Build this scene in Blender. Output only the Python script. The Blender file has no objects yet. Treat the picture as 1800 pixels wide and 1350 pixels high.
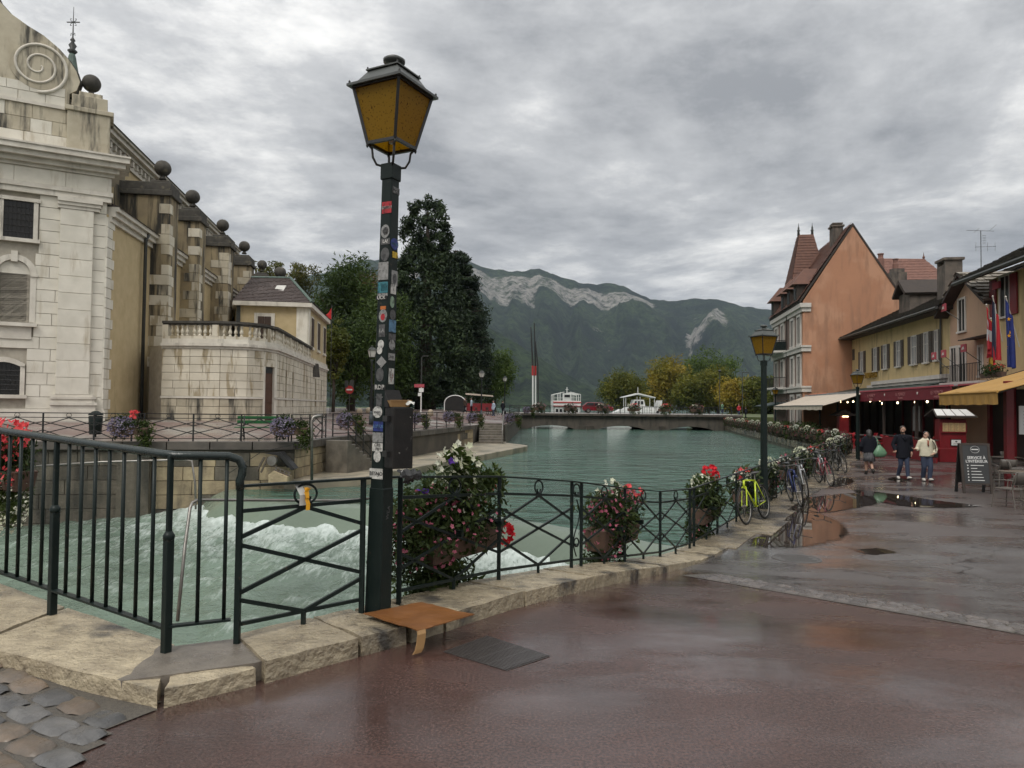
import bpy, math, random
import numpy as np
from mathutils import Vector, Matrix

# ------------------------------------------------------------------ camera, sky, sun, exposure
SC = bpy.context.scene
COL = SC.collection
R = math.radians
FPX, CAMZ, PITCH, ROLL = 1260.0, 1.6, math.atan(40 / 1260.0), 0.010
_f = Vector((0, math.cos(PITCH), math.sin(PITCH)))
_r0, _u0 = Vector((1, 0, 0)), Vector((0, -math.sin(PITCH), math.cos(PITCH)))
_up = _u0 * math.cos(ROLL) - _r0 * math.sin(ROLL)
_rt = _r0 * math.cos(ROLL) + _u0 * math.sin(ROLL)
cam_d = bpy.data.cameras.new('camera')
cam_d.sensor_width = 36.0
cam_d.lens = 36.0 * FPX / 1800.0
cam_d.clip_start = 0.05
cam_d.clip_end = 60000
cam = bpy.data.objects.new('camera', cam_d)
COL.objects.link(cam)
cam.matrix_world = Matrix(((_rt.x, _up.x, -_f.x, 0), (_rt.y, _up.y, -_f.y, 0), (_rt.z, _up.z, -_f.z, CAMZ), (0, 0, 0, 1)))
SC.camera = cam

SUN_EL, SUN_AZ = 52.0, 205.0          # soft overcast sun from behind the camera (azimuth measured from +Y clockwise)
world = bpy.data.worlds.new('World')
SC.world = world
world.use_nodes = True
wt = world.node_tree
wt.nodes.clear()
def wn(t, **k):
	n = wt.nodes.new(t)
	for a, b in k.items():
		setattr(n, a, b)
	return n
wout = wn('ShaderNodeOutputWorld')
sky = wn('ShaderNodeTexSky', sky_type='NISHITA', sun_disc=False, sun_elevation=R(SUN_EL), sun_rotation=R(SUN_AZ))
bg_sky = wn('ShaderNodeBackground')
bg_sky.inputs['Strength'].default_value = 0.1
wt.links.new(sky.outputs[0], bg_sky.inputs['Color'])
tc = wn('ShaderNodeTexCoord')
sep = wn('ShaderNodeSeparateXYZ')
wt.links.new(tc.outputs['Generated'], sep.inputs[0])
def wmath(op, a, b=None, clamp=False):
	n = wn('ShaderNodeMath', operation=op, use_clamp=clamp)
	for i, v in enumerate((a, b)):
		if v is None:
			continue
		if isinstance(v, (int, float)):
			n.inputs[i].default_value = v
		else:
			wt.links.new(v, n.inputs[i])
	return n.outputs[0]
zc = wmath('MAXIMUM', sep.outputs['Z'], 0.0)
den = wmath('ADD', zc, 0.10)
comb = wn('ShaderNodeCombineXYZ')
wt.links.new(wmath('DIVIDE', sep.outputs['X'], den), comb.inputs[0])
wt.links.new(wmath('DIVIDE', sep.outputs['Y'], den), comb.inputs[1])
comb.inputs[2].default_value = 3.7
nz1 = wn('ShaderNodeTexNoise')
nz1.inputs['Scale'].default_value = 0.62
nz1.inputs['Detail'].default_value = 9
nz1.inputs['Roughness'].default_value = 0.6
nz1.inputs['Distortion'].default_value = 0.35
wt.links.new(comb.outputs[0], nz1.inputs['Vector'])
nz2 = wn('ShaderNodeTexNoise')
nz2.inputs['Scale'].default_value = 1.9
nz2.inputs['Detail'].default_value = 8
nz2.inputs['Roughness'].default_value = 0.68
wt.links.new(comb.outputs[0], nz2.inputs['Vector'])
cl = wmath('ADD', wmath('MULTIPLY', nz1.outputs[0], 0.72), wmath('MULTIPLY', nz2.outputs[0], 0.28))
rampw = wn('ShaderNodeValToRGB')
rampw.color_ramp.elements[0].position = 0.395
rampw.color_ramp.elements[0].color = (0.23, 0.236, 0.246, 1)
rampw.color_ramp.elements[1].position = 0.605
rampw.color_ramp.elements[1].color = (0.94, 0.925, 0.885, 1)
e = rampw.color_ramp.elements.new(0.49)
e.color = (0.44, 0.443, 0.445, 1)
wt.links.new(cl, rampw.inputs[0])
bg_cl = wn('ShaderNodeBackground')
wt.links.new(rampw.outputs[0], bg_cl.inputs['Color'])
# CIE overcast luminance: three times as bright overhead as at the horizon
wt.links.new(wmath('ADD', wmath('MULTIPLY', zc, 1.65), 0.90), bg_cl.inputs['Strength'])
mixw = wn('ShaderNodeMixShader')
mixw.inputs[0].default_value = 0.97
wt.links.new(bg_sky.outputs[0], mixw.inputs[1])
wt.links.new(bg_cl.outputs[0], mixw.inputs[2])
wt.links.new(mixw.outputs[0], wout.inputs['Surface'])

sun_d = bpy.data.lights.new('sun', 'SUN')
sun_d.energy = 1.6
sun_d.angle = R(25)
sun_d.color = (1.0, 0.96, 0.9)
sun = bpy.data.objects.new('sun', sun_d)
COL.objects.link(sun)
_sd = Vector((math.sin(R(SUN_AZ)) * math.cos(R(SUN_EL)), math.cos(R(SUN_AZ)) * math.cos(R(SUN_EL)), math.sin(R(SUN_EL))))
sun.rotation_euler = _sd.to_track_quat('Z', 'Y').to_euler()

SC.view_settings.view_transform = 'Standard'
SC.view_settings.look = 'None'
SC.view_settings.exposure = 0.0
SC.view_settings.gamma = 1.0
SC.view_settings.use_curve_mapping = False
SC.render.engine = 'CYCLES'
cy = SC.cycles
cy.use_denoising = True
cy.use_adaptive_sampling = True
cy.adaptive_threshold = 0.025
cy.max_bounces = 6
cy.diffuse_bounces = 2
cy.glossy_bounces = 3
cy.transmission_bounces = 4
cy.transparent_max_bounces = 8
cy.volume_bounces = 0
cy.caustics_reflective = False
cy.caustics_refractive = False
cy.sample_clamp_indirect = 4.0

# ------------------------------------------------------------------ survey helpers: a photo pixel seen at a known depth or height
def ray(u, v):
	return (_f + _rt * ((u - 900) / FPX) + _up * ((675 - v) / FPX))
def at(u, v, Y):
	d = ray(u, v)
	t = Y / d.y
	return Vector((d.x * t, Y, CAMZ + d.z * t))
def onz(u, v, z):
	d = ray(u, v)
	t = (z - CAMZ) / d.z
	return Vector((d.x * t, d.y * t, z))
def sst(t):
	t = min(1.0, max(0.0, t))
	return t * t * (3 - 2 * t)
def road_z(x, y):
	z = -0.66 * sst((0.95 * y + 0.3 * x - 4.0) / 8.0)
	s = -(x + 2.3) * 0.866 + (y - 4.0) * 0.5
	if y < 9 and s > 0 and x < 0:
		z = z * max(0.0, 1 - s) + 0.05 * s
	return z
def onroad(u, v):
	z = 0.0
	for _ in range(25):
		p = onz(u, v, z)
		z += 0.6 * (road_z(p.x, p.y) - z)
	return Vector((p.x, p.y, road_z(p.x, p.y)))

# ------------------------------------------------------------------ mesh builder
class MB:
	def __init__(s):
		s.v, s.f = [], []
	def add(s, vs, fs):
		o = len(s.v)
		s.v.extend([tuple(p) for p in vs])
		s.f.extend([tuple(i + o for i in f) for f in fs])
		return s
	def box(s, x0, x1, y0, y1, z0, z1):
		return s.add([(x0, y0, z0), (x1, y0, z0), (x1, y1, z0), (x0, y1, z0), (x0, y0, z1), (x1, y0, z1), (x1, y1, z1), (x0, y1, z1)],
					 [(0, 3, 2, 1), (4, 5, 6, 7), (0, 1, 5, 4), (1, 2, 6, 5), (2, 3, 7, 6), (3, 0, 4, 7)])
	def frustum(s, c, a, b, z0, z1, rot=0.0, a2=None, b2=None):
		a2 = a if a2 is None else a2
		b2 = b if b2 is None else b2
		cs, sn = math.cos(rot), math.sin(rot)
		vs = []
		for (w, h, z) in ((a, b, z0), (a2, b2, z1)):
			for sx, sy in ((-1, -1), (1, -1), (1, 1), (-1, 1)):
				x, y = sx * w, sy * h
				vs.append((c[0] + x * cs - y * sn, c[1] + x * sn + y * cs, z))
		return s.add(vs, [(0, 3, 2, 1), (4, 5, 6, 7), (0, 1, 5, 4), (1, 2, 6, 5), (2, 3, 7, 6), (3, 0, 4, 7)])
	def beam(s, p, q, w, h=None, up=(0, 0, 1)):
		h = w if h is None else h
		p, q = Vector(p), Vector(q)
		d = (q - p).normalized()
		u = Vector(up)
		if abs(d.dot(u)) > 0.98:
			u = Vector((0, 1, 0))
		x = d.cross(u).normalized()
		z = x.cross(d).normalized()
		vs = []
		for c in (p, q):
			for a, b in ((-1, -1), (1, -1), (1, 1), (-1, 1)):
				vs.append(c + x * (a * w / 2) + z * (b * h / 2))
		return s.add(vs, [(0, 1, 2, 3), (7, 6, 5, 4), (0, 4, 5, 1), (1, 5, 6, 2), (2, 6, 7, 3), (3, 7, 4, 0)])
	def tube(s, pts, r, n=8, closed=False, r2=None):
		pts = [Vector(p) for p in pts]
		m = len(pts)
		rs = r if isinstance(r, (list, tuple)) else [r] * m
		o = len(s.v)
		prev = None
		for i, p in enumerate(pts):
			if closed:
				d = pts[(i + 1) % m] - pts[i - 1]
			else:
				d = pts[min(i + 1, m - 1)] - pts[max(i - 1, 0)]
			d = d.normalized() if d.length > 1e-9 else Vector((0, 0, 1))
			if prev is None:
				a = d.cross(Vector((0, 0, 1)))
				if a.length < 0.05:
					a = d.cross(Vector((0, 1, 0)))
			else:
				a = prev - d * prev.dot(d)
			a.normalize()
			prev = a
			b = d.cross(a)
			for k in range(n):
				t = 2 * math.pi * k / n
				s.v.append(tuple(p + (a * math.cos(t) + b * math.sin(t)) * rs[i]))
		for i in range(m if closed else m - 1):
			j = (i + 1) % m
			for k in range(n):
				l = (k + 1) % n
				s.f.append((o + i * n + k, o + i * n + l, o + j * n + l, o + j * n + k))
		if not closed:
			s.f.append(tuple(o + k for k in reversed(range(n))))
			s.f.append(tuple(o + (m - 1) * n + k for k in range(n)))
		return s
	def lathe(s, prof, n=16, c=(0, 0, 0)):
		o = len(s.v)
		for (r, z) in prof:
			for k in range(n):
				t = 2 * math.pi * k / n
				s.v.append((c[0] + r * math.cos(t), c[1] + r * math.sin(t), c[2] + z))
		for i in range(len(prof) - 1):
			for k in range(n):
				l = (k + 1) % n
				s.f.append((o + i * n + k, o + i * n + l, o + (i + 1) * n + l, o + (i + 1) * n + k))
		s.f.append(tuple(o + k for k in reversed(range(n))))
		s.f.append(tuple(o + (len(prof) - 1) * n + k for k in range(n)))
		return s
	def prism(s, poly, ext):
		"""poly: 3D points, extruded along vector ext"""
		n = len(poly)
		e = Vector(ext)
		vs = [Vector(p) for p in poly] + [Vector(p) + e for p in poly]
		fs = [tuple(reversed(range(n))), tuple(range(n, 2 * n))]
		fs += [(i, (i + 1) % n, n + (i + 1) % n, n + i) for i in range(n)]
		return s.add(vs, fs)
	def grid(s, P):
		"""P[i][j] points"""
		o = len(s.v)
		a, b = len(P), len(P[0])
		for row in P:
			s.v.extend([tuple(p) for p in row])
		for i in range(a - 1):
			for j in range(b - 1):
				s.f.append((o + i * b + j, o + (i + 1) * b + j, o + (i + 1) * b + j + 1, o + i * b + j + 1))
		return s
	def mesh(s, name):
		m = bpy.data.meshes.new(name)
		m.from_pydata(s.v, [], s.f)
		m.update()
		return m

def obj(name, mb, material, parent=None, smooth=False, bevel=0.0, loc=None, rot=None, scale=None, fix=True, segs=1):
	m = mb.mesh(name) if isinstance(mb, MB) else mb
	if isinstance(mb, MB):
		if fix:
			import bmesh
			bm = bmesh.new()
			bm.from_mesh(m)
			bmesh.ops.recalc_face_normals(bm, faces=bm.faces)
			bm.to_mesh(m)
			bm.free()
		if material is not None:
			m.materials.append(material)
		if smooth:
			m.polygons.foreach_set('use_smooth', [True] * len(m.polygons))
	o = bpy.data.objects.new(name, m)
	COL.objects.link(o)
	if parent is not None:
		o.parent = parent
	if loc is not None:
		o.location = loc
	if rot is not None:
		o.rotation_euler = rot
	if scale is not None:
		o.scale = scale
	if bevel > 0:
		b = o.modifiers.new('bevel', 'BEVEL')
		b.width = bevel
		b.segments = segs
		b.limit_method = 'ANGLE'
		b.angle_limit = R(40)
	if smooth == 'auto':
		pass
	return o
def tag(o, label=None, cat=None, group=None, kind=None):
	if label:
		o['label'] = label
	if cat:
		o['category'] = cat
	if group:
		o['group'] = group
	if kind:
		o['kind'] = kind
	return o
def thing(name, label, cat, loc=(0, 0, 0), rotz=0.0, group=None):
	o = bpy.data.objects.new(name, None)
	COL.objects.link(o)
	o.location = loc
	o.rotation_euler = (0, 0, rotz)
	o.empty_display_size = 0.2
	return tag(o, label, cat, group)
def copy_tree(o, parent=None):
	c = o.copy()
	COL.objects.link(c)
	c.parent = parent
	for ch in o.children:
		copy_tree(ch, c)
	return c

# ------------------------------------------------------------------ materials
_MATS = {}
def mat(name, c, c2=None, scale=3.0, rough=0.7, bump=0.15, bscale=40.0, metal=0.0, spec=0.5, streak=None, rnd=0.0, coat=0.0,
		blotch=None, emit=None, bdist=0.01, squash=(1, 1, 1), rvar=0.0, blotch2=None):
	if name in _MATS:
		return _MATS[name]
	m = bpy.data.materials.new(name)
	m.use_nodes = True
	nt = m.node_tree
	L = nt.links.new
	b = nt.nodes['Principled BSDF']
	b.inputs['Roughness'].default_value = rough
	b.inputs['Metallic'].default_value = metal
	b.inputs['Specular IOR Level'].default_value = spec
	b.inputs['Coat Weight'].default_value = coat
	b.inputs['Coat Roughness'].default_value = 0.15
	g = nt.nodes.new('ShaderNodeNewGeometry')
	pos = g.outputs['Position']
	def noise(sc, det=5, vec=None, rgh=0.55):
		n = nt.nodes.new('ShaderNodeTexNoise')
		n.inputs['Scale'].default_value = sc
		n.inputs['Detail'].default_value = det
		n.inputs['Roughness'].default_value = rgh
		L(vec or pos, n.inputs['Vector'])
		return n.outputs['Fac']
	def vmul(s):
		n = nt.nodes.new('ShaderNodeVectorMath')
		n.operation = 'MULTIPLY'
		L(pos, n.inputs[0])
		n.inputs[1].default_value = s
		return n.outputs[0]
	def ramp(fac, a, b_):
		n = nt.nodes.new('ShaderNodeMapRange')
		n.inputs[1].default_value = a
		n.inputs[2].default_value = b_
		L(fac, n.inputs[0])
		return n.outputs[0]
	def mixc(fac, A, B):
		n = nt.nodes.new('ShaderNodeMix')
		n.data_type = 'RGBA'
		L(fac, n.inputs[0])
		for i, v in ((6, A), (7, B)):
			if isinstance(v, tuple):
				n.inputs[i].default_value = (*v, 1)
			else:
				L(v, n.inputs[i])
		return n.outputs[2]
	c2 = c2 or tuple(x * 0.75 for x in c)
	v0 = vmul(squash) if squash != (1, 1, 1) else None
	col = mixc(ramp(noise(scale, 6, v0), 0.32, 0.68), c, c2)
	if blotch:
		bc, bs, lo, hi = blotch
		col = mixc(ramp(noise(bs, 4), lo, hi), col, bc)
	if blotch2:
		bc, bs, lo, hi = blotch2
		col = mixc(ramp(noise(bs, 6, None, 0.7), lo, hi), col, bc)
	if streak:
		dc, lo, hi = streak[:3]
		sz = streak[3] if len(streak) > 3 else 0.25
		col = mixc(ramp(noise(1.6, 6, vmul((1.3, 1.3, sz)), 0.6), lo, hi), col, dc)
	if rnd:
		oi = nt.nodes.new('ShaderNodeObjectInfo')
		h = nt.nodes.new('ShaderNodeHueSaturation')
		L(ramp(oi.outputs['Random'], 0, 1), h.inputs['Value'])
		mr = h.inputs['Value'].links[0].from_node
		mr.inputs[3].default_value = 1 - rnd
		mr.inputs[4].default_value = 1 + rnd
		L(col, h.inputs['Color'])
		col = h.outputs[0]
	L(col, b.inputs['Base Color'])
	if rvar:
		r_ = ramp(noise(scale * 0.7, 4), 0.3, 0.7)
		n = r_.node
		n.inputs[3].default_value = max(0.02, rough - rvar)
		n.inputs[4].default_value = rough + rvar
		L(r_, b.inputs['Roughness'])
	if bump:
		bn = nt.nodes.new('ShaderNodeBump')
		bn.inputs['Strength'].default_value = bump
		bn.inputs['Distance'].default_value = bdist
		L(noise(bscale, 4), bn.inputs['Height'])
		L(bn.outputs[0], b.inputs['Normal'])
	if emit:
		b.inputs['Emission Color'].default_value = (*emit[0], 1)
		b.inputs['Emission Strength'].default_value = emit[1]
	_MATS[name] = m
	return m
def leafmat(name, c1, c2, c3, trans=0.25, nscale=0.5):
	if name in _MATS:
		return _MATS[name]
	m = bpy.data.materials.new(name)
	m.use_nodes = True
	nt = m.node_tree
	L = nt.links.new
	b = nt.nodes['Principled BSDF']
	b.inputs['Roughness'].default_value = 0.6
	b.inputs['Specular IOR Level'].default_value = 0.25
	g = nt.nodes.new('ShaderNodeNewGeometry')
	mx = nt.nodes.new('ShaderNodeMix')
	mx.data_type = 'RGBA'
	mx.inputs[6].default_value = (*c1, 1)
	mx.inputs[7].default_value = (*c2, 1)
	L(g.outputs['Random Per Island'], mx.inputs[0])
	n = nt.nodes.new('ShaderNodeTexNoise')
	n.inputs['Scale'].default_value = nscale
	n.inputs['Detail'].default_value = 3
	L(g.outputs['Position'], n.inputs['Vector'])
	mr = nt.nodes.new('ShaderNodeMapRange')
	mr.inputs[1].default_value = 0.42
	mr.inputs[2].default_value = 0.66
	L(n.outputs['Fac'], mr.inputs[0])
	m2 = nt.nodes.new('ShaderNodeMix')
	m2.data_type = 'RGBA'
	L(mr.outputs[0], m2.inputs[0])
	L(mx.outputs[2], m2.inputs[6])
	m2.inputs[7].default_value = (*c3, 1)
	L(m2.outputs[2], b.inputs['Base Color'])
	tr = nt.nodes.new('ShaderNodeBsdfTranslucent')
	L(m2.outputs[2], tr.inputs['Color'])
	ms = nt.nodes.new('ShaderNodeMixShader')
	ms.inputs[0].default_value = trans
	L(b.outputs[0], ms.inputs[1])
	L(tr.outputs[0], ms.inputs[2])
	L(ms.outputs[0], nt.nodes['Material Output'].inputs['Surface'])
	_MATS[name] = m
	return m
def glassmat(name, c, rough=0.05, spec=0.6):
	return mat(name, c, c, rough=rough, bump=0.03, bscale=4, spec=spec)
def text(body, size, material, parent=None, loc=(0, 0, 0), rot=(0, 0, 0), ext=0.002, name='lettering', align='CENTER', bold=False, sx=1.0):
	cu = bpy.data.curves.new(name, 'FONT')
	cu.body = body
	cu.size = size
	cu.align_x = align
	cu.align_y = 'CENTER'
	cu.extrude = ext
	cu.resolution_u = 3
	if bold:
		cu.offset = size * 0.018
	cu.materials.append(material)
	tmp = bpy.data.objects.new(name, cu)
	me = bpy.data.meshes.new_from_object(tmp)
	bpy.data.objects.remove(tmp)
	if not me.materials:
		me.materials.append(material)
	o = bpy.data.objects.new(name, me)
	COL.objects.link(o)
	o.parent = parent
	o.location = loc
	o.rotation_euler = rot
	o.scale = (sx, 1, 1)
	return o
# ------------------------------------------------------------------ the setting
from mathutils import noise as mnoise
rg = random.Random(11)
def fbm(x, y, z=0.0, o=4):
	return mnoise.fractal(Vector((x, y, z)), 1.0, 2.0, o)

M_STONE = mat('kerb_limestone', (0.42, 0.355, 0.245), (0.26, 0.215, 0.15), 7, 0.32, 0.8, 26, rnd=0.14, blotch=((0.07, 0.064, 0.055), 1.7, 0.55, 0.66), bdist=0.03, rvar=0.22, blotch2=((0.17, 0.14, 0.10), 9, 0.58, 0.70))
M_STONE2 = mat('wet_promenade_kerb', (0.27, 0.225, 0.155), (0.15, 0.125, 0.095), 3, 0.22, 0.6, 26, rnd=0.2, blotch=((0.05, 0.045, 0.04), 1.1, 0.46, 0.60), bdist=0.03, rvar=0.15)
M_MORTAR = mat('wet_cement', (0.20, 0.175, 0.145), (0.12, 0.105, 0.09), 6, 0.35, 0.5, 60, rvar=0.15)
M_COBBLE = mat('wet_cobble', (0.115, 0.11, 0.105), (0.07, 0.07, 0.07), 8, 0.30, 0.4, 50, rnd=0.35, rvar=0.12)
M_COBBLE2 = mat('tan_cobble', (0.155, 0.115, 0.082), (0.10, 0.085, 0.07), 8, 0.32, 0.4, 50, rnd=0.3, rvar=0.12)
M_BED = mat('sandy_joint', (0.12, 0.105, 0.085), (0.06, 0.055, 0.048), 60, 0.6, 0.8, 130)

def road_material():
	m = bpy.data.materials.new('wet_road')
	m.use_nodes = True
	nt = m.node_tree
	L = nt.links.new
	b = nt.nodes['Principled BSDF']
	g = nt.nodes.new('ShaderNodeNewGeometry')
	pos = g.outputs['Position']
	def N(t, **k):
		n = nt.nodes.new(t)
		for a, v in k.items():
			setattr(n, a, v)
		return n
	def noise(sc, det=4, vec=None, rgh=0.55):
		n = N('ShaderNodeTexNoise')
		n.inputs['Scale'].default_value = sc
		n.inputs['Detail'].default_value = det
		n.inputs['Roughness'].default_value = rgh
		L(vec or pos, n.inputs['Vector'])
		return n.outputs['Fac']
	def mr(f, a, b_, c=0.0, d=1.0):
		n = N('ShaderNodeMapRange')
		for i, v in ((1, a), (2, b_), (3, c), (4, d)):
			n.inputs[i].default_value = v
		L(f, n.inputs[0])
		return n.outputs[0]
	def mixc(f, A, B):
		n = N('ShaderNodeMix', data_type='RGBA')
		L(f, n.inputs[0]) if not isinstance(f, float) else None
		for i, v in ((6, A), (7, B)):
			if isinstance(v, tuple):
				n.inputs[i].default_value = (*v, 1)
			else:
				L(v, n.inputs[i])
		return n.outputs[2]
	def mth(op, a, b_):
		n = N('ShaderNodeMath', operation=op)
		for i, v in enumerate((a, b_)):
			if isinstance(v, (int, float)):
				n.inputs[i].default_value = v
			else:
				L(v, n.inputs[i])
		return n.outputs[0]
	brown = mixc(mr(noise(0.7, 5), 0.35, 0.65), (0.080, 0.043, 0.035), (0.053, 0.032, 0.027))
	grey = mixc(mr(noise(0.9, 5), 0.35, 0.65), (0.115, 0.108, 0.105), (0.078, 0.070, 0.068))
	tan_ = mixc(mr(noise(0.8, 5), 0.35, 0.65), (0.105, 0.088, 0.082), (0.07, 0.058, 0.055))
	dot = N('ShaderNodeVectorMath', operation='DOT_PRODUCT')
	L(pos, dot.inputs[0])
	dot.inputs[1].default_value = (STRIP_N[0], STRIP_N[1], 0)
	side = mr(dot.outputs['Value'], STRIP_C - 0.01, STRIP_C + 0.01)
	sepn = N('ShaderNodeSeparateXYZ')
	L(pos, sepn.inputs[0])
	wob = mth('ADD', sepn.outputs['Y'], mth('MULTIPLY', noise(0.5, 3), 3.0))
	far = mr(wob, 13.5, 14.5)
	col = mixc(side, brown, mixc(far, grey, tan_))
	# pale aggregate specks
	vor = N('ShaderNodeTexVoronoi')
	vor.inputs['Scale'].default_value = 85
	L(pos, vor.inputs['Vector'])
	speck = mr(vor.outputs['Distance'], 0.10, 0.20, 1.0, 0.0)
	pick = mr(noise(31, 2), 0.56, 0.66)
	col = mixc(mth('MULTIPLY', mth('MULTIPLY', speck, pick), 0.5), col, (0.34, 0.31, 0.29))
	gn = mr(noise(60, 3, None, 0.75), 0.38, 0.62, 0.5, 1.5)
	hs = N('ShaderNodeHueSaturation')
	L(gn, hs.inputs['Value'])
	L(col, hs.inputs['Color'])
	col = hs.outputs[0]
	# wandering cracks
	dv = N('ShaderNodeVectorMath', operation='ADD')
	nv = N('ShaderNodeTexNoise')
	nv.inputs['Scale'].default_value = 1.6
	nv.inputs['Detail'].default_value = 5
	L(pos, nv.inputs['Vector'])
	L(pos, dv.inputs[0])
	L(nv.outputs['Color'], dv.inputs[1])
	vc = N('ShaderNodeTexVoronoi', feature='DISTANCE_TO_EDGE')
	vc.inputs['Scale'].default_value = 0.33
	L(dv.outputs[0], vc.inputs['Vector'])
	crk = mth('MULTIPLY', mr(vc.outputs['Distance'], 0.003, 0.007, 1.0, 0.0), mr(noise(0.45, 2), 0.46, 0.54))
	col = mixc(mth('MULTIPLY', crk, side), col, (0.018, 0.014, 0.012))
	L(col, b.inputs['Base Color'])
	# wet film: stretches where it stands thicker are smoother
	sv = N('ShaderNodeVectorMath', operation='MULTIPLY')
	L(pos, sv.inputs[0])
	sv.inputs[1].default_value = (0.55, 1.15, 1)
	wet = mr(noise(0.85, 5, sv.outputs[0], 0.6), 0.40, 0.62)
	rough_b = mr(wet, 0, 1, 0.33, 0.09)
	rough_g = mr(wet, 0, 1, 0.36, 0.16)
	nmix = N('ShaderNodeMix', data_type='FLOAT')
	L(side, nmix.inputs[0])
	L(rough_b, nmix.inputs[2])
	L(rough_g, nmix.inputs[3])
	L(nmix.outputs[0], b.inputs['Roughness'])
	b.inputs['Specular IOR Level'].default_value = 0.5
	L(mr(wet, 0.1, 1, 0.0, 0.75), b.inputs['Coat Weight'])
	b.inputs['Coat Roughness'].default_value = 0.13
	b.inputs['Coat IOR'].default_value = 1.33
	cb = N('ShaderNodeBump')
	cb.inputs['Strength'].default_value = 0.12
	cb.inputs['Distance'].default_value = 0.02
	L(noise(9, 4), cb.inputs['Height'])
	L(cb.outputs[0], b.inputs['Coat Normal'])
	bn = N('ShaderNodeBump')
	bn.inputs['Distance'].default_value = 0.006
	L(mr(wet, 0, 1, 0.65, 0.20), bn.inputs['Strength'])
	L(mth('ADD', mth('MULTIPLY', noise(90, 3), 0.7), mth('MULTIPLY', noise(30, 3), 0.4)), bn.inputs['Height'])
	L(bn.outputs[0], b.inputs['Normal'])
	return m

# ---- bank line (under the riverside railing), from the foreground footbridge to the far bridge
BANK = [(-2.06 - 0.866 * 12, 4.35 + 0.5 * 12), (-2.06, 4.35), (-1.70, 4.52), (-1.03, 5.20), (-0.85, 5.45), (3.12, 11.9), (18.0, 38.0), (28.9, 97.0), (30.0, 110.0)]
def offset_line(pts, d):
	"""offset to the right hand side of travel by d, mitred"""
	out = []
	for i, p in enumerate(pts):
		ns = []
		for a, b in ((i - 1, i), (i, i + 1)):
			if a < 0 or b >= len(pts):
				continue
			t = Vector((pts[b][0] - pts[a][0], pts[b][1] - pts[a][1])).normalized()
			ns.append(Vector((t.y, -t.x)))
		n = (ns[0] + ns[-1]).normalized()
		k = 1.0 / max(0.5, n.dot(ns[0]))
		out.append((p[0] + n.x * d * k, p[1] + n.y * d * k))
	return out
def resample(pts, step):
	out = []
	for a, b in zip(pts[:-1], pts[1:]):
		a, b = Vector(a), Vector(b)
		n = max(1, int(round((b - a).length / step)))
		for k in range(n):
			out.append(tuple(a.lerp(b, k / n)))
	out.append(tuple(pts[-1]))
	return out
def kerb_h(x, y):
	return 0.13 - 0.105 * sst((y - 7.5) / 4.0)

# sett strip across the road: photo line (1230,1012) -> (1800,1112)
_sa, _sb = onroad(1235, 1012), onroad(1800, 1108)
_st = Vector((_sb.x - _sa.x, _sb.y - _sa.y)).normalized()
STRIP_N = (-_st.y, _st.x) if _st.x > 0 else (_st.y, -_st.x)
STRIP_C = _sa.x * STRIP_N[0] + _sa.y * STRIP_N[1] + 0.10
M_ROAD = road_material()

EIN = offset_line(BANK, 0.30)
outer = {0: (-17.0, 1.0), 1: (-4.6, -2.0), 2: (-2.0, -4), 3: (3, -6), 4: (7, -6), 5: (30, -2), 6: (62, 20), 7: (80, 97), 8: (80, 110)}
mb = MB()
rows = []
for i in range(len(EIN) - 1):
	a, b = Vector(EIN[i]), Vector(EIN[i + 1])
	oa, ob = Vector(outer[i]), Vector(outer[i + 1])
	n = max(1, int((b - a).length / 0.45)) if i < 5 else max(6, int((b - a).length / 3))
	for k in range(n):
		rows.append((a.lerp(b, k / n), oa.lerp(ob, k / n)))
rows.append((Vector(EIN[-1]), Vector(outer[8])))
P = []
for a, o in rows:
	line = []
	for j in range(49):
		t = (j / 48.0) ** 1.8
		p = a.lerp(o, t)
		line.append((p.x, p.y, road_z(p.x, p.y)))
	P.append(line)
mb.grid(P)
tag(obj('road', mb, M_ROAD, smooth=True), kind='structure')

# ---- embankment wall under the kerb (right bank and footbridge abutment)
M_EMBANK = mat('mossy_embankment', (0.16, 0.155, 0.12), (0.08, 0.085, 0.06), 1.2, 0.7, 0.6, 12, streak=((0.03, 0.035, 0.025), 0.45, 0.7))
EOUT = offset_line(BANK, -0.12)
mb = MB()
line = resample(EOUT[1:], 1.0)
P = [[(x, y, road_z(x, y) + kerb_h(x, y) - 0.20) for x, y in line], [(x, y, -3.2) for x, y in line]]
mb.grid(P)
tag(obj('embankment_wall', mb, M_EMBANK), kind='structure')

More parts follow.
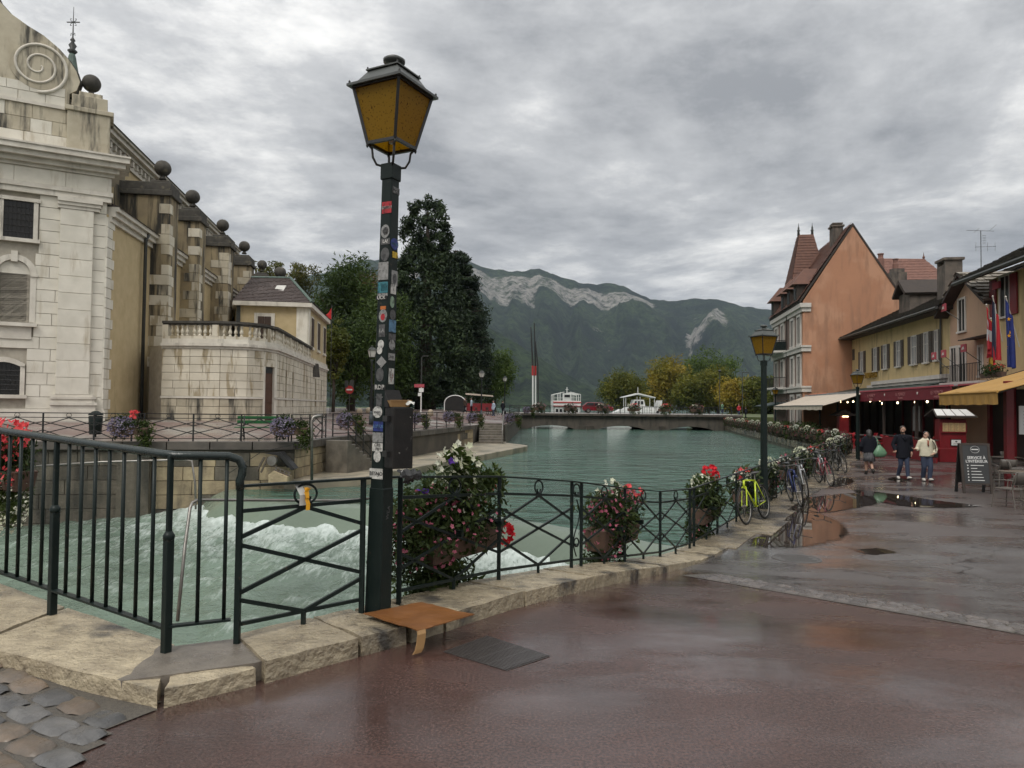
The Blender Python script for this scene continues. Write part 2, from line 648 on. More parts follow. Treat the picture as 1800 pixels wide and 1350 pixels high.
# ---- kerb stones, one by one
def rough_stone(name, quad, zt, zb, material, parent, amp=0.008, seed=0, n=7):
	"""stone with footprint quad (4 xy), tops zt (4), flat bottom zb; faces broken up by noise"""
	q = [Vector(p) for p in quad]
	def bil(s, t):
		return q[0] * (1 - s) * (1 - t) + q[1] * s * (1 - t) + q[2] * s * t + q[3] * (1 - s) * t
	def zt_(s, t):
		return zt[0] * (1 - s) * (1 - t) + zt[1] * s * (1 - t) + zt[2] * s * t + zt[3] * (1 - s) * t
	m = MB()
	idx = {}
	def vert(i, j, k):
		key = (i, j, k)
		if key in idx:
			return idx[key]
		s, t, w = i / n, j / n, k / 2.0
		p = bil(s, t)
		zz = zb + (zt_(s, t) - zb) * w
		# rounded, chipped arrises
		e = ((i in (0, n)) + (j in (0, n)) + (k == 2))
		v = Vector((p.x, p.y, zz))
		nn = mnoise.noise_vector(v * 6 + Vector((seed * 3.1, 0, 0)))
		v += nn * amp
		if e >= 2 and k == 2:
			c = bil(0.5, 0.5)
			d = Vector((c.x - p.x, c.y - p.y, 0)).normalized()
			v += d * (0.006 + 0.012 * abs(nn.x)) + Vector((0, 0, -0.004 - 0.012 * abs(nn.y)))
		idx[key] = len(m.v)
		m.v.append(tuple(v))
		return idx[key]
	for i in range(n):
		for j in range(n):
			m.f.append((vert(i, j, 2), vert(i + 1, j, 2), vert(i + 1, j + 1, 2), vert(i, j + 1, 2)))
	for k in range(2):
		for i in range(n):
			m.f.append((vert(i, 0, k), vert(i + 1, 0, k), vert(i + 1, 0, k + 1), vert(i, 0, k + 1)))
			m.f.append((vert(i + 1, n, k), vert(i, n, k), vert(i, n, k + 1), vert(i + 1, n, k + 1)))
			m.f.append((vert(0, i + 1, k), vert(0, i, k), vert(0, i, k + 1), vert(0, i + 1, k + 1)))
			m.f.append((vert(n, i, k), vert(n, i + 1, k), vert(n, i + 1, k + 1), vert(n, i, k + 1)))
	o = obj(name, m, material, parent, smooth=False)
	return o
kerb = tag(bpy.data.objects.new('kerb', None), kind='structure')
COL.objects.link(kerb)
# mortar bed under and between the stones
lineI, lineO = resample(offset_line(BANK, 0.44)[1:], 0.5), None
KI, KO = offset_line(BANK, 0.47), offset_line(BANK, -0.15)
mb = MB()
def seg_pts(L, i, t):
	a, b = Vector(L[i]), Vector(L[i + 1])
	return a.lerp(b, t)
P = [[], [], []]
for i in range(0, len(BANK) - 2):
	n = max(2, int((Vector(BANK[i + 1]) - Vector(BANK[i])).length / 0.5))
	for k in range(n + (i == len(BANK) - 3)):
		a, b = seg_pts(offset_line(BANK, 0.40), i, k / n), seg_pts(offset_line(BANK, -0.1), i, k / n)
		h = kerb_h(a.x, a.y) if i > 0 else 0.09
		P[0].append((a.x, a.y, road_z(a.x, a.y) - 0.3))
		P[1].append((a.x, a.y, road_z(a.x, a.y) + h - 0.022))
		P[2].append((b.x, b.y, road_z(a.x, a.y) + h - 0.022))
mb.grid(P)
obj('mortar_bed', mb, M_MORTAR, kerb)
def kerb_stone(i, t0, t1, seed, hh=None, mat_=None, wi=0.47, wo=-0.15, dz=0.0, fa=None, fb=None):
	I, O = offset_line(BANK, wi), offset_line(BANK, wo)
	a, b = seg_pts(I, i, t0), seg_pts(I, i, t1)
	c, d = seg_pts(O, i, t1), seg_pts(O, i, t0)
	a, b = Vector(fa) if fa else a, Vector(fb) if fb else b
	h = (lambda p: kerb_h(p.x, p.y)) if hh is None else (lambda p: hh)
	za, zb_ = road_z(a.x, a.y) + h(a) + dz, road_z(b.x, b.y) + h(b) + dz
	rough_stone('kerb_stone', [a, b, c, d], [za, zb_, zb_, za], min(za, zb_) - 0.5, mat_ or M_STONE, kerb, seed=seed)
sd = 0
# footbridge slab stones (left of the corner)
_len0 = 12.0
for t0, t1 in ((11.95, 10.72), (10.70, 9.1), (9.07, 7.4), (7.37, 5.6)):
	sd += 1
	kerb_stone(0, t1 / _len0, t0 / _len0, sd, hh=0.10, wi=0.58, fb=(-1.84, 3.80) if sd == 1 else None)
kerb_stone(1, 0.02, 0.98, 20, hh=0.10, fa=(-1.81, 3.81))
kerb_stone(2, 0.03, 0.62, 21)
kerb_stone(2, 0.64, 0.97, 22)
kerb_stone(3, 0.04, 0.96, 23)
def cut(i, length):
	L_ = (Vector(BANK[i + 1]) - Vector(BANK[i])).length
	t = 0.0
	while t < L_ - 0.3:
		l = length * rg.uniform(0.75, 1.25)
		if t + l > L_ - 0.4:
			l = L_ - t
		yield (t + 0.008) / L_, (t + l - 0.008) / L_
		t += l
for t0, t1 in cut(4, 1.15):
	sd += 1
	kerb_stone(4, t0, t1, 30 + sd, dz=rg.uniform(-0.012, 0.012))
for t0, t1 in cut(5, 1.5):
	sd += 1
	kerb_stone(5, t0, t1, 30 + sd, wi=0.72 + rg.uniform(-0.14, 0.16), mat_=M_STONE2)
for t0, t1 in cut(6, 4.0):
	sd += 1
	kerb_stone(6, t0, t1, 30 + sd, mat_=M_STONE2)

# ---- cobbles on the footbridge
cob = tag(bpy.data.objects.new('cobbled_paving', None), kind='structure')
COL.objects.link(cob)
dB, nB = Vector((-0.866, 0.5)), Vector((-0.5, -0.866))
base0 = Vector((-2.06, 4.35)) + nB * 0.30
mb = MB()
def _bed(i, j):
	p = base0 + dB * (-1.25 + i * 0.07) + nB * (j * 0.07)
	return (p.x, p.y, road_z(p.x, p.y) + 0.006)
for i in range(85):
	for j in range(30):
		q = [_bed(i, j), _bed(i + 1, j), _bed(i + 1, j + 1), _bed(i, j + 1)]
		if q[0][0] < -1.84 - 0.3 * max(0.0, 3.65 - q[0][1]) + 0.03 * math.sin(q[0][1] * 17.0):
			mb.add(q, [(0, 1, 2, 3)])
obj('joint_bed', mb, M_BED, cob)
def cobble_mesh(seed):
	r = random.Random(seed)
	m = MB()
	n = 7
	def prof(u):
		return (abs(u) ** 3.2)
	for i in range(n + 1):
		for j in range(n + 1):
			u, v = 2 * i / n - 1, 2 * j / n - 1
			k = max(abs(u), abs(v))
			z = 0.5 - 0.5 * k ** 6
			rr = 1 - 0.12 * (abs(u) * abs(v)) ** 2
			q = mnoise.noise(Vector((u * 1.3 + seed * 5, v * 1.3, 0)))
			m.v.append((u * 0.5 * rr + 0.06 * q, v * 0.5 * rr + 0.06 * mnoise.noise(Vector((u, v * 1.4, seed + 9.0))), z + 0.22 * q))
	for i in range(n):
		for j in range(n):
			a = i * (n + 1) + j
			m.f.append((a, a + n + 1, a + n + 2, a + 1))
	return m.mesh('cobble')
CMS = []
for k in range(6):
	me = cobble_mesh(k)
	me.polygons.foreach_set('use_smooth', [True] * len(me.polygons))
	me.materials.append(M_COBBLE2 if k == 5 else M_COBBLE)
	CMS.append(me)
for i in range(-6, 14):
	for j in range(0, 10):
		s = i * 0.235 + (0.11 if j % 2 else 0) + rg.uniform(-0.02, 0.02)
		w = 0.10 + j * 0.175 + rg.uniform(-0.012, 0.012)
		p = base0 + dB * s + nB * w
		if w + 0.30 < 0.43 + 0.214 * min(1.0, max(0.0, (s + 0.1) / 1.3)):
			continue
		if p.x > -1.86 - 0.3 * max(0.0, 3.65 - p.y) or p.y < 2.2 or p.x < -4.3:
			continue
		o = obj('cobble', CMS[rg.choice((0, 1, 2, 3, 4, 5, 5))], None, cob)
		o.location = (p.x, p.y, road_z(p.x, p.y) + 0.008)
		o.rotation_euler = (rg.uniform(-0.04, 0.04), rg.uniform(-0.04, 0.04), math.atan2(dB.y, dB.x) + rg.uniform(-0.12, 0.12) + (math.pi if rg.random() < 0.5 else 0))
		o.scale = (0.215 * rg.uniform(0.88, 1.06), 0.155 * rg.uniform(0.9, 1.08), 0.05)
# ---- setts across the road
strip = tag(bpy.data.objects.new('sett_strip', None), kind='structure')
COL.objects.link(strip)
mb = MB()
nst = Vector(STRIP_N)
P = [[], []]
for k in range(60):
	p = Vector((_sa.x, _sa.y)) + _st * (k * 0.2 - 0.1)
	for j, w in ((0, -0.27), (1, 0.27)):
		q = p + nst * w
		P[j].append((q.x, q.y, road_z(q.x, q.y) + 0.004))
mb.grid(P)
obj('joint_bed', mb, M_BED, strip)
M_SETT = mat('wet_sett', (0.115, 0.098, 0.088), (0.07, 0.06, 0.055), 9, 0.25, 0.4, 60, rnd=0.3, rvar=0.1)
SMS = []
for k in range(5):
	me = cobble_mesh(20 + k)
	me.polygons.foreach_set('use_smooth', [True] * len(me.polygons))
	me.materials.append(M_SETT)
	SMS.append(me)
for row in range(3):
	s = rg.uniform(0, 0.1)
	while s < 7.0:
		l = rg.uniform(0.13, 0.21)
		p = Vector((_sa.x, _sa.y)) + _st * (s + l / 2) + nst * ((row - 1) * 0.165 + rg.uniform(-0.012, 0.012))
		o = obj('sett', SMS[rg.randrange(5)], None, strip)
		o.location = (p.x, p.y, road_z(p.x, p.y) + 0.004)
		o.rotation_euler = (0, 0, math.atan2(_st.y, _st.x) + rg.uniform(-0.07, 0.07))
		o.scale = (l * 0.88, 0.135, 0.045)
		s += l
# ---- puddles: still water lying on the asphalt
M_PUDDLE = mat('puddle_water', (0.045, 0.035, 0.03), (0.03, 0.024, 0.02), 2, 0.015, 0.02, 3, spec=0.55)
def _feather(m):
	nt = m.node_tree
	a = nt.nodes.new('ShaderNodeAttribute')
	a.attribute_name = 'depth'
	g = nt.nodes.new('ShaderNodeNewGeometry')
	n = nt.nodes.new('ShaderNodeTexNoise')
	n.inputs['Scale'].default_value = 14
	n.inputs['Detail'].default_value = 5
	nt.links.new(g.outputs['Position'], n.inputs['Vector'])
	ad = nt.nodes.new('ShaderNodeMath')
	nt.links.new(a.outputs['Fac'], ad.inputs[0])
	nt.links.new(n.outputs['Fac'], ad.inputs[1])
	mr = nt.nodes.new('ShaderNodeMapRange')
	mr.inputs[1].default_value = 0.62
	mr.inputs[2].default_value = 1.0
	nt.links.new(ad.outputs[0], mr.inputs[0])
	tp = nt.nodes.new('ShaderNodeBsdfTransparent')
	ms = nt.nodes.new('ShaderNodeMixShader')
	nt.links.new(mr.outputs[0], ms.inputs[0])
	nt.links.new(tp.outputs[0], ms.inputs[1])
	nt.links.new(nt.nodes['Principled BSDF'].outputs[0], ms.inputs[2])
	nt.links.new(ms.outputs[0], nt.nodes['Material Output'].inputs['Surface'])
_feather(M_PUDDLE)
def puddle(pts, dz=0.006):
	import bmesh
	c = [onroad(u, v) for u, v in pts]
	n = len(c)
	sm = []
	for i in range(n):
		p0, p1, p2, p3 = c[i - 1], c[i], c[(i + 1) % n], c[(i + 2) % n]
		for k in range(4):
			t = k / 4
			q = 0.5 * ((2 * p1) + (p2 - p0) * t + (2 * p0 - 5 * p1 + 4 * p2 - p3) * t * t + (3 * p1 - p0 - 3 * p2 + p3) * t ** 3)
			q += Vector((fbm(q.x * 3, q.y * 3, 1), fbm(q.x * 3, q.y * 3, 8), 0)) * 0.09
			sm.append(q)
	z = sum(p.z for p in sm) / len(sm)
	cx = sum((p.x for p in sm)) / len(sm)
	cy_ = sum((p.y for p in sm)) / len(sm)
	m = MB()
	k = len(sm)
	dep = []
	for q, d_ in ((1.12, 0.0), (0.86, 0.75), (0.6, 1.0)):
		for p in sm:
			x, y = cx + (p.x - cx) * q, cy_ + (p.y - cy_) * q
			m.v.append((x, y, max(z, road_z(x, y)) + dz))
			dep.append(d_)
	m.v.append((cx, cy_, max(z, road_z(cx, cy_)) + dz))
	dep.append(1.0)
	for r in range(2):
		m.f += [(r * k + i, r * k + (i + 1) % k, (r + 1) * k + (i + 1) % k, (r + 1) * k + i) for i in range(k)]
	m.f += [(2 * k + i, 2 * k + (i + 1) % k, 3 * k) for i in range(k)]
	o = obj('puddle', m, M_PUDDLE, fix=True)
	o.data.attributes.new('depth', 'FLOAT', 'POINT').data.foreach_set('value', dep)
	return tag(o, kind='structure')
puddle([(1322, 958), (1345, 935), (1375, 905), (1420, 893), (1445, 905), (1472, 918), (1490, 938), (1450, 955), (1385, 962)])
puddle([(1385, 893), (1410, 878), (1452, 872), (1500, 868), (1545, 880), (1520, 890), (1475, 898), (1428, 901)], 0.011)
puddle([(1500, 862), (1560, 868), (1640, 880), (1720, 890), (1640, 893), (1560, 885)], 0.016)
puddle([(1510, 966), (1540, 964), (1570, 971), (1545, 976), (1515, 972)])
puddle([(1440, 850), (1480, 840), (1500, 846), (1470, 856)])
puddle([(1560, 842), (1592, 836), (1602, 842), (1580, 847)])

# ---- water
def water_material(name, deep, foamy=False, bscale=1.0, bstr=0.5, rough=0.06):
	m = bpy.data.materials.new(name)
	m.use_nodes = True
	nt = m.node_tree
	L = nt.links.new
	b = nt.nodes['Principled BSDF']
	b.inputs['IOR'].default_value = 1.33
	b.inputs['Roughness'].default_value = rough
	g = nt.nodes.new('ShaderNodeNewGeometry')
	def noise(sc, det, mul):
		v = nt.nodes.new('ShaderNodeVectorMath')
		v.operation = 'MULTIPLY'
		v.inputs[1].default_value = mul
		L(g.outputs['Position'], v.inputs[0])
		n = nt.nodes.new('ShaderNodeTexNoise')
		n.inputs['Scale'].default_value = sc
		n.inputs['Detail'].default_value = det
		n.inputs['Distortion'].default_value = 0.6
		L(v.outputs[0], n.inputs['Vector'])
		return n.outputs['Fac']
	def mathn(op, a, c):
		n = nt.nodes.new('ShaderNodeMath')
		n.operation = op
		n.use_clamp = op == 'MULTIPLY' and False
		for i, v in enumerate((a, c)):
			if isinstance(v, (int, float)):
				n.inputs[i].default_value = v
			else:
				L(v, n.inputs[i])
		return n.outputs[0]
	bn = nt.nodes.new('ShaderNodeBump')
	bn.inputs['Strength'].default_value = bstr
	bn.inputs['Distance'].default_value = 0.12 if foamy else 0.22
	h = mathn('ADD', mathn('MULTIPLY', noise(1.1 * bscale, 4, (1, 1.3, 1)), 1.0), mathn('MULTIPLY', noise(4.5 * bscale, 3, (1, 1.5, 1)), 0.35))
	if not foamy:
		h = mathn('ADD', h, mathn('MULTIPLY', noise(0.42, 3, (1, 2.4, 1)), 2.4))
	L(h, bn.inputs['Height'])
	L(bn.outputs[0], b.inputs['Normal'])
	mc = nt.nodes.new('ShaderNodeMix')
	mc.data_type = 'RGBA'
	mc.inputs[6].default_value = (*deep, 1)
	mc.inputs[7].default_value = (*[c * 0.55 for c in deep], 1)
	mr0 = nt.nodes.new('ShaderNodeMapRange')
	mr0.inputs[1].default_value = 0.35
	mr0.inputs[2].default_value = 0.7
	L(noise(0.12, 3, (1, 1, 1)), mr0.inputs[0])
	L(mr0.outputs[0], mc.inputs[0])
	if foamy:
		at_ = nt.nodes.new('ShaderNodeAttribute')
		at_.attribute_name = 'foam'
		f1 = noise(1.8, 8, (1.5, 0.7, 1))
		f2 = noise(8.0, 6, (1.8, 0.4, 1))
		s = mathn('ADD', mathn('MULTIPLY', f1, 0.6), mathn('MULTIPLY', f2, 0.55))
		thr = mathn('SUBTRACT', mathn('ADD', s, at_.outputs['Fac']), 1.0)
		mr = nt.nodes.new('ShaderNodeMapRange')
		mr.inputs[1].default_value = 0.0
		mr.inputs[2].default_value = 0.50
		L(thr, mr.inputs[0])
		m2 = nt.nodes.new('ShaderNodeMix')
		m2.data_type = 'RGBA'
		L(mr.outputs[0], m2.inputs[0])
		L(mc.outputs[2], m2.inputs[6])
		m2.inputs[7].default_value = (0.56, 0.62, 0.59, 1)
		L(m2.outputs[2], b.inputs['Base Color'])
		mr2 = nt.nodes.new('ShaderNodeMapRange')
		mr2.inputs[3].default_value = rough
		mr2.inputs[4].default_value = 0.6
		L(mr.outputs[0], mr2.inputs[0])
		L(mr2.outputs[0], b.inputs['Roughness'])
	else:
		L(mc.outputs[2], b.inputs['Base Color'])
	return m
ZU, ZL = -1.35, -2.65
CREST = [(-9.6, 24.9), (-8.6, 23.2), (-7.0, 22.0), (-3.4, 21.3), (-1.2, 20.2), (0.9, 18.2), (2.8, 16.2), (5.0, 14.0), (6.5, 12.5)]
CR = resample(CREST, 0.5)
M_RIVER = water_material('river_water', (0.062, 0.132, 0.098), bscale=0.9, bstr=1.0, rough=0.05)
P = [[(x, y, ZU) for x, y in CR]]
for Y, xl, xr in ((27, -10, 15), (32, -12, 18), (40, -14, 24), (52, -14, 28), (70, -14, 32), (97, -14, 36), (125, -60, 90), (200, -400, 500), (600, -1500, 1700), (2000, -4000, 4200), (7000, -9000, 9500)):
	P.append([(xl + (xr - xl) * k / (len(CR) - 1), Y, ZU) for k in range(len(CR))])
mb = MB().grid(P)
tag(obj('river', mb, M_RIVER), kind='structure')
def dist_crest(x, y):
	best = 1e9
	for a, b in zip(CREST[:-1], CREST[1:]):
		ax, ay, bx, by = a[0], a[1], b[0], b[1]
		t = max(0, min(1, ((x - ax) * (bx - ax) + (y - ay) * (by - ay)) / ((bx - ax) ** 2 + (by - ay) ** 2)))
		best = min(best, math.hypot(x - ax - t * (bx - ax), y - ay - t * (by - ay)))
	return best
# weir: water sheet sliding over the curved sill
M_WEIR = water_material('weir_water', (0.17, 0.215, 0.165), bscale=2.5, bstr=0.12, rough=0.12)
prof = [(0.0, 0.0), (0.2, -0.02), (0.4, -0.07), (0.6, -0.17), (0.8, -0.31), (1.0, -0.5), (1.2, -0.72), (1.45, -1.05)]
P = []
for off, dz in prof:
	Lr = offset_line(CR, off)
	P.append([(x, y, ZU + dz + 0.02 * fbm(x * 2, y * 2, off)) for x, y in Lr])
mb = MB().grid(P)
tag(obj('weir', mb, M_WEIR, smooth=True), kind='structure')
# tail water, broken and foaming below the sill
M_TAIL = water_material('tail_water', (0.15, 0.205, 0.16), foamy=True, bscale=2.2, bstr=0.6, rough=0.08)
mb = MB()
NX, NY = 250, 190
P, foam = [], []
for j in range(NY):
	y = 2.5 + (24.5 - 2.5) * j / (NY - 1)
	row = []
	for i in range(NX):
		x = -24 + 31.0 * i / (NX - 1)
		d = dist_crest(x, y) - 0.75
		k = math.exp(-max(0.0, d) / 2.6)
		a = fbm(x * 0.9, y * 0.9, 3.0, 4)
		a2 = fbm(x * 2.6, y * 2.6, 7.0, 3)
		z = ZL - 0.05 + 0.85 * math.exp(-max(0.0, d) / 4.5) + 0.10 * a + 0.035 * a2 + k * (0.03 + 0.09 * a + 0.08 * a2)
		if d < 0.25:
			z -= (0.25 - d) * 0.9
		row.append((x, y, z))
		foam.append(min(1.0, 0.28 + 0.44 * math.exp(-max(0.0, d) / 1.2) + 0.22 * math.exp(-max(0.0, d) / 6.0) + 0.12 * a))
	P.append(row)
mb.grid(P)
tw = obj('tail_water', mb, M_TAIL, smooth=True)
atr = tw.data.attributes.new('foam', 'FLOAT', 'POINT')
atr.data.foreach_set('value', foam)
tag(tw, kind='structure')
# river bed under everything
tag(obj('ground', MB().grid([[(-9000, -400, -3.4), (9500, -400, -3.4)], [(-9000, 9000, -3.4), (9500, 9000, -3.4)]]), M_EMBANK), kind='structure')

# ---- left bank
LB = [(-34.0, 21.1), (-20.0, 23.2), (-7.6, 25.2), (-7.2, 29.6), (-4.9, 37.6), (-2.7, 49.8), (-2.5, 53.6), (-0.5, 53.6), (-0.3, 60.0), (1.2, 95.0), (-3.0, 112.0)]
def dist_LB(x, y):
	best = 1e9
	for a, b in zip(LB[:-1], LB[1:]):
		ax, ay, bx, by = a[0], a[1], b[0], b[1]
		t = max(0, min(1, ((x - ax) * (bx - ax) + (y - ay) * (by - ay)) / ((bx - ax) ** 2 + (by - ay) ** 2)))
		best = min(best, math.hypot(x - ax - t * (bx - ax), y - ay - t * (by - ay)))
	return best
def left_z(x, y):
	return 0.25 + 0.5 * sst((dist_LB(x, y) - 0.5) / 8.0) + 0.4 * sst((y - 55) / 38.0)
M_PAVE = mat('red_paving', (0.155, 0.095, 0.085), (0.20, 0.15, 0.14), 0.5, 0.3, 0.3, 40, blotch=((0.26, 0.24, 0.22), 0.25, 0.5, 0.6), rvar=0.15)
rowsL = resample(LB, 1.2)
P = []
for (x, y) in rowsL:
	ox, oy = -75.0, y if y > 40 else 10 + (y - 20) * 1.5
	row = []
	for j in range(26):
		t = (j / 25.0) ** 2.2
		px, py = x + (ox - x) * t, y + (oy - y) * t
		row.append((px, py, left_z(px, py)))
	P.append(row)
tag(obj('left_bank_paving', MB().grid(P), M_PAVE, smooth=True), kind='structure')
M_QUAY = mat('quay_wall_backing', (0.10, 0.085, 0.065), (0.05, 0.045, 0.035), 1.0, 0.75, 0.5, 14)
qw = tag(bpy.data.objects.new('quay_wall', None), kind='structure')
COL.objects.link(qw)
LBo = offset_line(LB, 0.0)
mb = MB()
line = resample(LBo, 1.0)
mb.grid([[(x, y, left_z(x, y) - 0.02) for x, y in line], [(x, y, -3.3) for x, y in line]])
obj('wall_backing', mb, M_QUAY, qw)
# a shared chamfered block for ashlar
def block_mesh():
	c = 0.06
	vs, fs = [], []
	m = MB()
	pts = []
	for (x, y, ins) in ((-0.5, -0.5, 0), (0.5, -0.5, 0), (0.5, 0.5, 0), (-0.5, 0.5, 0)):
		pts.append((x, y))
	m.v = [(-.5, .5, -.5), (.5, .5, -.5), (.5, .5, .5), (-.5, .5, .5),
		   (-.5, -.3, -.5), (.5, -.3, -.5), (.5, -.3, .5), (-.5, -.3, .5),
		   (-.5 + .010, -.5, -.5 + .018), (.5 - .010, -.5, -.5 + .018), (.5 - .010, -.5, .5 - .018), (-.5 + .010, -.5, .5 - .018)]
	m.f = [(8, 9, 10, 11), (4, 5, 9, 8), (5, 6, 10, 9), (6, 7, 11, 10), (7, 4, 8, 11),
		   (0, 1, 5, 4), (1, 2, 6, 5), (2, 3, 7, 6), (3, 0, 4, 7), (3, 2, 1, 0)]
	return m
_BLK = {}
def block(parent, name, cx, cy, cz, sx, sy, sz, material, rz=0.0):
	"""chamfered stone, front face at local -Y"""
	k = material.name
	if k not in _BLK:
		me = block_mesh().mesh('block')
		me.materials.append(material)
		_BLK[k] = me
	o = bpy.data.objects.new(name, _BLK[k])
	COL.objects.link(o)
	o.parent = parent
	o.location = (cx, cy, cz)
	o.rotation_euler = (0, 0, rz)
	o.scale = (sx, sy, sz)
	return o
def ashlar(parent, p0, p1, z0, z1, course, length, mats, thick=0.16, rnd=None, holes=(), gap=0.012, proud=0.015, name='stone', skip=0.0, ztop=None):
	"""courses of stones on the segment p0->p1 (viewer sees p0 on the left); holes: (s0,s1,za,zb)"""
	rnd = rnd or rg
	p0, p1 = Vector(p0), Vector(p1)
	L_ = (p1 - p0).length
	d = (p1 - p0) / L_
	n = Vector((d.y, -d.x))           # outward (towards viewer)
	rz = math.atan2(d.y, d.x)
	rows_ = max(1, int(round((z1 - z0) / course)))
	hh = (z1 - z0) / rows_
	for r in range(rows_):
		za, zb = z0 + r * hh, z0 + (r + 1) * hh
		cuts = [0.0, L_]
		hs = [h for h in holes if h[2] < zb - 0.03 and h[3] > za + 0.03]
		free = [(0.0, L_)]
		for h in hs:
			nf = []
			for a, b in free:
				if h[1] <= a or h[0] >= b:
					nf.append((a, b))
				else:
					if h[0] > a:
						nf.append((a, h[0]))
					if h[1] < b:
						nf.append((h[1], b))
			free = nf
		for a, b in free:
			s = a
			first = True
			while s < b - 0.05:
				l = length * rnd.uniform(0.65, 1.35) * (0.6 if first and r % 2 else 1.0)
				first = False
				if b - (s + l) < length * 0.4:
					l = b - s
				if rnd.random() >= skip:
					c = p0 + d * (s + l / 2) + n * (proud * rnd.uniform(0.0, 1.0) - thick / 2 + 0.03)
					block(parent, name, c.x, c.y, (za + zb) / 2, l - gap, thick, hh - gap, rnd.choice(mats), rz)
				s += l
M_Q1 = mat('quay_stone_dark', (0.14, 0.12, 0.09), (0.075, 0.068, 0.05), 2.5, 0.7, 0.7, 16, rnd=0.3, streak=((0.035, 0.033, 0.025), 0.42, 0.66), bdist=0.03)
M_Q2 = mat('quay_stone_pale', (0.38, 0.31, 0.19), (0.24, 0.19, 0.12), 2.5, 0.7, 0.7, 16, rnd=0.25, streak=((0.10, 0.085, 0.06), 0.50, 0.72), bdist=0.03)
ashlar(qw, (-26, 22.3), (-13.2, 24.3), -2.9, -0.05, 0.5, 1.0, [M_Q1])
ashlar(qw, (-12.2, 24.46), (-7.6, 25.2), -2.0, -0.08, 0.48, 0.85, [M_Q1, M_Q2, M_Q2])
ashlar(qw, (-7.6, 25.2), (-7.2, 29.6), -1.0, 0.1, 0.42, 0.8, [M_Q2])
ashlar(qw, (-5.3, 36.2), (-2.7, 49.8), -1.0, 0.25, 0.42, 0.8, [M_Q2, M_Q2, M_Q1])
ashlar(qw, (-0.5, 53.6), (-0.3, 60), -1.3, 0.2, 0.45, 1.2, [M_Q1])
# coping course along the left quay
M_COPE = mat('quay_coping', (0.12, 0.105, 0.09), (0.07, 0.062, 0.055), 2, 0.4, 0.4, 25, rnd=0.2)
for a, b in ((LB[0], LB[1]), (LB[1], LB[2]), (LB[2], LB[3]), (LB[3], LB[4]), (LB[4], LB[5]), (LB[8], LB[9])):
	a, b = Vector(a), Vector(b)
	n = int((b - a).length / 1.4) + 1
	d = (b - a) / n
	nrm = Vector((d.y, -d.x)).normalized()
	for k in range(n):
		c = a + d * (k + 0.5) + nrm * (-0.10)
		block(qw, 'coping_stone', c.x, c.y, left_z(c.x, c.y) - 0.09, d.length - 0.015, 0.5, 0.27, M_COPE, math.atan2(d.y, d.x))
# tall concrete pier carrying the pavement (centre of the far wall)
obj('pier', MB().prism([(-13.2, 24.22, -2.9), (-12.2, 24.38, -2.9), (-12.2, 24.38, -0.06), (-13.2, 24.22, -0.06)], (0.05, -0.25, 0)), M_Q1, qw)
# lower quay
M_LQ = mat('lower_quay_slab', (0.36, 0.31, 0.22), (0.24, 0.21, 0.16), 1.0, 0.45, 0.4, 20, rvar=0.15, blotch=((0.15, 0.14, 0.10), 0.9, 0.5, 0.65))
LQ = [(-9.0, 25.3), (-7.3, 25.0), (-5.4, 26.6), (-2.2, 37.0), (1.0, 47.8), (1.1, 48.8), (-0.4, 52.0), (-0.4, 53.9), (-3.0, 53.9), (-8, 32)]
tag(obj('lower_quay', MB().prism([(x, y, -3.2) for x, y in LQ], (0, 0, 2.2)), M_LQ, bevel=0.04), kind='structure')
# two flights of steps down to the lower quay
M_STEP = mat('step_stone', (0.17, 0.15, 0.12), (0.09, 0.08, 0.065), 3, 0.5, 0.5, 25, rnd=0.15)
def steps(p, d, width, n, rise, going, label, zt):
	root = thing('stone_steps', label, 'steps', (p[0], p[1], zt - n * rise), math.atan2(d[1], d[0]))
	for k in range(n):
		obj('step', MB().box(k * going, k * going + (n - k) * going, -width / 2, width / 2, 0, 0) if False else
			MB().box(k * going, (k + 1) * going + 0.03, -width / 2, width / 2, -0.3, n * rise - k * rise), M_STEP, root, bevel=0.012)
	return root
steps((-6.72, 27.6), (0.30, 0.95), 0.95, 8, 0.155, 0.30, 'mossy stone steps dropping to the lower quay beside the pale wall end', 0.24)
r2 = steps((-1.5, 53.9), (0.02, -1.0), 1.75, 8, 0.17, 0.42, 'broad dark steps with a handrail at the far end of the lower quay', 0.36)

# ---- lake shore land on the right beyond the bridge, and land behind the left bank
M_GRASS = mat('park_lawn', (0.05, 0.075, 0.02), (0.08, 0.09, 0.03), 0.3, 0.8, 0.5, 20)
tag(obj('far_right_shore', MB().prism([(29.5, 108, -2), (33, 135, -2), (60, 190, -2), (160, 330, -2), (420, 420, -2), (900, 300, -2), (80, 108, -2)], (0, 0, 2.4)), M_GRASS), kind='structure')
tag(obj('left_park_lawn', MB().prism([(-3.2, 112.5, -2), (-3, 150, -2), (-12, 190, -2), (-60, 260, -2), (-300, 300, -2), (-300, 60, -2), (-76, 60, -2), (-76, 112.5, -2)], (0, 0, 2.9)), M_GRASS), kind='structure')

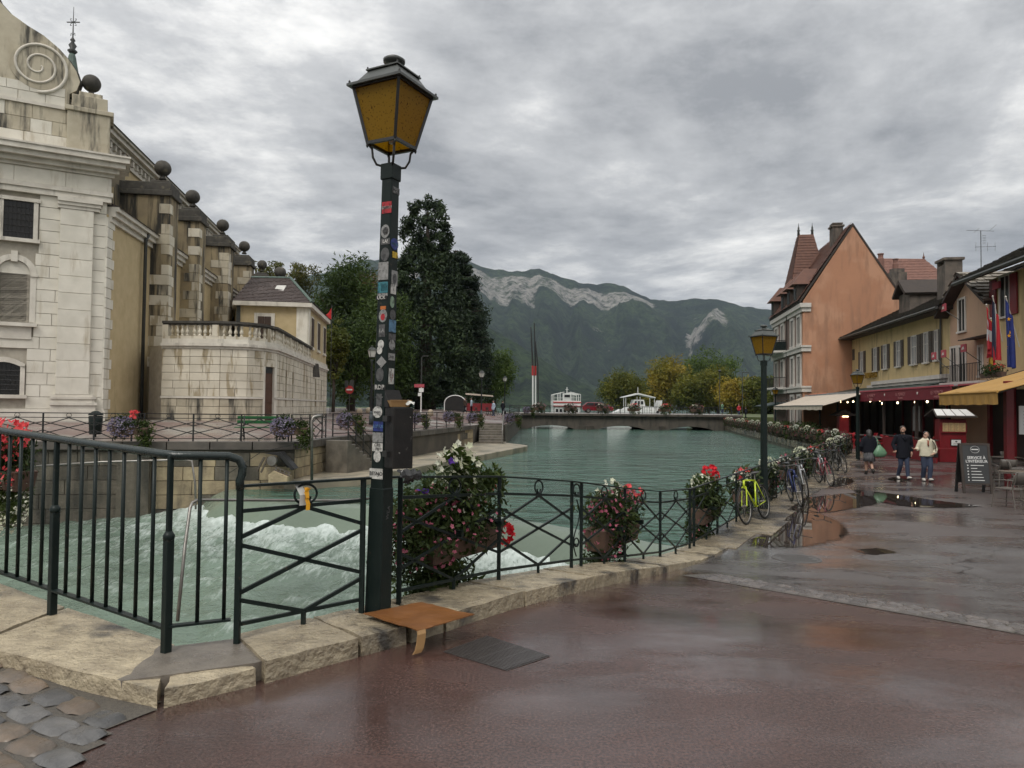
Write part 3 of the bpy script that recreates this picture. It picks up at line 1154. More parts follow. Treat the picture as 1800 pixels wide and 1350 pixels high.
# ---- mountains
def mountain_material(name, g1, g2, rock):
	m = bpy.data.materials.new(name)
	m.use_nodes = True
	nt = m.node_tree
	L = nt.links.new
	b = nt.nodes['Principled BSDF']
	b.inputs['Roughness'].default_value = 0.9
	b.inputs['Specular IOR Level'].default_value = 0.1
	g = nt.nodes.new('ShaderNodeNewGeometry')
	def noise(sc, det, rgh=0.65):
		n = nt.nodes.new('ShaderNodeTexNoise')
		n.inputs['Scale'].default_value = sc
		n.inputs['Detail'].default_value = det
		n.inputs['Roughness'].default_value = rgh
		L(g.outputs['Position'], n.inputs['Vector'])
		return n.outputs['Fac']
	def mr(f, a, c):
		n = nt.nodes.new('ShaderNodeMapRange')
		n.inputs[1].default_value = a
		n.inputs[2].default_value = c
		L(f, n.inputs[0])
		return n.outputs[0]
	def mix(f, A, B):
		n = nt.nodes.new('ShaderNodeMix')
		n.data_type = 'RGBA'
		L(f, n.inputs[0])
		for i, v in ((6, A), (7, B)):
			if isinstance(v, tuple):
				n.inputs[i].default_value = (*v, 1)
			else:
				L(v, n.inputs[i])
		return n.outputs[2]
	forest = mix(mr(noise(0.030, 7, 0.8), 0.40, 0.60), g1, g2)
	forest = mix(mr(noise(0.0035, 5), 0.45, 0.62), forest, tuple(c * 0.8 for c in g1))
	at_ = nt.nodes.new('ShaderNodeAttribute')
	at_.attribute_name = 'cliff'
	ad = nt.nodes.new('ShaderNodeMath')
	ad.operation = 'ADD'
	L(at_.outputs['Fac'], ad.inputs[0])
	sm = nt.nodes.new('ShaderNodeMath')
	sm.operation = 'MULTIPLY'
	sm.inputs[1].default_value = 0.9
	L(noise(0.016, 8, 0.72), sm.inputs[0])
	L(sm.outputs[0], ad.inputs[1])
	f = mr(ad.outputs[0], 0.95, 1.08)
	rockc = mix(mr(noise(0.03, 6, 0.8), 0.35, 0.65), rock, tuple(c * 0.5 for c in rock))
	col = mix(f, forest, rockc)
	L(col, b.inputs['Base Color'])
	bn = nt.nodes.new('ShaderNodeBump')
	bn.inputs['Strength'].default_value = 1.0
	bn.inputs['Distance'].default_value = 60.0
	L(noise(0.014, 8, 0.72), bn.inputs['Height'])
	L(bn.outputs[0], b.inputs['Normal'])
	return m
def interp(tab, u):
	if u <= tab[0][0]:
		return tab[0][1]
	for (a, va), (b, vb) in zip(tab[:-1], tab[1:]):
		if u <= b:
			return va + (vb - va) * (u - a) / (b - a)
	return tab[-1][1]
def mountain(name, tab, D, foot, material, cliffs, nu=420, nt_=110, seed=0, amp=1.0):
	P, cl = [], []
	u0, u1 = tab[0][0], tab[-1][0]
	for j in range(nt_):
		t = j / (nt_ - 1)
		back = t > 0.8
		row = []
		for i in range(nu):
			u = u0 + (u1 - u0) * i / (nu - 1)
			v = interp(tab, u)
			tt = min(1.0, t / 0.8)
			dist = D - (D - foot) * (1 - tt) if not back else D + (t - 0.8) * 5 * 900
			H = at(u, v, D).z + 4
			x = (u - 900) / FPX * dist
			w = fbm(x * 0.0011, dist * 0.0011, seed, 6)
			# gullies and spurs run down the slope
			gul = abs(fbm(u * 0.012 + 0.25 * w, seed + 3.3, 0.15 * tt, 5))
			shape = 0.35 * tt + 0.65 * tt ** 1.7
			z = H * shape
			z += amp * math.sin(math.pi * min(1, tt)) * (150 * w - 260 * gul + 90) * min(1, H / 500)
			z += amp * 16 * fbm(x * 0.012, dist * 0.012, seed + 1, 4) * min(1.0, tt * 2)
			if back:
				z = H * (1 - (t - 0.8) * 3)
			row.append((x, dist, max(-20, z) - (0 if tt > 0.02 else 30)))
			c = 0.0
			for (ua, ub, ta, tb, k) in cliffs:
				if ua < u < ub and ta < tt < tb:
					e = min(1, (u - ua) / 25, (ub - u) / 25) * min(1, (tt - ta) / 0.03, max(0.15, (tb - tt) / 0.03))
					c = max(c, k * max(0, e))
			cl.append(c)
		P.append(row)
	o = obj(name, MB().grid(P), material, smooth=True)
	a = o.data.attributes.new('cliff', 'FLOAT', 'POINT')
	a.data.foreach_set('value', cl)
	return tag(o, kind='structure')
M_MT1 = mountain_material('forest_slope_far', (0.008, 0.020, 0.008), (0.055, 0.085, 0.034), (0.42, 0.40, 0.36))
M_MT2 = mountain_material('forest_slope_near', (0.008, 0.021, 0.008), (0.055, 0.088, 0.032), (0.44, 0.40, 0.33))
FAR = [(-700, 640), (0, 590), (400, 520), (560, 480), (640, 458), (700, 455), (760, 446), (790, 448), (820, 460), (860, 473), (900, 478), (945, 474), (985, 487), (1020, 498), (1060, 499), (1100, 504), (1125, 519), (1150, 527), (1180, 530), (1220, 525), (1260, 528), (1300, 536), (1340, 545), (1400, 550), (1500, 556), (1650, 570), (1800, 590), (2100, 600), (2600, 640)]
mountain('mountain_ridge', FAR, 4600, 2300, M_MT1, [(640, 1170, 0.82, 0.97, 0.60), (780, 960, 0.74, 0.9, 0.58), (1185, 1300, 0.58, 0.78, 0.60), (1010, 1100, 0.5, 0.68, 0.42), (1130, 1440, 0.72, 0.97, 0.40), (960, 1010, 0.20, 0.34, 0.45)], seed=2.0)
NEAR = [(-300, 700), (200, 600), (500, 540), (700, 500), (780, 520), (850, 566), (900, 600), (960, 640), (1010, 668), (1050, 690), (1085, 708), (1110, 718)]
mountain('mountain_spur', NEAR, 2300, 1500, M_MT2, [(880, 925, 0.45, 0.7, 0.5), (970, 995, 0.3, 0.62, 0.52), (900, 1000, 0.86, 0.95, 0.35)], nu=260, nt_=80, seed=5.0, amp=0.8)
# ---- air between here and the mountains
hz = bpy.data.materials.new('air')
hz.use_nodes = True
hz.node_tree.nodes.clear()
ho = hz.node_tree.nodes.new('ShaderNodeOutputMaterial')
hv = hz.node_tree.nodes.new('ShaderNodeVolumePrincipled')
hv.inputs['Color'].default_value = (0.62, 0.74, 0.92, 1)
hv.inputs['Density'].default_value = 0.00005
hv.inputs['Density Attribute'].default_value = ''
hv.inputs['Temperature Attribute'].default_value = ''
try:
	hz.cycles.homogeneous_volume = True
except Exception:
	pass
hz.node_tree.links.new(hv.outputs[0], ho.inputs['Volume'])
HZ = MB().box(-9500, 9800, -500, 9500, -40, 1500)
haze = tag(obj('haze', HZ, hz), kind='stuff')
# ------------------------------------------------------------------ ironwork
M_IRON = mat('dark_green_iron', (0.007, 0.013, 0.012), (0.011, 0.018, 0.016), 6, 0.42, 0.15, 60, spec=0.22, rvar=0.1, blotch=((0.05, 0.04, 0.03), 14, 0.66, 0.74))
M_BLACK = mat('black_iron', (0.012, 0.013, 0.013), (0.02, 0.019, 0.018), 6, 0.4, 0.1, 50, blotch=((0.05, 0.04, 0.03), 10, 0.68, 0.75))
def lattice_panel(root, p, q, zp, zq, H=0.95, wide=True, bar=0.022, m=None, foot=True, scroll=True, depth=0.0):
	"""one panel of crossed bars between two posts; p,q xy; zp,zq base heights"""
	m = m or M_IRON
	p, q = Vector((*p, zp)), Vector((*q, zq))
	def P_(s, h):
		return p.lerp(q, s) + Vector((0, 0, h * H))
	A, X0, X1, D = (0.56, 0.70, 0.27, 0.40) if wide else (0.665, 0.62, 0.30, 0.26)
	for a, b in ((P_(0.5, 0.83), P_(0, A)), (P_(0.5, 0.83), P_(1, A)), (P_(0, X0), P_(1, X1)), (P_(1, X0), P_(0, X1)), (P_(0, D), P_(0.5, 0.10)), (P_(1, D), P_(0.5, 0.10))):
		obj('lattice_bar', MB().beam(a, b, bar * 0.7, bar), m, root)
	obj('upper_rail', MB().beam(P_(0, 0.84), P_(1, 0.84), 0.02, 0.024), m, root)
	obj('lower_rail', MB().beam(P_(0, 0.10), P_(1, 0.10), 0.02, 0.024), m, root)
	if foot:
		obj('foot', MB().beam(P_(0.5, 0.10), P_(0.5, -0.01), 0.028, 0.028), m, root)
	if scroll:
		obj('scroll', scroll_mb(P_(0.5, 0.92), (q - p).normalized(), 0.070 * H), m, root)
def scroll_mb(c, d, r):
	"""a ring of flat bar whose ends curl inwards"""
	d = Vector(d).normalized()
	up = Vector((0, 0, 1))
	pts = []
	for k in range(-13, 14):
		t = k / 13.0
		ang = math.pi / 2 + t * math.pi * 1.32
		rr = r * (1.0 if abs(t) < 0.72 else 1.0 - (abs(t) - 0.72) * 1.9)
		pts.append(c + d * (math.cos(ang) * rr * 1.25) + up * (math.sin(ang) * rr))
	return MB().tube(pts, 0.0085, 6)
def s_panel(root, p, q, zp, zq, H=0.95, m=None):
	m = m or M_IRON
	p, q = Vector((*p, zp)), Vector((*q, zq))
	d = (q - p).normalized()
	mid = p.lerp(q, 0.5)
	w = (q - p).length
	obj('scroll', scroll_mb(mid + Vector((0, 0, 0.91 * H)), d, 0.07 * H), m, root)
	pts = []
	for k in range(25):
		t = k / 24
		a = math.sin((t - 0.5) * 2 * math.pi) * w * 0.30
		pts.append(mid + d * a + Vector((0, 0, (0.14 + 0.66 * t) * H)))
	obj('scroll', MB().tube(pts, 0.008, 6), m, root)
	obj('scroll', scroll_mb(mid + Vector((0, 0, 0.30 * H)), d, 0.05 * H), m, root)
	obj('upper_rail', MB().beam(p + Vector((0, 0, 0.84 * H)), q + Vector((0, 0, 0.84 * H)), 0.018, 0.02), m, root)
	obj('lower_rail', MB().beam(p + Vector((0, 0, 0.10 * H)), q + Vector((0, 0, 0.10 * H)), 0.018, 0.02), m, root)
def post(root, x, y, z, H=0.95, w=0.036, m=None):
	obj('post', MB().box(x - w / 2, x + w / 2, y - w / 2, y + w / 2, z - 0.03, z + H), m or M_IRON, root, bevel=0.004)
def base_z(x, y):
	return road_z(x, y) + kerb_h(x, y)
def bank_pt(i, t):
	a, b = Vector(BANK[i]), Vector(BANK[i + 1])
	return a.lerp(b, t)

# lattice railing from the handrail scroll past the lamp and down the ramp
rail1 = thing('riverside_railing', 'dark green lattice railing with scrolls on the stone kerb beside the big sticker-covered lamp', 'railing', (0, 0, 0))
BZ = base_z
pA, pB = Vector((-1.70, 4.52)), Vector((-1.06, 5.17))
for p in (pA, pB):
	post(rail1, p.x, p.y, BZ(p.x, p.y), 0.95)
lattice_panel(rail1, pA, pB, BZ(*pA), BZ(*pB), wide=False, bar=0.026)
L5 = [Vector(BANK[4]), Vector(BANK[5])]
l5 = (L5[1] - L5[0]).length
d5 = (L5[1] - L5[0]) / l5
s_posts = []
def p5(s):
	return L5[0] + d5 * s
marks = [0.02, 1.42, 2.90, 3.14, 4.40, 5.70, 7.05, 7.27]
pts5 = [p5(s) for s in marks]
for p in pts5:
	post(rail1, p.x, p.y, BZ(p.x, p.y))
for k in range(len(marks) - 1):
	a, b = pts5[k], pts5[k + 1]
	if marks[k + 1] - marks[k] < 0.4:
		s_panel(rail1, a, b, BZ(*a), BZ(*b))
	else:
		lattice_panel(rail1, a, b, BZ(*a), BZ(*b))
tops = [pA, pB, Vector((-0.86, 5.43))] + pts5[1:]
for a, b in zip(tops[:-1], tops[1:]):
	obj('top_rail', MB().beam((a.x, a.y, BZ(*a) + 0.955), (b.x, b.y, BZ(*b) + 0.955), 0.045, 0.016), M_IRON, rail1)
# promenade railing going on towards the restaurants
rail2 = thing('promenade_railing', 'long dark lattice railing with bicycles leaning on it along the wet promenade', 'railing', (0, 0, 0))
L6 = [p5(7.29), Vector(BANK[6])]
l6 = (L6[1] - L6[0]).length
d6 = (L6[1] - L6[0]) / l6
s = 0.0
prev = L6[0]
n6 = int(l6 / 1.5)
for k in range(n6):
	a = L6[0] + d6 * (l6 * k / n6)
	b = L6[0] + d6 * (l6 * (k + 1) / n6)
	post(rail2, b.x, b.y, BZ(*b))
	lattice_panel(rail2, a, b, BZ(*a), BZ(*b), scroll=k < 6)
	obj('top_rail', MB().beam((a.x, a.y, BZ(*a) + 0.955), (b.x, b.y, BZ(*b) + 0.955), 0.045, 0.016), M_IRON, rail2)
rail3 = thing('promenade_railing', 'far dark railing hidden under a row of flower boxes leading to the bridge', 'railing', (0, 0, 0))
L7 = [Vector(BANK[6]), Vector(BANK[7])]
l7 = (L7[1] - L7[0]).length
d7 = (L7[1] - L7[0]) / l7
n7 = int(l7 / 2.0)
for k in range(n7):
	a = L7[0] + d7 * (l7 * k / n7)
	b = L7[0] + d7 * (l7 * (k + 1) / n7)
	post(rail3, b.x, b.y, BZ(*b))
	obj('lattice_bar', MB().beam((a.x, a.y, BZ(*a) + 0.1), (b.x, b.y, BZ(*b) + 0.8), 0.02), M_IRON, rail3)
	obj('lattice_bar', MB().beam((a.x, a.y, BZ(*a) + 0.8), (b.x, b.y, BZ(*b) + 0.1), 0.02), M_IRON, rail3)
for h in (0.1, 0.955):
	a, b = L7
	obj('top_rail' if h > 0.5 else 'lower_rail', MB().beam((a.x, a.y, BZ(*a) + h), (b.x, b.y, BZ(*b) + h), 0.04, 0.02), M_IRON, rail3)

# handrail with upright bars on the footbridge
rail0 = thing('footbridge_railing', 'tall dark green railing with upright bars and rounded wet handrail at the near left', 'railing', (-2.06, 4.35, 0.13))
D3 = Vector((-0.866, 0.5, 0.048))
def q0(s, h):
	return D3 * s + Vector((0, 0, h))
HR = 1.156
M_RAIL = mat('wet_green_rail', (0.008, 0.015, 0.014), (0.014, 0.024, 0.022), 8, 0.22, 0.25, 90, rvar=0.12)
ret = Vector((0.36, 0.17, -0.005))          # short return towards the lattice post
hand = [q0(s, HR) for s in (5.2, 4.4, 3.6, 2.8, 2.0, 1.2, 0.5, 0.08)] + [Vector((0.03, 0.005, HR - 0.002)), ret * 0.35 + Vector((0, 0, HR - 0.004)), ret * 0.82 + Vector((0, 0, HR - 0.008)), ret * 0.97 + Vector((0, 0, HR - 0.03)), ret * 1.03 + Vector((0, 0, HR - 0.075)), ret * 1.02 + Vector((0, 0, HR - 0.125)), ret * 0.99 + Vector((0, 0, HR - 0.165)), ret + Vector((0, 0, 0.94))]
ho_ = obj('handrail', MB().tube(hand, 0.027, 10), M_RAIL, rail0, smooth=True)
obj('lower_rail', MB().beam(q0(5.2, 0.12), q0(0, 0.12), 0.045, 0.014), M_IRON, rail0)
obj('lower_rail', MB().beam(q0(0, 0.13), ret * 0.9 + Vector((0, 0, 0.135)), 0.045, 0.014), M_IRON, rail0)
for s in (0.0, 1.256, 2.512, 3.768, 5.02):
	b = q0(s, 0)
	o = obj('post', MB().beam(b + Vector((0, 0, -0.06)), b + Vector((0, 0, 0.66)), 0.048, 0.048, up=D3).beam(b + Vector((0, 0, 0.64)), b + Vector((0, 0, HR)), 0.030, 0.030, up=D3), M_IRON, rail0, bevel=0.004)
	obj('collar', MB().lathe([(0.026, 0), (0.034, 0.01), (0.034, 0.03), (0.02, 0.055)], 10, (b.x, b.y, b.z + 0.645)), M_IRON, rail0, smooth=True)
	for k in range(1, 8):
		ss = s + 1.256 * k / 8
		if ss < 5.1:
			obj('bar', MB().tube([q0(ss, 0.12), q0(ss, HR)], 0.0125, 8), M_IRON, rail0, smooth=True)
for t in (0.42, 0.80):
	obj('bar', MB().tube([ret * t + Vector((0, 0, 0.13)), ret * t + Vector((0, 0, HR - 0.005))], 0.0125, 8), M_IRON, rail0, smooth=True)

# thin galvanised pipe bent over the water behind the handrail
M_GALV = mat('galvanised_pipe', (0.30, 0.29, 0.27), (0.20, 0.18, 0.16), 5, 0.35, 0.2, 60, metal=0.7)
pp = [at(312, 1092, 4.62), at(325, 960, 4.85), at(334, 893, 5.0), at(338, 884, 5.02), at(347, 879, 5.08), at(420, 879, 5.4), at(600, 880, 6.1), at(655, 876, 6.3)]
tag(obj('water_gauge_pipe', MB().tube(pp, 0.011, 8), M_GALV, smooth=True), 'thin galvanised pipe bent at a right angle behind the upright-bar railing', 'pipe')

# yellow tag and wipe tied to the scroll
M_YEL = mat('yellow_ribbon', (0.75, 0.36, 0.01), (0.6, 0.28, 0.01), 10, 0.5, 0.1)
M_WHITE = mat('white_paper', (0.62, 0.62, 0.58), (0.5, 0.5, 0.47), 12, 0.7, 0.1)
c0 = pA.lerp(pB, 0.5)
cz = BZ(*c0) + 0.87
tie = thing('tied_ribbon', 'yellow ribbon and grey rag tied to the scroll left of the lamp', 'ribbon', (c0.x + 0.005, c0.y - 0.03, cz))
def ribbon(pts, w):
	dd = Vector((0.7, 0.7, 0))
	return MB().grid([[Vector(p) + dd * (w * k) + Vector((0, -0.004 * (1 - k * k), 0)) for k in (-0.5, 0, 0.5)] for p in pts])
obj('ribbon', ribbon([(0.01, -0.01, 0.05), (0.02, -0.02, 0.0), (0.018, -0.018, -0.03), (0.026, -0.015, -0.06), (0.025, -0.02, -0.10)], 0.03), M_YEL, tie)
obj('ribbon', ribbon([(0.03, -0.012, 0.045), (0.012, -0.024, 0.02), (0.024, -0.02, -0.02)], 0.026), M_YEL, tie)
obj('rag', ribbon([(-0.05, 0.0, 0.07), (-0.03, -0.01, 0.04), (-0.008, -0.015, 0.0), (-0.012, -0.012, -0.07)], 0.05), M_WHITE, tie)

# ------------------------------------------------------------------ lamps
def amber():
	m = bpy.data.materials.new('amber_lamp_glass')
	m.use_nodes = True
	nt = m.node_tree
	L = nt.links.new
	b = nt.nodes['Principled BSDF']
	b.inputs['Roughness'].default_value = 0.35
	g = nt.nodes.new('ShaderNodeNewGeometry')
	n = nt.nodes.new('ShaderNodeTexNoise')
	n.inputs['Scale'].default_value = 70
	n.inputs['Detail'].default_value = 3
	L(g.outputs['Position'], n.inputs['Vector'])
	mr = nt.nodes.new('ShaderNodeMapRange')
	mr.inputs[1].default_value = 0.60
	mr.inputs[2].default_value = 0.68
	L(n.outputs['Fac'], mr.inputs[0])
	mx = nt.nodes.new('ShaderNodeMix')
	mx.data_type = 'RGBA'
	L(mr.outputs[0], mx.inputs[0])
	mx.inputs[6].default_value = (0.62, 0.44, 0.06, 1)
	mx.inputs[7].default_value = (0.10, 0.07, 0.02, 1)
	L(mx.outputs[2], b.inputs['Base Color'])
	tl = nt.nodes.new('ShaderNodeBsdfTranslucent')
	L(mx.outputs[2], tl.inputs['Color'])
	ms = nt.nodes.new('ShaderNodeMixShader')
	ms.inputs[0].default_value = 0.75
	L(b.outputs[0], ms.inputs[1])
	L(tl.outputs[0], ms.inputs[2])
	tp = nt.nodes.new('ShaderNodeBsdfTransparent')
	tp.inputs['Color'].default_value = (0.85, 0.6, 0.15, 1)
	m3 = nt.nodes.new('ShaderNodeMixShader')
	m3.inputs[0].default_value = 0.22
	L(ms.outputs[0], m3.inputs[1])
	L(tp.outputs[0], m3.inputs[2])
	L(m3.outputs[0], nt.nodes['Material Output'].inputs['Surface'])
	return m
M_AMBER = amber()
M_LAMPTOP = mat('grey_lamp_roof', (0.075, 0.08, 0.075), (0.05, 0.055, 0.05), 5, 0.4, 0.1, 30)
M_FROST = mat('frosted_lamp_glass', (0.62, 0.60, 0.55), (0.5, 0.49, 0.45), 4, 0.3, 0.05)
def lamp(label, loc, rotz=0.0, H=3.32, group=None, detail=True, round_=False, glass=None, postm=None, lean=None):
	"""four-sided lantern on a tapered post; H = post height"""
	glass = glass or M_AMBER
	postm = postm or M_IRON
	root = thing('street_lamp', label, 'street lamp', loc, rotz, group)
	if lean:
		root.rotation_euler = (lean[0], lean[1], rotz)
	if round_:
		obj('base', MB().lathe([(0.13, 0), (0.13, 0.5), (0.10, 0.55), (0.10, 0.75), (0.075, 0.8)], 12), postm, root, smooth=True)
		obj('post', MB().lathe([(0.07, 0.7), (0.055, H - 0.05), (0.09, H - 0.04), (0.09, H)], 12), postm, root, smooth=True)
	else:
		obj('base', MB().frustum((0, 0), 0.070, 0.070, 0, 0.92, 0, 0.064, 0.064), postm, root, bevel=0.008)
		obj('post', MB().frustum((0, 0), 0.060, 0.060, 0.90, H, 0, 0.048, 0.048), postm, root, bevel=0.01)
		obj('collar', MB().frustum((0, 0), 0.056, 0.056, H - 0.10, H + 0.02), postm, root, bevel=0.006)
	z = H + 0.16
	a, b = 0.125, 0.205
	h = 0.40
	fr = MB()
	cs = [(-1, -1), (1, -1), (1, 1), (-1, 1)]
	for sx, sy in cs:
		fr.beam((sx * a, sy * a, z), (sx * b, sy * b, z + h), 0.02)
		fr.tube([(sx * 0.035, sy * 0.035, H), (sx * 0.075, sy * 0.075, H + 0.01), (sx * 0.095, sy * 0.095, H + 0.06), (sx * 0.10, sy * 0.10, H + 0.12), (sx * 0.125, sy * 0.125, z)], 0.009, 6)
	for (w, zz) in ((a, z), (b, z + h)):
		for k in range(4):
			p, q = cs[k], cs[(k + 1) % 4]
			fr.beam((p[0] * w, p[1] * w, zz), (q[0] * w, q[1] * w, zz), 0.022)
	obj('lantern_frame', fr, M_BLACK, root)
	for k in range(4):
		p, q = cs[k], cs[(k + 1) % 4]
		e = 0.97
		obj('pane', MB().prism([(p[0] * a * e, p[1] * a * e, z), (q[0] * a * e, q[1] * a * e, z), (q[0] * b * e, q[1] * b * e, z + h), (p[0] * b * e, p[1] * b * e, z + h)], (-(p[0] + q[0]) / 2 * 0.004, -(p[1] + q[1]) / 2 * 0.004, 0)), glass, root)
	obj('bulb', MB().lathe([(0.02, 0), (0.03, 0.05), (0.03, 0.16), (0.012, 0.2)], 10, (0, 0, z + 0.02)), M_FROST, root, smooth=True)
	rf = MB()
	rf.frustum((0, 0), b + 0.035, b + 0.035, z + h, z + h + 0.018)
	rf.frustum((0, 0), b, b, z + h + 0.018, z + h + 0.135, 0, 0.13, 0.13)
	rf.frustum((0, 0), 0.145, 0.145, z + h + 0.135, z + h + 0.145)
	rf.frustum((0, 0), 0.125, 0.125, z + h + 0.145, z + h + 0.185, 0, 0.06, 0.06)
	ro = obj('lantern_roof', rf, M_LAMPTOP, root)
	fn = MB().lathe([(0.05, 0), (0.04, 0.03), (0.045, 0.035), (0.080, 0.045), (0.082, 0.065), (0.05, 0.085), (0.01, 0.09)], 16, (0, 0, z + h + 0.18))
	obj('finial', fn, M_LAMPTOP, root, smooth=True)
	if detail:
		bs = MB()
		for sx, sy in cs:
			bs.lathe([(0.008, 0), (0.008, 0.02), (0.003, 0.026)], 6, (sx * (b + 0.02), sy * (b + 0.02), z + h + 0.018))
			bs.lathe([(0.006, 0), (0.006, 0.016)], 6, (sx * 0.135, sy * 0.135, z + h + 0.145))
			bs.lathe([(0.003, -0.035), (0.010, -0.02), (0.008, 0)], 6, (sx * a, sy * a, z))
		obj('bolts', bs, M_BLACK, root)
	return root
LZ = base_z(-0.955, 5.24)
big = lamp('tall street lamp with amber lantern, its post covered in stickers, beside the black bin', (-0.955, 5.24, LZ - 0.03), R(62), H=3.27)
big.matrix_world = Matrix.Translation((-0.955, 5.24, LZ - 0.03)) @ Matrix.Rotation(0.014, 4, 'Y') @ Matrix.Rotation(R(62), 4, 'Z')
# stickers on the two visible faces of the post (local frame; front-left face = -x side, front-right face = -y side)
PAL = {'grey': (0.30, 0.30, 0.29), 'dgrey': (0.10, 0.10, 0.10), 'white': (0.62, 0.61, 0.57), 'red': (0.45, 0.02, 0.03), 'blue': (0.02, 0.04, 0.22),
	   'teal': (0.04, 0.20, 0.24), 'sky': (0.10, 0.22, 0.35), 'yellow': (0.6, 0.40, 0.02), 'orange': (0.55, 0.16, 0.03), 'green': (0.25, 0.36, 0.26), 'black': (0.015, 0.015, 0.015)}
def pm(k):
	c = PAL[k]
	return mat('sticker_' + k, c, tuple(x * 0.55 for x in c), 45, 0.5, 0.1, 40, blotch=(tuple(x * 0.35 for x in c), 30, 0.56, 0.62))
def half_w(z):
	return 0.060 + (0.048 - 0.060) * (z - 0.9) / (3.27 - 0.9) + 0.0012 if z > 0.9 else 0.069
def sticker(face, v, off, w, h, colr, shape='rect', txt=None, tcol='black', tsize=None):
	"""v: photo row of the sticker's middle, giving its height on the post"""
	z = 1.6 + (712.5 - v) / 1260 * 5.24 - LZ + 0.03
	hw = half_w(z)
	rot = (R(90), 0, 0) if face == 'r' else (R(90), 0, R(-90))
	n = Vector((0, -1, 0)) if face == 'r' else Vector((-1, 0, 0))
	side = Vector((1, 0, 0)) if face == 'r' else Vector((0, -1, 0))
	c = n * hw + side * off + Vector((0, 0, z))
	if shape == 'rect':
		poly = [c + side * (w / 2 * a) + Vector((0, 0, h / 2 * b)) for a, b in ((-1, -1), (1, -1), (1, 1), (-1, 1))]
	elif shape == 'diamond':
		poly = [c + side * (w / 2 * a) + Vector((0, 0, h / 2 * b)) for a, b in ((0, -1), (1, 0), (0, 1), (-1, 0))]
	else:
		poly = [c + side * (w / 2 * math.cos(t * math.pi / 8)) + Vector((0, 0, h / 2 * math.sin(t * math.pi / 8))) for t in range(16)]
	s_ = obj('sticker', MB().prism(poly, n * 0.0022), pm(colr), big)
	if txt:
		text(txt, tsize or h * 0.7, pm(tcol), s_, c + n * 0.0026, rot, ext=0.0006, bold=True)
	return s_
# 'l' = face turned left, 'r' = face turned right
for a in (
	('r', 333, 0.00, 0.085, 0.05, 'black', 'rect', 'VILLE\nAUTE', 'grey', 0.026),
	('l', 365, 0.012, 0.085, 0.085, 'red', 'rect', None), ('l', 365, 0.012, 0.086, 0.022, 'white', 'rect', 'RED', 'black', 0.022),
	('l', 407, 0.005, 0.078, 0.10, 'grey', 'round', None), ('l', 407, 0.01, 0.055, 0.06, 'dgrey', 'round', None),
	('r', 428, 0.00, 0.09, 0.085, 'blue', 'round', None), ('r', 428, 0.0, 0.08, 0.016, 'sky', 'rect', None),
	('l', 425, 0.01, 0.08, 0.045, 'dgrey', 'rect', 'LA!', 'white', 0.034),
	('l', 448, 0.01, 0.078, 0.10, 'dgrey', 'round', None), ('r', 447, 0.01, 0.06, 0.045, 'yellow', 'rect', None),
	('l', 477, 0.00, 0.09, 0.13, 'grey', 'rect', None), ('r', 488, 0.01, 0.07, 0.11, 'grey', 'rect', None), ('r', 489, 0.01, 0.05, 0.075, 'dgrey', 'round', None),
	('l', 506, 0.00, 0.09, 0.08, 'teal', 'rect', None), ('l', 506, 0.012, 0.055, 0.055, 'sky', 'rect', None), ('l', 519, 0.0, 0.09, 0.022, 'grey', 'rect', None),
	('l', 524, -0.01, 0.10, 0.03, 'black', 'rect', 'UCK', 'white', 0.036), ('r', 508, 0.0, 0.06, 0.07, 'white', 'rect', None), ('r', 531, -0.01, 0.05, 0.085, 'green', 'round', None),
	('l', 542, 0.01, 0.05, 0.025, 'orange', 'rect', None), ('l', 556, 0.01, 0.075, 0.095, 'grey', 'round', None), ('l', 558, 0.01, 0.04, 0.05, 'red', 'round', None),
	('r', 553, 0.0, 0.065, 0.075, 'dgrey', 'round', None), ('r', 573, 0.0, 0.08, 0.09, 'sky', 'rect', None), ('r', 592, 0.0, 0.08, 0.045, 'dgrey', 'rect', None),
	('l', 582, 0.005, 0.055, 0.09, 'dgrey', 'rect', 'LA', 'grey', 0.04), ('l', 606, 0.0, 0.055, 0.065, 'white', 'round', None), ('l', 616, -0.01, 0.05, 0.06, 'white', 'round', None),
	('r', 606, 0.0, 0.07, 0.075, 'grey', 'round', None), ('r', 627, 0.0, 0.075, 0.05, 'grey', 'rect', 'lost', 'dgrey', 0.03),
	('l', 637, 0.01, 0.09, 0.085, 'grey', 'diamond', None), ('l', 659, 0.0, 0.07, 0.10, 'dgrey', 'round', None),
	('r', 661, 0.0, 0.06, 0.115, 'white', 'rect', None), ('r', 661, 0.0, 0.045, 0.10, 'red', 'diamond', 'A\nD\nE', 'white', 0.022),
	('l', 681, 0.0, 0.108, 0.035, 'black', 'rect', 'RDP', 'white', 0.046), ('l', 703, 0.0, 0.05, 0.09, 'dgrey', 'rect', None), ('l', 698, 0.0, 0.07, 0.03, 'grey', 'diamond', None),
	('l', 724, -0.01, 0.085, 0.085, 'white', 'round', 'mem', 'dgrey', 0.03), ('l', 749, 0.0, 0.085, 0.07, 'blue', 'rect', 'LOTUS', 'sky', 0.03),
	('l', 768, 0.0, 0.095, 0.07, 'grey', 'rect', None), ('l', 785, 0.0, 0.095, 0.06, 'white', 'rect', 'CRB\nPB', 'black', 0.03),
	('l', 801, 0.0, 0.065, 0.085, 'white', 'round', None), ('l', 831, -0.005, 0.12, 0.075, 'white', 'rect', 'BESNO', 'black', 0.038)):
	sticker(*a)
# scratched tag on the base
text('WEA', 0.045, pm('dgrey'), big, (0.0, -0.0665, 0.74), (R(90), R(-80), 0), 0.0005, 'lettering')

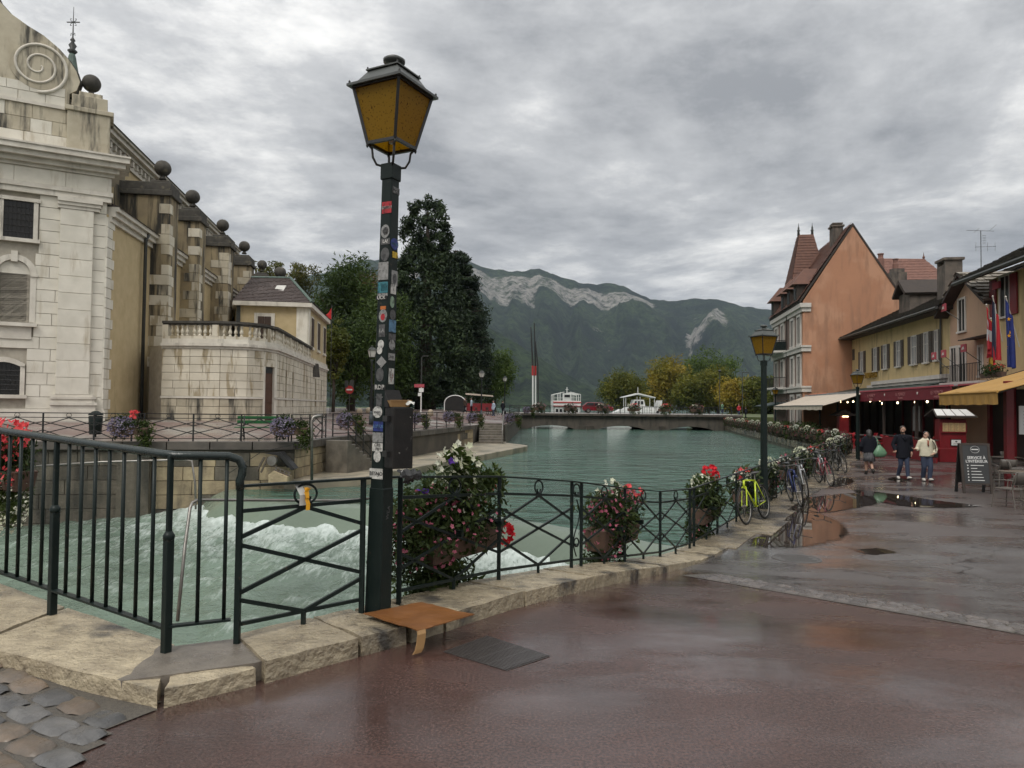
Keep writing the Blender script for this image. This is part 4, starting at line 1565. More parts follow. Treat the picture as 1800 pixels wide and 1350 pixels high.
# black bin hung on the post, lid up, food tray on top
M_BIN = mat('black_bin_metal', (0.008, 0.0075, 0.007), (0.015, 0.013, 0.012), 9, 0.5, 0.25, 30, spec=0.3, blotch=((0.06, 0.055, 0.05), 25, 0.66, 0.74))
bx, by = -0.80, 5.10
zb, zt = 1.6 - (822 - 713) / 1260 * 5.1, 1.6 - (716 - 713) / 1260 * 5.1
bin_ = thing('waste_bin', 'black metal bin with raised lid strapped to the stickered lamp post', 'bin', (bx, by, zb), R(33))
hh = zt - zb
bb = MB()
bb.frustum((0, 0), 0.075, 0.080, 0, hh)
obj('body', bb, M_BIN, bin_, bevel=0.006)
obj('lid', MB().prism([(-0.078, 0.075, hh), (0.078, 0.075, hh), (0.05, 0.115, hh + 0.125), (-0.06, 0.115, hh + 0.125)], (0, 0.008, 0)), M_BIN, bin_)
obj('lid', MB().prism([(-0.079, 0.078, hh), (-0.079, 0.0, hh), (-0.069, 0.10, hh + 0.11)], (0.006, 0, 0)), M_BIN, bin_)
obj('bracket', MB().box(-0.10, -0.06, -0.02, 0.06, 0.08, 0.12).box(-0.10, -0.06, -0.02, 0.06, hh - 0.1, hh - 0.06), M_BLACK, bin_)
obj('rivet', MB().lathe([(0.006, 0), (0.004, 0.004)], 8, (0, 0, 0)), M_GALV, bin_, loc=(-0.03, -0.081, 0.11), rot=(R(90), 0, 0))
obj('rivet', MB().lathe([(0.006, 0), (0.004, 0.004)], 8, (0, 0, 0)), M_GALV, bin_, loc=(0.05, -0.081, 0.36), rot=(R(90), 0, 0))
M_KRAFT = mat('kraft_card', (0.40, 0.24, 0.10), (0.33, 0.19, 0.08), 9, 0.6, 0.1)
tr = thing('food_tray', 'brown card food tray left on top of the black bin', 'food tray', (bx + 0.0, by - 0.01, zt + 0.004), R(25))
t_ = MB()
t_.grid([[(-0.062, -0.035, 0), (0.062, -0.035, 0)], [(-0.075, -0.048, 0.045), (0.075, -0.048, 0.045)]])
t_.grid([[(-0.062, 0.035, 0), (0.062, 0.035, 0)], [(-0.075, 0.048, 0.045), (0.075, 0.048, 0.045)]])
t_.grid([[(-0.062, -0.035, 0), (-0.062, 0.035, 0)], [(-0.075, -0.048, 0.045), (-0.075, 0.048, 0.045)]])
t_.grid([[(0.062, -0.035, 0), (0.062, 0.035, 0)], [(0.075, -0.048, 0.045), (0.075, 0.048, 0.045)]])
t_.add([(-0.062, -0.035, 0.001), (0.062, -0.035, 0.001), (0.062, 0.035, 0.001), (-0.062, 0.035, 0.001)], [(0, 1, 2, 3)])
obj('tray', t_, M_KRAFT, tr)
obj('rim', MB().beam((-0.077, -0.05, 0.046), (0.077, -0.05, 0.046), 0.004).beam((0.077, -0.05, 0.046), (0.077, 0.05, 0.046), 0.004), M_KRAFT, tr)
nap = thing('paper_napkin', 'crumpled white paper napkin beside the food tray on the bin', 'napkin', (bx + 0.07, by - 0.045, zt + 0.004))
obj('paper', MB().grid([[(0.02 * i + 0.006 * math.sin(j * 2.1), 0.008 * j, 0.012 + 0.03 * abs(fbm(i * 0.9, j * 0.8, 2)) * 2) for j in range(4)] for i in range(-1, 3)]), M_WHITE, nap)
M_BAG = mat('black_plastic_bag', (0.02, 0.02, 0.021), (0.03, 0.03, 0.03), 6, 0.18, 0.6, 18, bdist=0.02)
bag = MB()
P = []
for i in range(9):
	t = i / 8
	row = []
	for j in range(9):
		s_ = j / 8 - 0.5
		row.append((s_ * (0.16 - 0.05 * abs(t - 0.3)) + 0.05 * t + 0.02 * fbm(i * 0.8, j * 0.9, 4), -0.055 - 0.03 * math.sin(t * 3) + 0.03 * fbm(i, j, 9.0), -0.005 - 0.085 * t + 0.03 * s_ * t + 0.025 * fbm(i * 0.9, j * 0.7, 1)))
	P.append(row)
bag.grid(P)
bg_ = obj('plastic_bag', bag, M_BAG, smooth=False, loc=(bx + 0.035, by - 0.01, zb), rot=(0, 0, R(33)))
tag(bg_, 'shiny black plastic bag hanging out under the black bin', 'bag')

# wet cardboard sheet on the kerb
M_CARD = mat('wet_cardboard', (0.20, 0.082, 0.024), (0.15, 0.060, 0.018), 5, 0.38, 0.12, 30, rvar=0.1)
cq = [onz(638, 1080, 0.155), onz(734, 1110, 0.150), onz(834, 1084, 0.145), onz(742, 1060, 0.155)]
sheet = thing('cardboard_sheet', 'flattened wet orange-brown cardboard lying on the kerb at the lamp foot', 'cardboard', tuple(cq[1]))
P = []
for i in range(11):
	row = []
	for j in range(11):
		s_, t = i / 10, j / 10
		p = cq[0] * (1 - s_) * (1 - t) + cq[1] * s_ * (1 - t) + cq[2] * s_ * t + cq[3] * (1 - s_) * t
		p = p + Vector((0, 0, 0.012 * fbm(s_ * 2, t * 2, 5) + 0.012 * (s_ * t) ** 2 + 0.008))
		row.append(tuple(p - cq[1]))
	P.append(row)
so = obj('sheet', MB().grid(P), M_CARD, sheet)
sm_ = so.modifiers.new('thick', 'SOLIDIFY')
sm_.thickness = 0.006
fl = [Vector((0, 0, 0.004)), Vector((0.005, -0.008, -0.02)), Vector((0.0, -0.012, -0.07)), Vector((-0.008, -0.02, -0.115)), Vector((-0.022, -0.03, -0.138))]
fw = (cq[2] - cq[1]).normalized() * 0.065
fo = obj('flap', MB().grid([[p - fw * 0.05, p + fw] for p in fl]), M_KRAFT, sheet)
fo.modifiers.new('thick', 'SOLIDIFY').thickness = 0.004

# drain grating let into the road
M_GRATE = mat('cast_iron_grate', (0.045, 0.040, 0.038), (0.062, 0.055, 0.052), 20, 0.28, 0.2, 60)
gq = [onroad(778, 1146), onroad(890, 1180), onroad(968, 1154), onroad(856, 1118)]
gr = thing('drain_grating', 'dark iron drain grating set in the brown road beside the cardboard', 'drain grating', tuple(gq[0]))
def gpt(s, t, dz):
	p = gq[0] * (1 - s) * (1 - t) + gq[1] * s * (1 - t) + gq[2] * s * t + gq[3] * (1 - s) * t
	return Vector((p.x, p.y, road_z(p.x, p.y) + dz)) - gq[0]
obj('frame', MB().grid([[gpt(i / 6, j / 6, 0.002) for j in range(7)] for i in range(7)]), M_GRATE, gr)
for k in range(22):
	t = (k + 0.5) / 22
	obj('bar', MB().beam(gpt(0.02, t, 0.003), gpt(0.98, t, 0.003), 0.012, 0.006), M_GRATE, gr)
for k in range(5):
	s_ = (k + 0.5) / 5
	obj('bar', MB().beam(gpt(s_, 0.02, 0.0025), gpt(s_, 0.98, 0.0025), 0.014, 0.006), M_GRATE, gr)
# round manhole cover
mc = onroad(1400, 982)
mh = thing('manhole_cover', 'round iron manhole cover in the grey asphalt near the puddle', 'manhole cover', (mc.x, mc.y, mc.z))
M_MH = mat('manhole_iron', (0.07, 0.066, 0.064), (0.10, 0.095, 0.09), 25, 0.4, 0.4, 80)
def slope_at(p):
	e = 0.2
	return (road_z(p.x, p.y + e) - road_z(p.x, p.y - e)) / (2 * e), (road_z(p.x + e, p.y) - road_z(p.x - e, p.y)) / (2 * e)
sy_, sx_ = slope_at(mc)
mh.rotation_euler = (math.atan(sy_), -math.atan(sx_), 0)
obj('rim', MB().lathe([(0.36, 0), (0.36, 0.008), (0.325, 0.008), (0.325, 0.0)], 32), M_MH, mh)
obj('cover', MB().lathe([(0.318, 0), (0.318, 0.006)], 32), M_MH, mh)
for k in range(7):
	obj('rib', MB().box(-0.24 if k % 2 else -0.2, 0.24 if k % 2 else 0.2, (k - 3) * 0.075 - 0.014, (k - 3) * 0.075 + 0.014, 0.006, 0.011), M_MH, mh)
# ------------------------------------------------------------------ church on the left bank
M_WSTONE = mat('white_limestone', (0.74, 0.70, 0.61), (0.62, 0.585, 0.50), 1.5, 0.75, 0.3, 25, rnd=0.06, streak=((0.42, 0.36, 0.26), 0.55, 0.75))
M_WSTONE2 = mat('stained_limestone', (0.52, 0.47, 0.36), (0.40, 0.35, 0.26), 1.5, 0.8, 0.4, 25, rnd=0.14, streak=((0.06, 0.055, 0.045), 0.50, 0.64, 0.18))
M_TSTONE = mat('terrace_stone', (0.68, 0.63, 0.52), (0.54, 0.49, 0.39), 0.8, 0.75, 0.4, 25, rnd=0.08, streak=((0.36, 0.30, 0.20), 0.54, 0.60, 0.22))
M_MOULD = mat('pale_moulding', (0.70, 0.66, 0.58), (0.54, 0.50, 0.43), 2.0, 0.75, 0.2, 25, streak=((0.20, 0.18, 0.15), 0.58, 0.8))
M_BACK = mat('wall_joint', (0.44, 0.40, 0.33), (0.32, 0.29, 0.24), 3, 0.85, 0.3)
M_OCHRE = mat('ochre_render', (0.54, 0.43, 0.25), (0.46, 0.36, 0.20), 2.0, 0.85, 0.5, 60, streak=((0.30, 0.23, 0.13), 0.60, 0.85))
M_OCHREST = mat('stained_ochre_render', (0.36, 0.29, 0.17), (0.24, 0.19, 0.12), 1.0, 0.85, 0.4, 40, streak=((0.035, 0.032, 0.025), 0.46, 0.60, 0.12))
M_DKSTONE = mat('blackened_stone', (0.085, 0.078, 0.065), (0.04, 0.037, 0.032), 3, 0.85, 0.5, 25, blotch=((0.18, 0.16, 0.11), 2.0, 0.6, 0.75))
M_SLATE = mat('dark_roof_tile', (0.085, 0.065, 0.055), (0.05, 0.042, 0.04), 6, 0.7, 0.6, 18, squash=(1, 1, 4))
M_DARK = mat('dark_opening', (0.012, 0.012, 0.012), (0.02, 0.018, 0.016), 2, 0.3, 0.05)
M_COPPER = mat('green_copper', (0.10, 0.16, 0.13), (0.06, 0.08, 0.07), 5, 0.6, 0.2)
M_PIPE = mat('dark_downpipe', (0.035, 0.04, 0.038), (0.05, 0.05, 0.045), 4, 0.5, 0.1)
M_SIGNBLUE = mat('enamel_blue', (0.012, 0.022, 0.16), (0.01, 0.02, 0.13), 4, 0.3, 0.02)
GZ = 0.75
ch = thing('church', 'white stone baroque church with ball-topped buttresses beside the river on the left', 'church', (-18.86, 33.0, GZ), R(29.3))
def px_x(px):
	return (px - 180) * 0.0262
def px_z(v):
	return (709 - v) * 0.0258 + 0.85
W0 = -11.0
holes_px = [(22, 80, 355, 440), (16, 76, 455, 585), (5, 68, 632, 705)]
holes = [(px_x(a) - W0, px_x(b) - W0, px_z(d), px_z(c)) for a, b, c, d in holes_px]
obj('facade_wall', MB().box(W0, 0, 0.05, 1.2, 0, 12.0), M_BACK, ch)
ashlar(ch, (W0 + 4.0, 0), (-0.02, 0), 0.55, 10.1, 0.52, 1.15, [M_WSTONE], thick=0.2, holes=[(a - 4.0, b - 4.0, c, d) for a, b, c, d in holes], proud=0.004, gap=0.007)
# plinth, pilaster and its base and capital
def mould(name, x0, x1, zs, parent=ch, m=M_MOULD, y1=0.3):
	"""stack of strips (z0,z1,projection)"""
	b = MB()
	for k, (z0, z1, p) in enumerate(zs):
		b.box(x0 - p * 0.0, x1 + p, -p, y1, z0, z1)
	return obj(name, b, m, parent)
mould('plinth', W0, 0.02, [(-0.3, 0.45, 0.12), (0.45, 0.55, 0.07)])
pilx0, pilx1 = px_x(110), px_x(160)
obj('pilaster', MB().box(pilx0, pilx1, -0.16, 0.1, 0.55, 9.6), M_WSTONE, ch)
ashlar(ch, (pilx0, -0.16), (pilx1, -0.16), 1.2, 9.6, 0.75, 2.0, [M_WSTONE], thick=0.1, proud=0.004)
mould('pilaster_base', pilx0 - 0.16, pilx1, [(0.0, 0.5, 0.30), (0.5, 0.72, 0.27), (0.72, 0.85, 0.33), (0.85, 1.0, 0.24), (1.0, 1.1, 0.29), (1.1, 1.2, 0.21)])
mould('pilaster_capital', pilx0 - 0.10, pilx1, [(9.6, 9.75, 0.22), (9.75, 9.9, 0.28), (9.9, 10.1, 0.34)])
mould('entablature', W0, 0.0, [(10.1, 10.35, 0.16), (10.35, 10.55, 0.22), (10.55, 11.25, 0.14), (11.25, 11.4, 0.26), (11.4, 11.62, 0.45), (11.62, 11.85, 0.70), (11.85, 12.08, 0.85), (12.08, 12.16, 0.90)], y1=1.3)
ashlar(ch, (W0 + 4.0, -0.14), (0.0, -0.14), 10.55, 11.25, 0.7, 1.5, [M_WSTONE], thick=0.08, proud=0.003)
# barred windows
def barred(x0, x1, z0, z1, arch=False):
	f = MB()
	w = 0.17
	f.box(x0 - w, x0, -0.09, 0.05, z0 - 0.1, z1).box(x1, x1 + w, -0.09, 0.05, z0 - 0.1, z1)
	if not arch:
		f.box(x0 - w - 0.08, x1 + w + 0.08, -0.13, 0.05, z1, z1 + 0.16)
	else:
		n = 8
		for k in range(n):
			t0, t1 = k / n, (k + 1) / n
			xa, xb = x0 - w + (x1 - x0 + 2 * w) * t0, x0 - w + (x1 - x0 + 2 * w) * t1
			za, zb_ = z1 - 0.12 + 0.28 * math.sin(math.pi * t0), z1 - 0.12 + 0.28 * math.sin(math.pi * t1)
			f.prism([(xa, -0.09, za), (xb, -0.09, zb_), (xb, -0.09, zb_ + 0.22), (xa, -0.09, za + 0.22)], (0, 0.14, 0))
	f.box(x0 - w - 0.1, x1 + w + 0.1, -0.16, 0.05, z0 - 0.16, z0)
	wn_ = obj('window', f, M_MOULD, ch)
	obj('pane', MB().box(x0 - 0.02, x1 + 0.02, 0.0, 0.045, z0, z1 + (0.2 if arch else 0)), M_DARK, wn_)
	g = MB()
	nb = 7
	for k in range(1, nb):
		x = x0 + (x1 - x0) * k / nb
		g.tube([(x, -0.05, z0), (x, -0.05, z1 + (0.15 if arch else 0))], 0.012, 5)
	for k in range(1, 6):
		z = z0 + (z1 - z0) * k / 6
		g.tube([(x0 - 0.03, -0.055, z), (x1 + 0.03, -0.055, z)], 0.012, 5)
	obj('grille', g, M_BLACK, wn_)
barred(px_x(30), px_x(72), px_z(430), px_z(366))
barred(px_x(13), px_x(60), px_z(697), px_z(648), True)
# blind niche
nx0, nx1, nz0, nz1 = px_x(24), px_x(70), px_z(573), px_z(492)
nf = MB()
nf.box(nx0 - 0.22, nx0, -0.06, 0.02, nz0, nz1).box(nx1, nx1 + 0.22, -0.06, 0.02, nz0, nz1)
nf.box(nx0 - 0.28, nx0, -0.10, 0.02, nz1 - 0.06, nz1 + 0.04).box(nx1, nx1 + 0.28, -0.10, 0.02, nz1 - 0.06, nz1 + 0.04)
nf.box(nx0 - 0.5, nx1 + 0.3, -0.22, 0.02, nz0 - 0.2, nz0 - 0.04).box(nx0 - 0.02, nx1 + 0.1, -0.08, 0.02, nz0 - 0.75, nz0 - 0.2)
n = 12
rc = (nx1 - nx0) / 2
for k in range(n):
	t0, t1 = math.pi * k / n, math.pi * (k + 1) / n
	q = [((nx0 + nx1) / 2 - rr * math.cos(t), -0.06, nz1 + 0.04 + rr * math.sin(t)) for rr, t in ((rc, t0), (rc, t1), (rc + 0.24, t1), (rc + 0.24, t0))]
	nf.prism(q, (0, 0.08, 0))
nf.box((nx0 + nx1) / 2 - 0.12, (nx0 + nx1) / 2 + 0.12, -0.11, 0.02, nz1 + rc - 0.05, nz1 + rc + 0.42)
obj('niche', nf, M_MOULD, ch)
ib = MB().box(nx0, nx1, 0.05, 0.12, nz0 - 0.04, nz1 + 0.04)
ib.prism([((nx0 + nx1) / 2 - rc * math.cos(math.pi * k / 12), 0.045, nz1 + 0.04 + rc * math.sin(math.pi * k / 12)) for k in range(13)], (0, 0.05, 0))
obj('niche_back', ib, M_WSTONE, ch)
# street name plates
sg = thing('street_name_plate', 'blue enamel plate reading Place Saint-François de Sales on the white pilaster', 'street sign', (0, 0, 0))
sg.location = Vector((-18.86, 33.0, GZ)) + Matrix.Rotation(R(29.3), 3, 'Z') @ Vector((px_x(127), -0.17, px_z(593)))
sg.rotation_euler = (0, 0, R(29.3))
obj('plate', MB().box(-0.34, 0.34, -0.015, 0.0, -0.17, 0.17), M_SIGNBLUE, sg, bevel=0.005)
wl = mat('sign_white', (0.75, 0.75, 0.73), (0.7, 0.7, 0.68), 4, 0.4, 0.0)
for t_s, zz, sz in (('PLACE', 0.095, 0.11), ('SAINT-FRANÇOIS', 0.0, 0.072), ('DE SALES', -0.095, 0.11)):
	text(t_s, sz, wl, sg, (0, -0.017, zz), (R(90), 0, 0), 0.001, bold=True)
# attic storey with scrolled shoulder and pedestal
att = [(-330, 268), (-330, -120), (-20, -40), (5, 5), (14, 28), (30, 45), (55, 60), (78, 71), (98, 86), (115, 104), (127, 122), (133, 140), (128, 157), (118, 165), (118, 268)]
obj('attic_wall', MB().prism([(px_x(a), 0.0, px_z(b)) for a, b in att], (0, 1.1, 0)), M_WSTONE2, ch)
obj('attic_coping', MB().tube([(px_x(a), 0.5, px_z(b) + 0.03) for a, b in att[2:14]], 0.12, 6), M_DKSTONE, ch)
ashlar(ch, (W0 + 5, -0.0), (px_x(118), -0.0), px_z(268), px_z(196), 0.6, 1.2, [M_WSTONE, M_WSTONE2], thick=0.08, proud=0.004)
ashlar(ch, (W0 + 5, -0.0), (px_x(112), -0.0), px_z(190), px_z(158), 0.42, 1.2, [M_WSTONE], thick=0.08, proud=0.004)
obj('string_course', MB().box(W0, px_x(116), -0.10, 0.02, px_z(196), px_z(190)), M_MOULD, ch)
sp = []
cx_, cz_ = px_x(72), px_z(127)
for k in range(90):
	t = k / 89
	a = -math.pi * 0.5 + t * math.pi * 4.6
	rr = 1.08 * (1 - t) ** 0.9 + 0.10
	sp.append((cx_ + rr * math.cos(a), -0.04, cz_ + rr * math.sin(a)))
obj('volute', MB().tube(sp, [0.075 - 0.035 * k / 89 for k in range(90)], 6), M_MOULD, ch, smooth=True)
obj('volute_disc', MB().lathe([(1.06, 0), (1.06, 0.06)], 28), M_WSTONE2, ch, loc=(cx_, 0.02, cz_), rot=(R(90), 0, 0))
ped = MB().box(px_x(116), px_x(181), -0.22, 1.3, px_z(268), px_z(196)).box(px_x(112), px_x(186), -0.30, 1.4, px_z(196), px_z(188)).box(px_x(122), px_x(176), -0.16, 1.2, px_z(188), px_z(165)).box(px_x(132), px_x(168), 0.0, 0.9, px_z(165), px_z(156))
pd = obj('pedestal', ped, M_WSTONE2, ch, bevel=0.02)
def ball(parent, x, y, z, r, m=M_DKSTONE):
	return obj('ball_finial', MB().lathe([(r * 0.45, -r * 1.45), (r * 0.40, -r * 1.25), (r * 0.25, -r * 1.05)] + [(r * math.sin(math.pi * (k + 1.2) / 13), -r * math.cos(math.pi * (k + 1.2) / 13)) for k in range(11)], 18, (x, y, z)), m, parent, smooth=True)
ball(ch, px_x(150), 0.4, px_z(133), 0.40)
# ---- flank of the church, receding along the river (own local frame as children with rotation)
side = Matrix.Rotation(R(99.0 - 29.3), 4, 'Z')
def sobj(name, mb_, m, parent=ch, **k):
	o = obj(name, mb_, m, parent, **k)
	o.rotation_euler = (0, 0, R(99.0 - 29.3))
	return o
def sblock(name, cx, cy, cz, sx, sy, sz, m, rz=0.0):
	v = side @ Vector((cx, cy, cz))
	return block(ch, name, v.x, v.y, v.z, sx, sy, sz, m, R(99.0 - 29.3) + rz)
# aisle wall
sobj('aisle_wall', MB().box(0.0, 40, 0.0, 3.4, 0, 9.6), M_OCHRE)
sobj('aisle_cornice', MB().box(0.2, 40, -0.12, 0.2, 9.3, 9.55).box(0.2, 40, -0.28, 0.2, 9.55, 9.8).box(0.2, 40, -0.42, 0.2, 9.8, 10.0), M_MOULD)
sobj('aisle_roof', MB().prism([(0.3, -0.5, 10.0), (0.3, 3.4, 11.8), (0.3, 3.4, 10.0)], (39.6, 0, 0)), M_SLATE)
for k in range(20):      # long-and-short corner stones
	sblock('quoin', 0.28 + 0.12 * (k % 2), 0.02, 0.3 + k * 0.47, 0.62 + 0.25 * (k % 2), 0.14, 0.455, M_WSTONE)
sobj('downpipe', MB().tube([(4.55, -0.2, 0), (4.55, -0.2, 9.4), (4.55, -0.35, 9.75)], 0.09, 8), M_PIPE, smooth=True)
# buttresses with quoins, caps and balls
for (s0, p, wdt) in ((5.9, 0.95, 1.5), (11.4, 1.05, 1.5), (18.6, 1.2, 1.6), (25.6, 1.3, 1.6), (33.5, 1.3, 1.6)):
	sobj('buttress', MB().box(s0, s0 + wdt, -p, 3.5, 0, 12.2), M_OCHREST)
	sobj('buttress_cap', MB().box(s0 - 0.15, s0 + wdt + 0.15, -p - 0.15, 2.5, 12.2, 12.5).box(s0 - 0.05, s0 + wdt + 0.05, -p - 0.05, 2.3, 12.5, 12.95).box(s0 + 0.3, s0 + wdt - 0.3, -p + 0.15, -p + 1.2, 12.95, 13.15), M_DKSTONE, bevel=0.03)
	v = side @ Vector((s0 + wdt / 2, -p + 0.65, 13.95))
	ball(ch, v.x, v.y, v.z, 0.44)
	for k in range(21):
		l = (0.75 + 0.55 * rg.random()) if k % 2 else (0.35 + 0.35 * rg.random())
		if rg.random() < 0.14:
			continue
		c = side @ Vector((s0 + 0.03, -p + l / 2, 0.3 + k * 0.56))
		block(ch, 'quoin', c.x, c.y, c.z, l, 0.12, 0.54, M_TSTONE if rg.random() < 0.5 else M_WSTONE2, R(99 - 29.3 - 90))
		l2 = 0.5 + 0.3 * (k % 2)
		sblock('quoin', s0 + l2 / 2, -p + 0.02, 0.3 + k * 0.56, l2, 0.12, 0.54, M_TSTONE)
# raised wall behind the first bay, then the nave with clerestory, cornice and roof
sobj('stained_wall', MB().box(0.5, 6.0, 1.6, 2.2, 9.8, 12.9), M_OCHREST)
sobj('nave_wall', MB().box(1.0, 40, 3.2, 15, 0, 16.0), M_OCHRE)
nc = MB()
for z0, z1, pj in ((15.2, 15.4, 0.12), (15.4, 15.8, 0.06), (15.8, 16.0, 0.3), (16.0, 16.25, 0.55), (16.25, 16.4, 0.7)):
	nc.box(1.0, 40.2, 3.2 - pj, 3.4, z0, z1)
sobj('nave_cornice', nc, M_MOULD)
for k in range(46):
	sobj('bracket', MB().box(8.0 + k * 0.7, 8.25 + k * 0.7, 2.95, 3.2, 15.45, 15.78), M_MOULD)
sobj('nave_roof', MB().prism([(0.8, 2.4, 16.4), (0.8, 9.1, 22.5), (0.8, 15.8, 16.4)], (39.6, 0, 0)), M_SLATE)
for k in range(5):
	x = 8.6 + k * 7.0
	w = MB()
	n = 10
	for j in range(n):
		t0, t1 = math.pi * j / n, math.pi * (j + 1) / n
		w.prism([(x + 1.0 - rr * math.cos(t), 3.1, 13.0 + rr * math.sin(t)) for rr, t in ((0.85, t0), (0.85, t1), (1.1, t1), (1.1, t0))], (0, 0.2, 0))
	wo_ = sobj('window', w, M_MOULD)
	o_ = obj('pane', MB().prism([(x + 1.0 - 0.85 * math.cos(math.pi * j / 10), 3.15, 13.0 + 0.85 * math.sin(math.pi * j / 10)) for j in range(11)], (0, 0.04, 0)), M_DARK, wo_)
# little spire with iron cross
fl_ = at(125, 170, 46)
fz = fl_.z
spz = lambda v: at(125, v, 46).z
spi = thing('spire', 'slim green copper spirelet with ornate iron cross rising behind the church gable', 'spire', (fl_.x, 46, spz(220)))
obj('spire_cone', MB().lathe([(0.95, 0), (0.42, spz(130) - spz(220)), (0.22, spz(100) - spz(220)), (0.15, spz(94) - spz(220))], 8), M_COPPER, spi)
o0 = spz(220)
obj('knop', MB().lathe([(0.12, spz(96) - o0), (0.30, spz(90) - o0), (0.14, spz(86) - o0), (0.24, spz(80) - o0), (0.08, spz(74) - o0), (0.16, spz(71) - o0), (0.05, spz(66) - o0)], 12), M_PIPE, spi, smooth=True)
cr = MB()
cr.tube([(0, 0, spz(70) - o0), (0, 0, spz(12) - o0)], [0.05, 0.015], 6)
cr.tube([(-0.42, 0, spz(39) - o0), (0.42, 0, spz(39) - o0)], 0.035, 6)
for sx, sz in ((-1, 1), (1, 1), (-1, -1), (1, -1)):
	cz0 = spz(39) - o0
	cr.tube([(0.02 * sx, 0, cz0 + 0.02 * sz), (0.16 * sx, 0, cz0 + 0.1 * sz), (0.2 * sx, 0, cz0 + 0.22 * sz), (0.1 * sx, 0, cz0 + 0.22 * sz)], 0.02, 5)
	cr.tube([(0.0, 0, spz(62) - o0), (0.12 * sx, 0, spz(58) - o0), (0.14 * sx, 0, spz(63) - o0)], 0.02, 5)
obj('cross', cr, M_PIPE, spi)

# ------------------------------------------------------------------ curved balustraded terrace
TW = [(-17.7, 36.2), (-16.2, 36.0), (-14.7, 36.05), (-13.5, 36.5), (-12.95, 37.3), (-12.75, 38.6), (-13.0, 40.6), (-13.75, 46.0), (-14.6, 52.0), (-15.8, 61.0)]
TG, TD = 0.75, 4.55
ter = thing('terrace', 'curved pale stone terrace wall with balustrade in front of the church flank', 'terrace', (0, 0, 0))
inner = [(-22.0, 61.0), (-19.6, 42.0), (-19.0, 37.5)]
mb = MB().prism([(x, y, TG - 0.3) for x, y in offset_line(TW, -0.12) + inner], (0, 0, TD - TG + 0.3))
obj('terrace_core', mb, M_BACK, ter)
def strip_mould(name, pts, zs, m, parent):
	b = MB()
	for z0, z1, p in zs:
		lo, li = offset_line(pts, p), offset_line(pts, -0.3)
		b.grid([[(x, y, z0) for x, y in li], [(x, y, z0) for x, y in lo], [(x, y, z1) for x, y in lo], [(x, y, z1) for x, y in li]])
		b.f.append(tuple(len(b.v) - 4 * len(pts) + k * len(pts) for k in range(4)))
		b.f.append(tuple(len(b.v) - 4 * len(pts) + k * len(pts) + len(pts) - 1 for k in range(4)))
	return obj(name, b, m, parent)
door_s = None
for i in range(len(TW) - 1):
	a, b = Vector(TW[i]), Vector(TW[i + 1])
	L_ = (b - a).length
	hs = []
	if i == 4:
		hs = [(0.16, 1.16, 0, 3.35)]
	if i == 6:
		hs = [(0.75, 1.2, 1.55, 3.3), (3.1, 3.55, 1.55, 3.3)]
	if i == 7:
		hs = [(3.6, 4.1, 1.9, 3.2)]
	if i == 8:
		hs = [(2.0, 2.6, 1.6, 3.2), (5.5, 6.1, 1.6, 3.2)]
	for h in hs:
		c0_, c1_ = a + (b - a) * (h[0] / L_), a + (b - a) * (h[1] / L_)
		d_ = (b - a) / L_
		nn = Vector((d_.y, -d_.x))
		wq = MB().prism([(*(c0_ + nn * -0.12), h[2] + TG), (*(c1_ + nn * -0.12), h[2] + TG), (*(c1_ + nn * -0.12), h[3] + TG), (*(c0_ + nn * -0.12), h[3] + TG)], (*(nn * 0.03), 0))
		if i == 4:
			M_DOOR = mat('brown_door', (0.10, 0.045, 0.022), (0.07, 0.03, 0.016), 5, 0.5, 0.2, 30)
			dr = obj('door', wq, M_DOOR, ter)
			ang = math.atan2(d_.y, d_.x)
			for k in range(3):
				z0 = TG + 0.2 + k * 0.75
				q0_, q1_ = c0_.lerp(c1_, 0.18), c0_.lerp(c1_, 0.82)
				obj('door_panel', MB().prism([(*(q0_ + nn * -0.09), z0), (*(q1_ + nn * -0.09), z0), (*(q1_ + nn * -0.09), z0 + 0.6), (*(q0_ + nn * -0.09), z0 + 0.6)], (*(nn * 0.02), 0)), M_DOOR, dr)
			q0_, q1_ = c0_.lerp(c1_, 0.06), c0_.lerp(c1_, 0.94)
			obj('transom_grille', MB().prism([(*(q0_ + nn * -0.088), TG + 2.5), (*(q1_ + nn * -0.088), TG + 2.5), (*(q1_ + nn * -0.088), TG + 3.3), (*(q0_ + nn * -0.088), TG + 3.3)], (*(nn * 0.015), 0)), M_DARK, dr)
			jb = MB()
			for (ca, cb) in ((-0.20, 0.0), (L_ * 0 + (h[1] - h[0]), h[1] - h[0] + 0.26)):
				pA_, pB_ = c0_ + d_ * ca, c0_ + d_ * cb
				jb.prism([(*(pA_ - nn * 0.1), TG), (*(pB_ - nn * 0.1), TG), (*(pB_ - nn * 0.1), TG + 3.45), (*(pA_ - nn * 0.1), TG + 3.45)], (*(nn * 0.13), 0))
			obj('door_jamb', jb, M_WSTONE, ter)
		else:
			wo_ = obj('window', wq, M_DARK, ter)
	if i == 4:
		hs = [(0.0, 1.45, 0, 3.45)] if L_ > 1.4 else [(0.0, L_, 0, 3.45)]
	# plinth zone and wall zone
	ashlar(ter, a, b, TG - 0.1, TG + 1.12, 0.41, 1.0, [M_WSTONE2 if i < 4 else M_TSTONE], thick=0.3, holes=hs, proud=0.01, gap=0.01)
	ashlar(ter, a, b, TG + 1.22, TG + 3.62, 0.40, 0.95 if i < 7 else 1.4, [M_TSTONE], thick=0.2, holes=hs, proud=0.006, gap=0.01)
doorgap = [TW[:5], [tuple(Vector(TW[5]) * 0.9 + Vector(TW[4]) * 0.1)] + TW[5:]]
for seg in doorgap:
	strip_mould('plinth_moulding', seg, [(TG + 1.12, TG + 1.22, 0.08)], M_MOULD, ter)
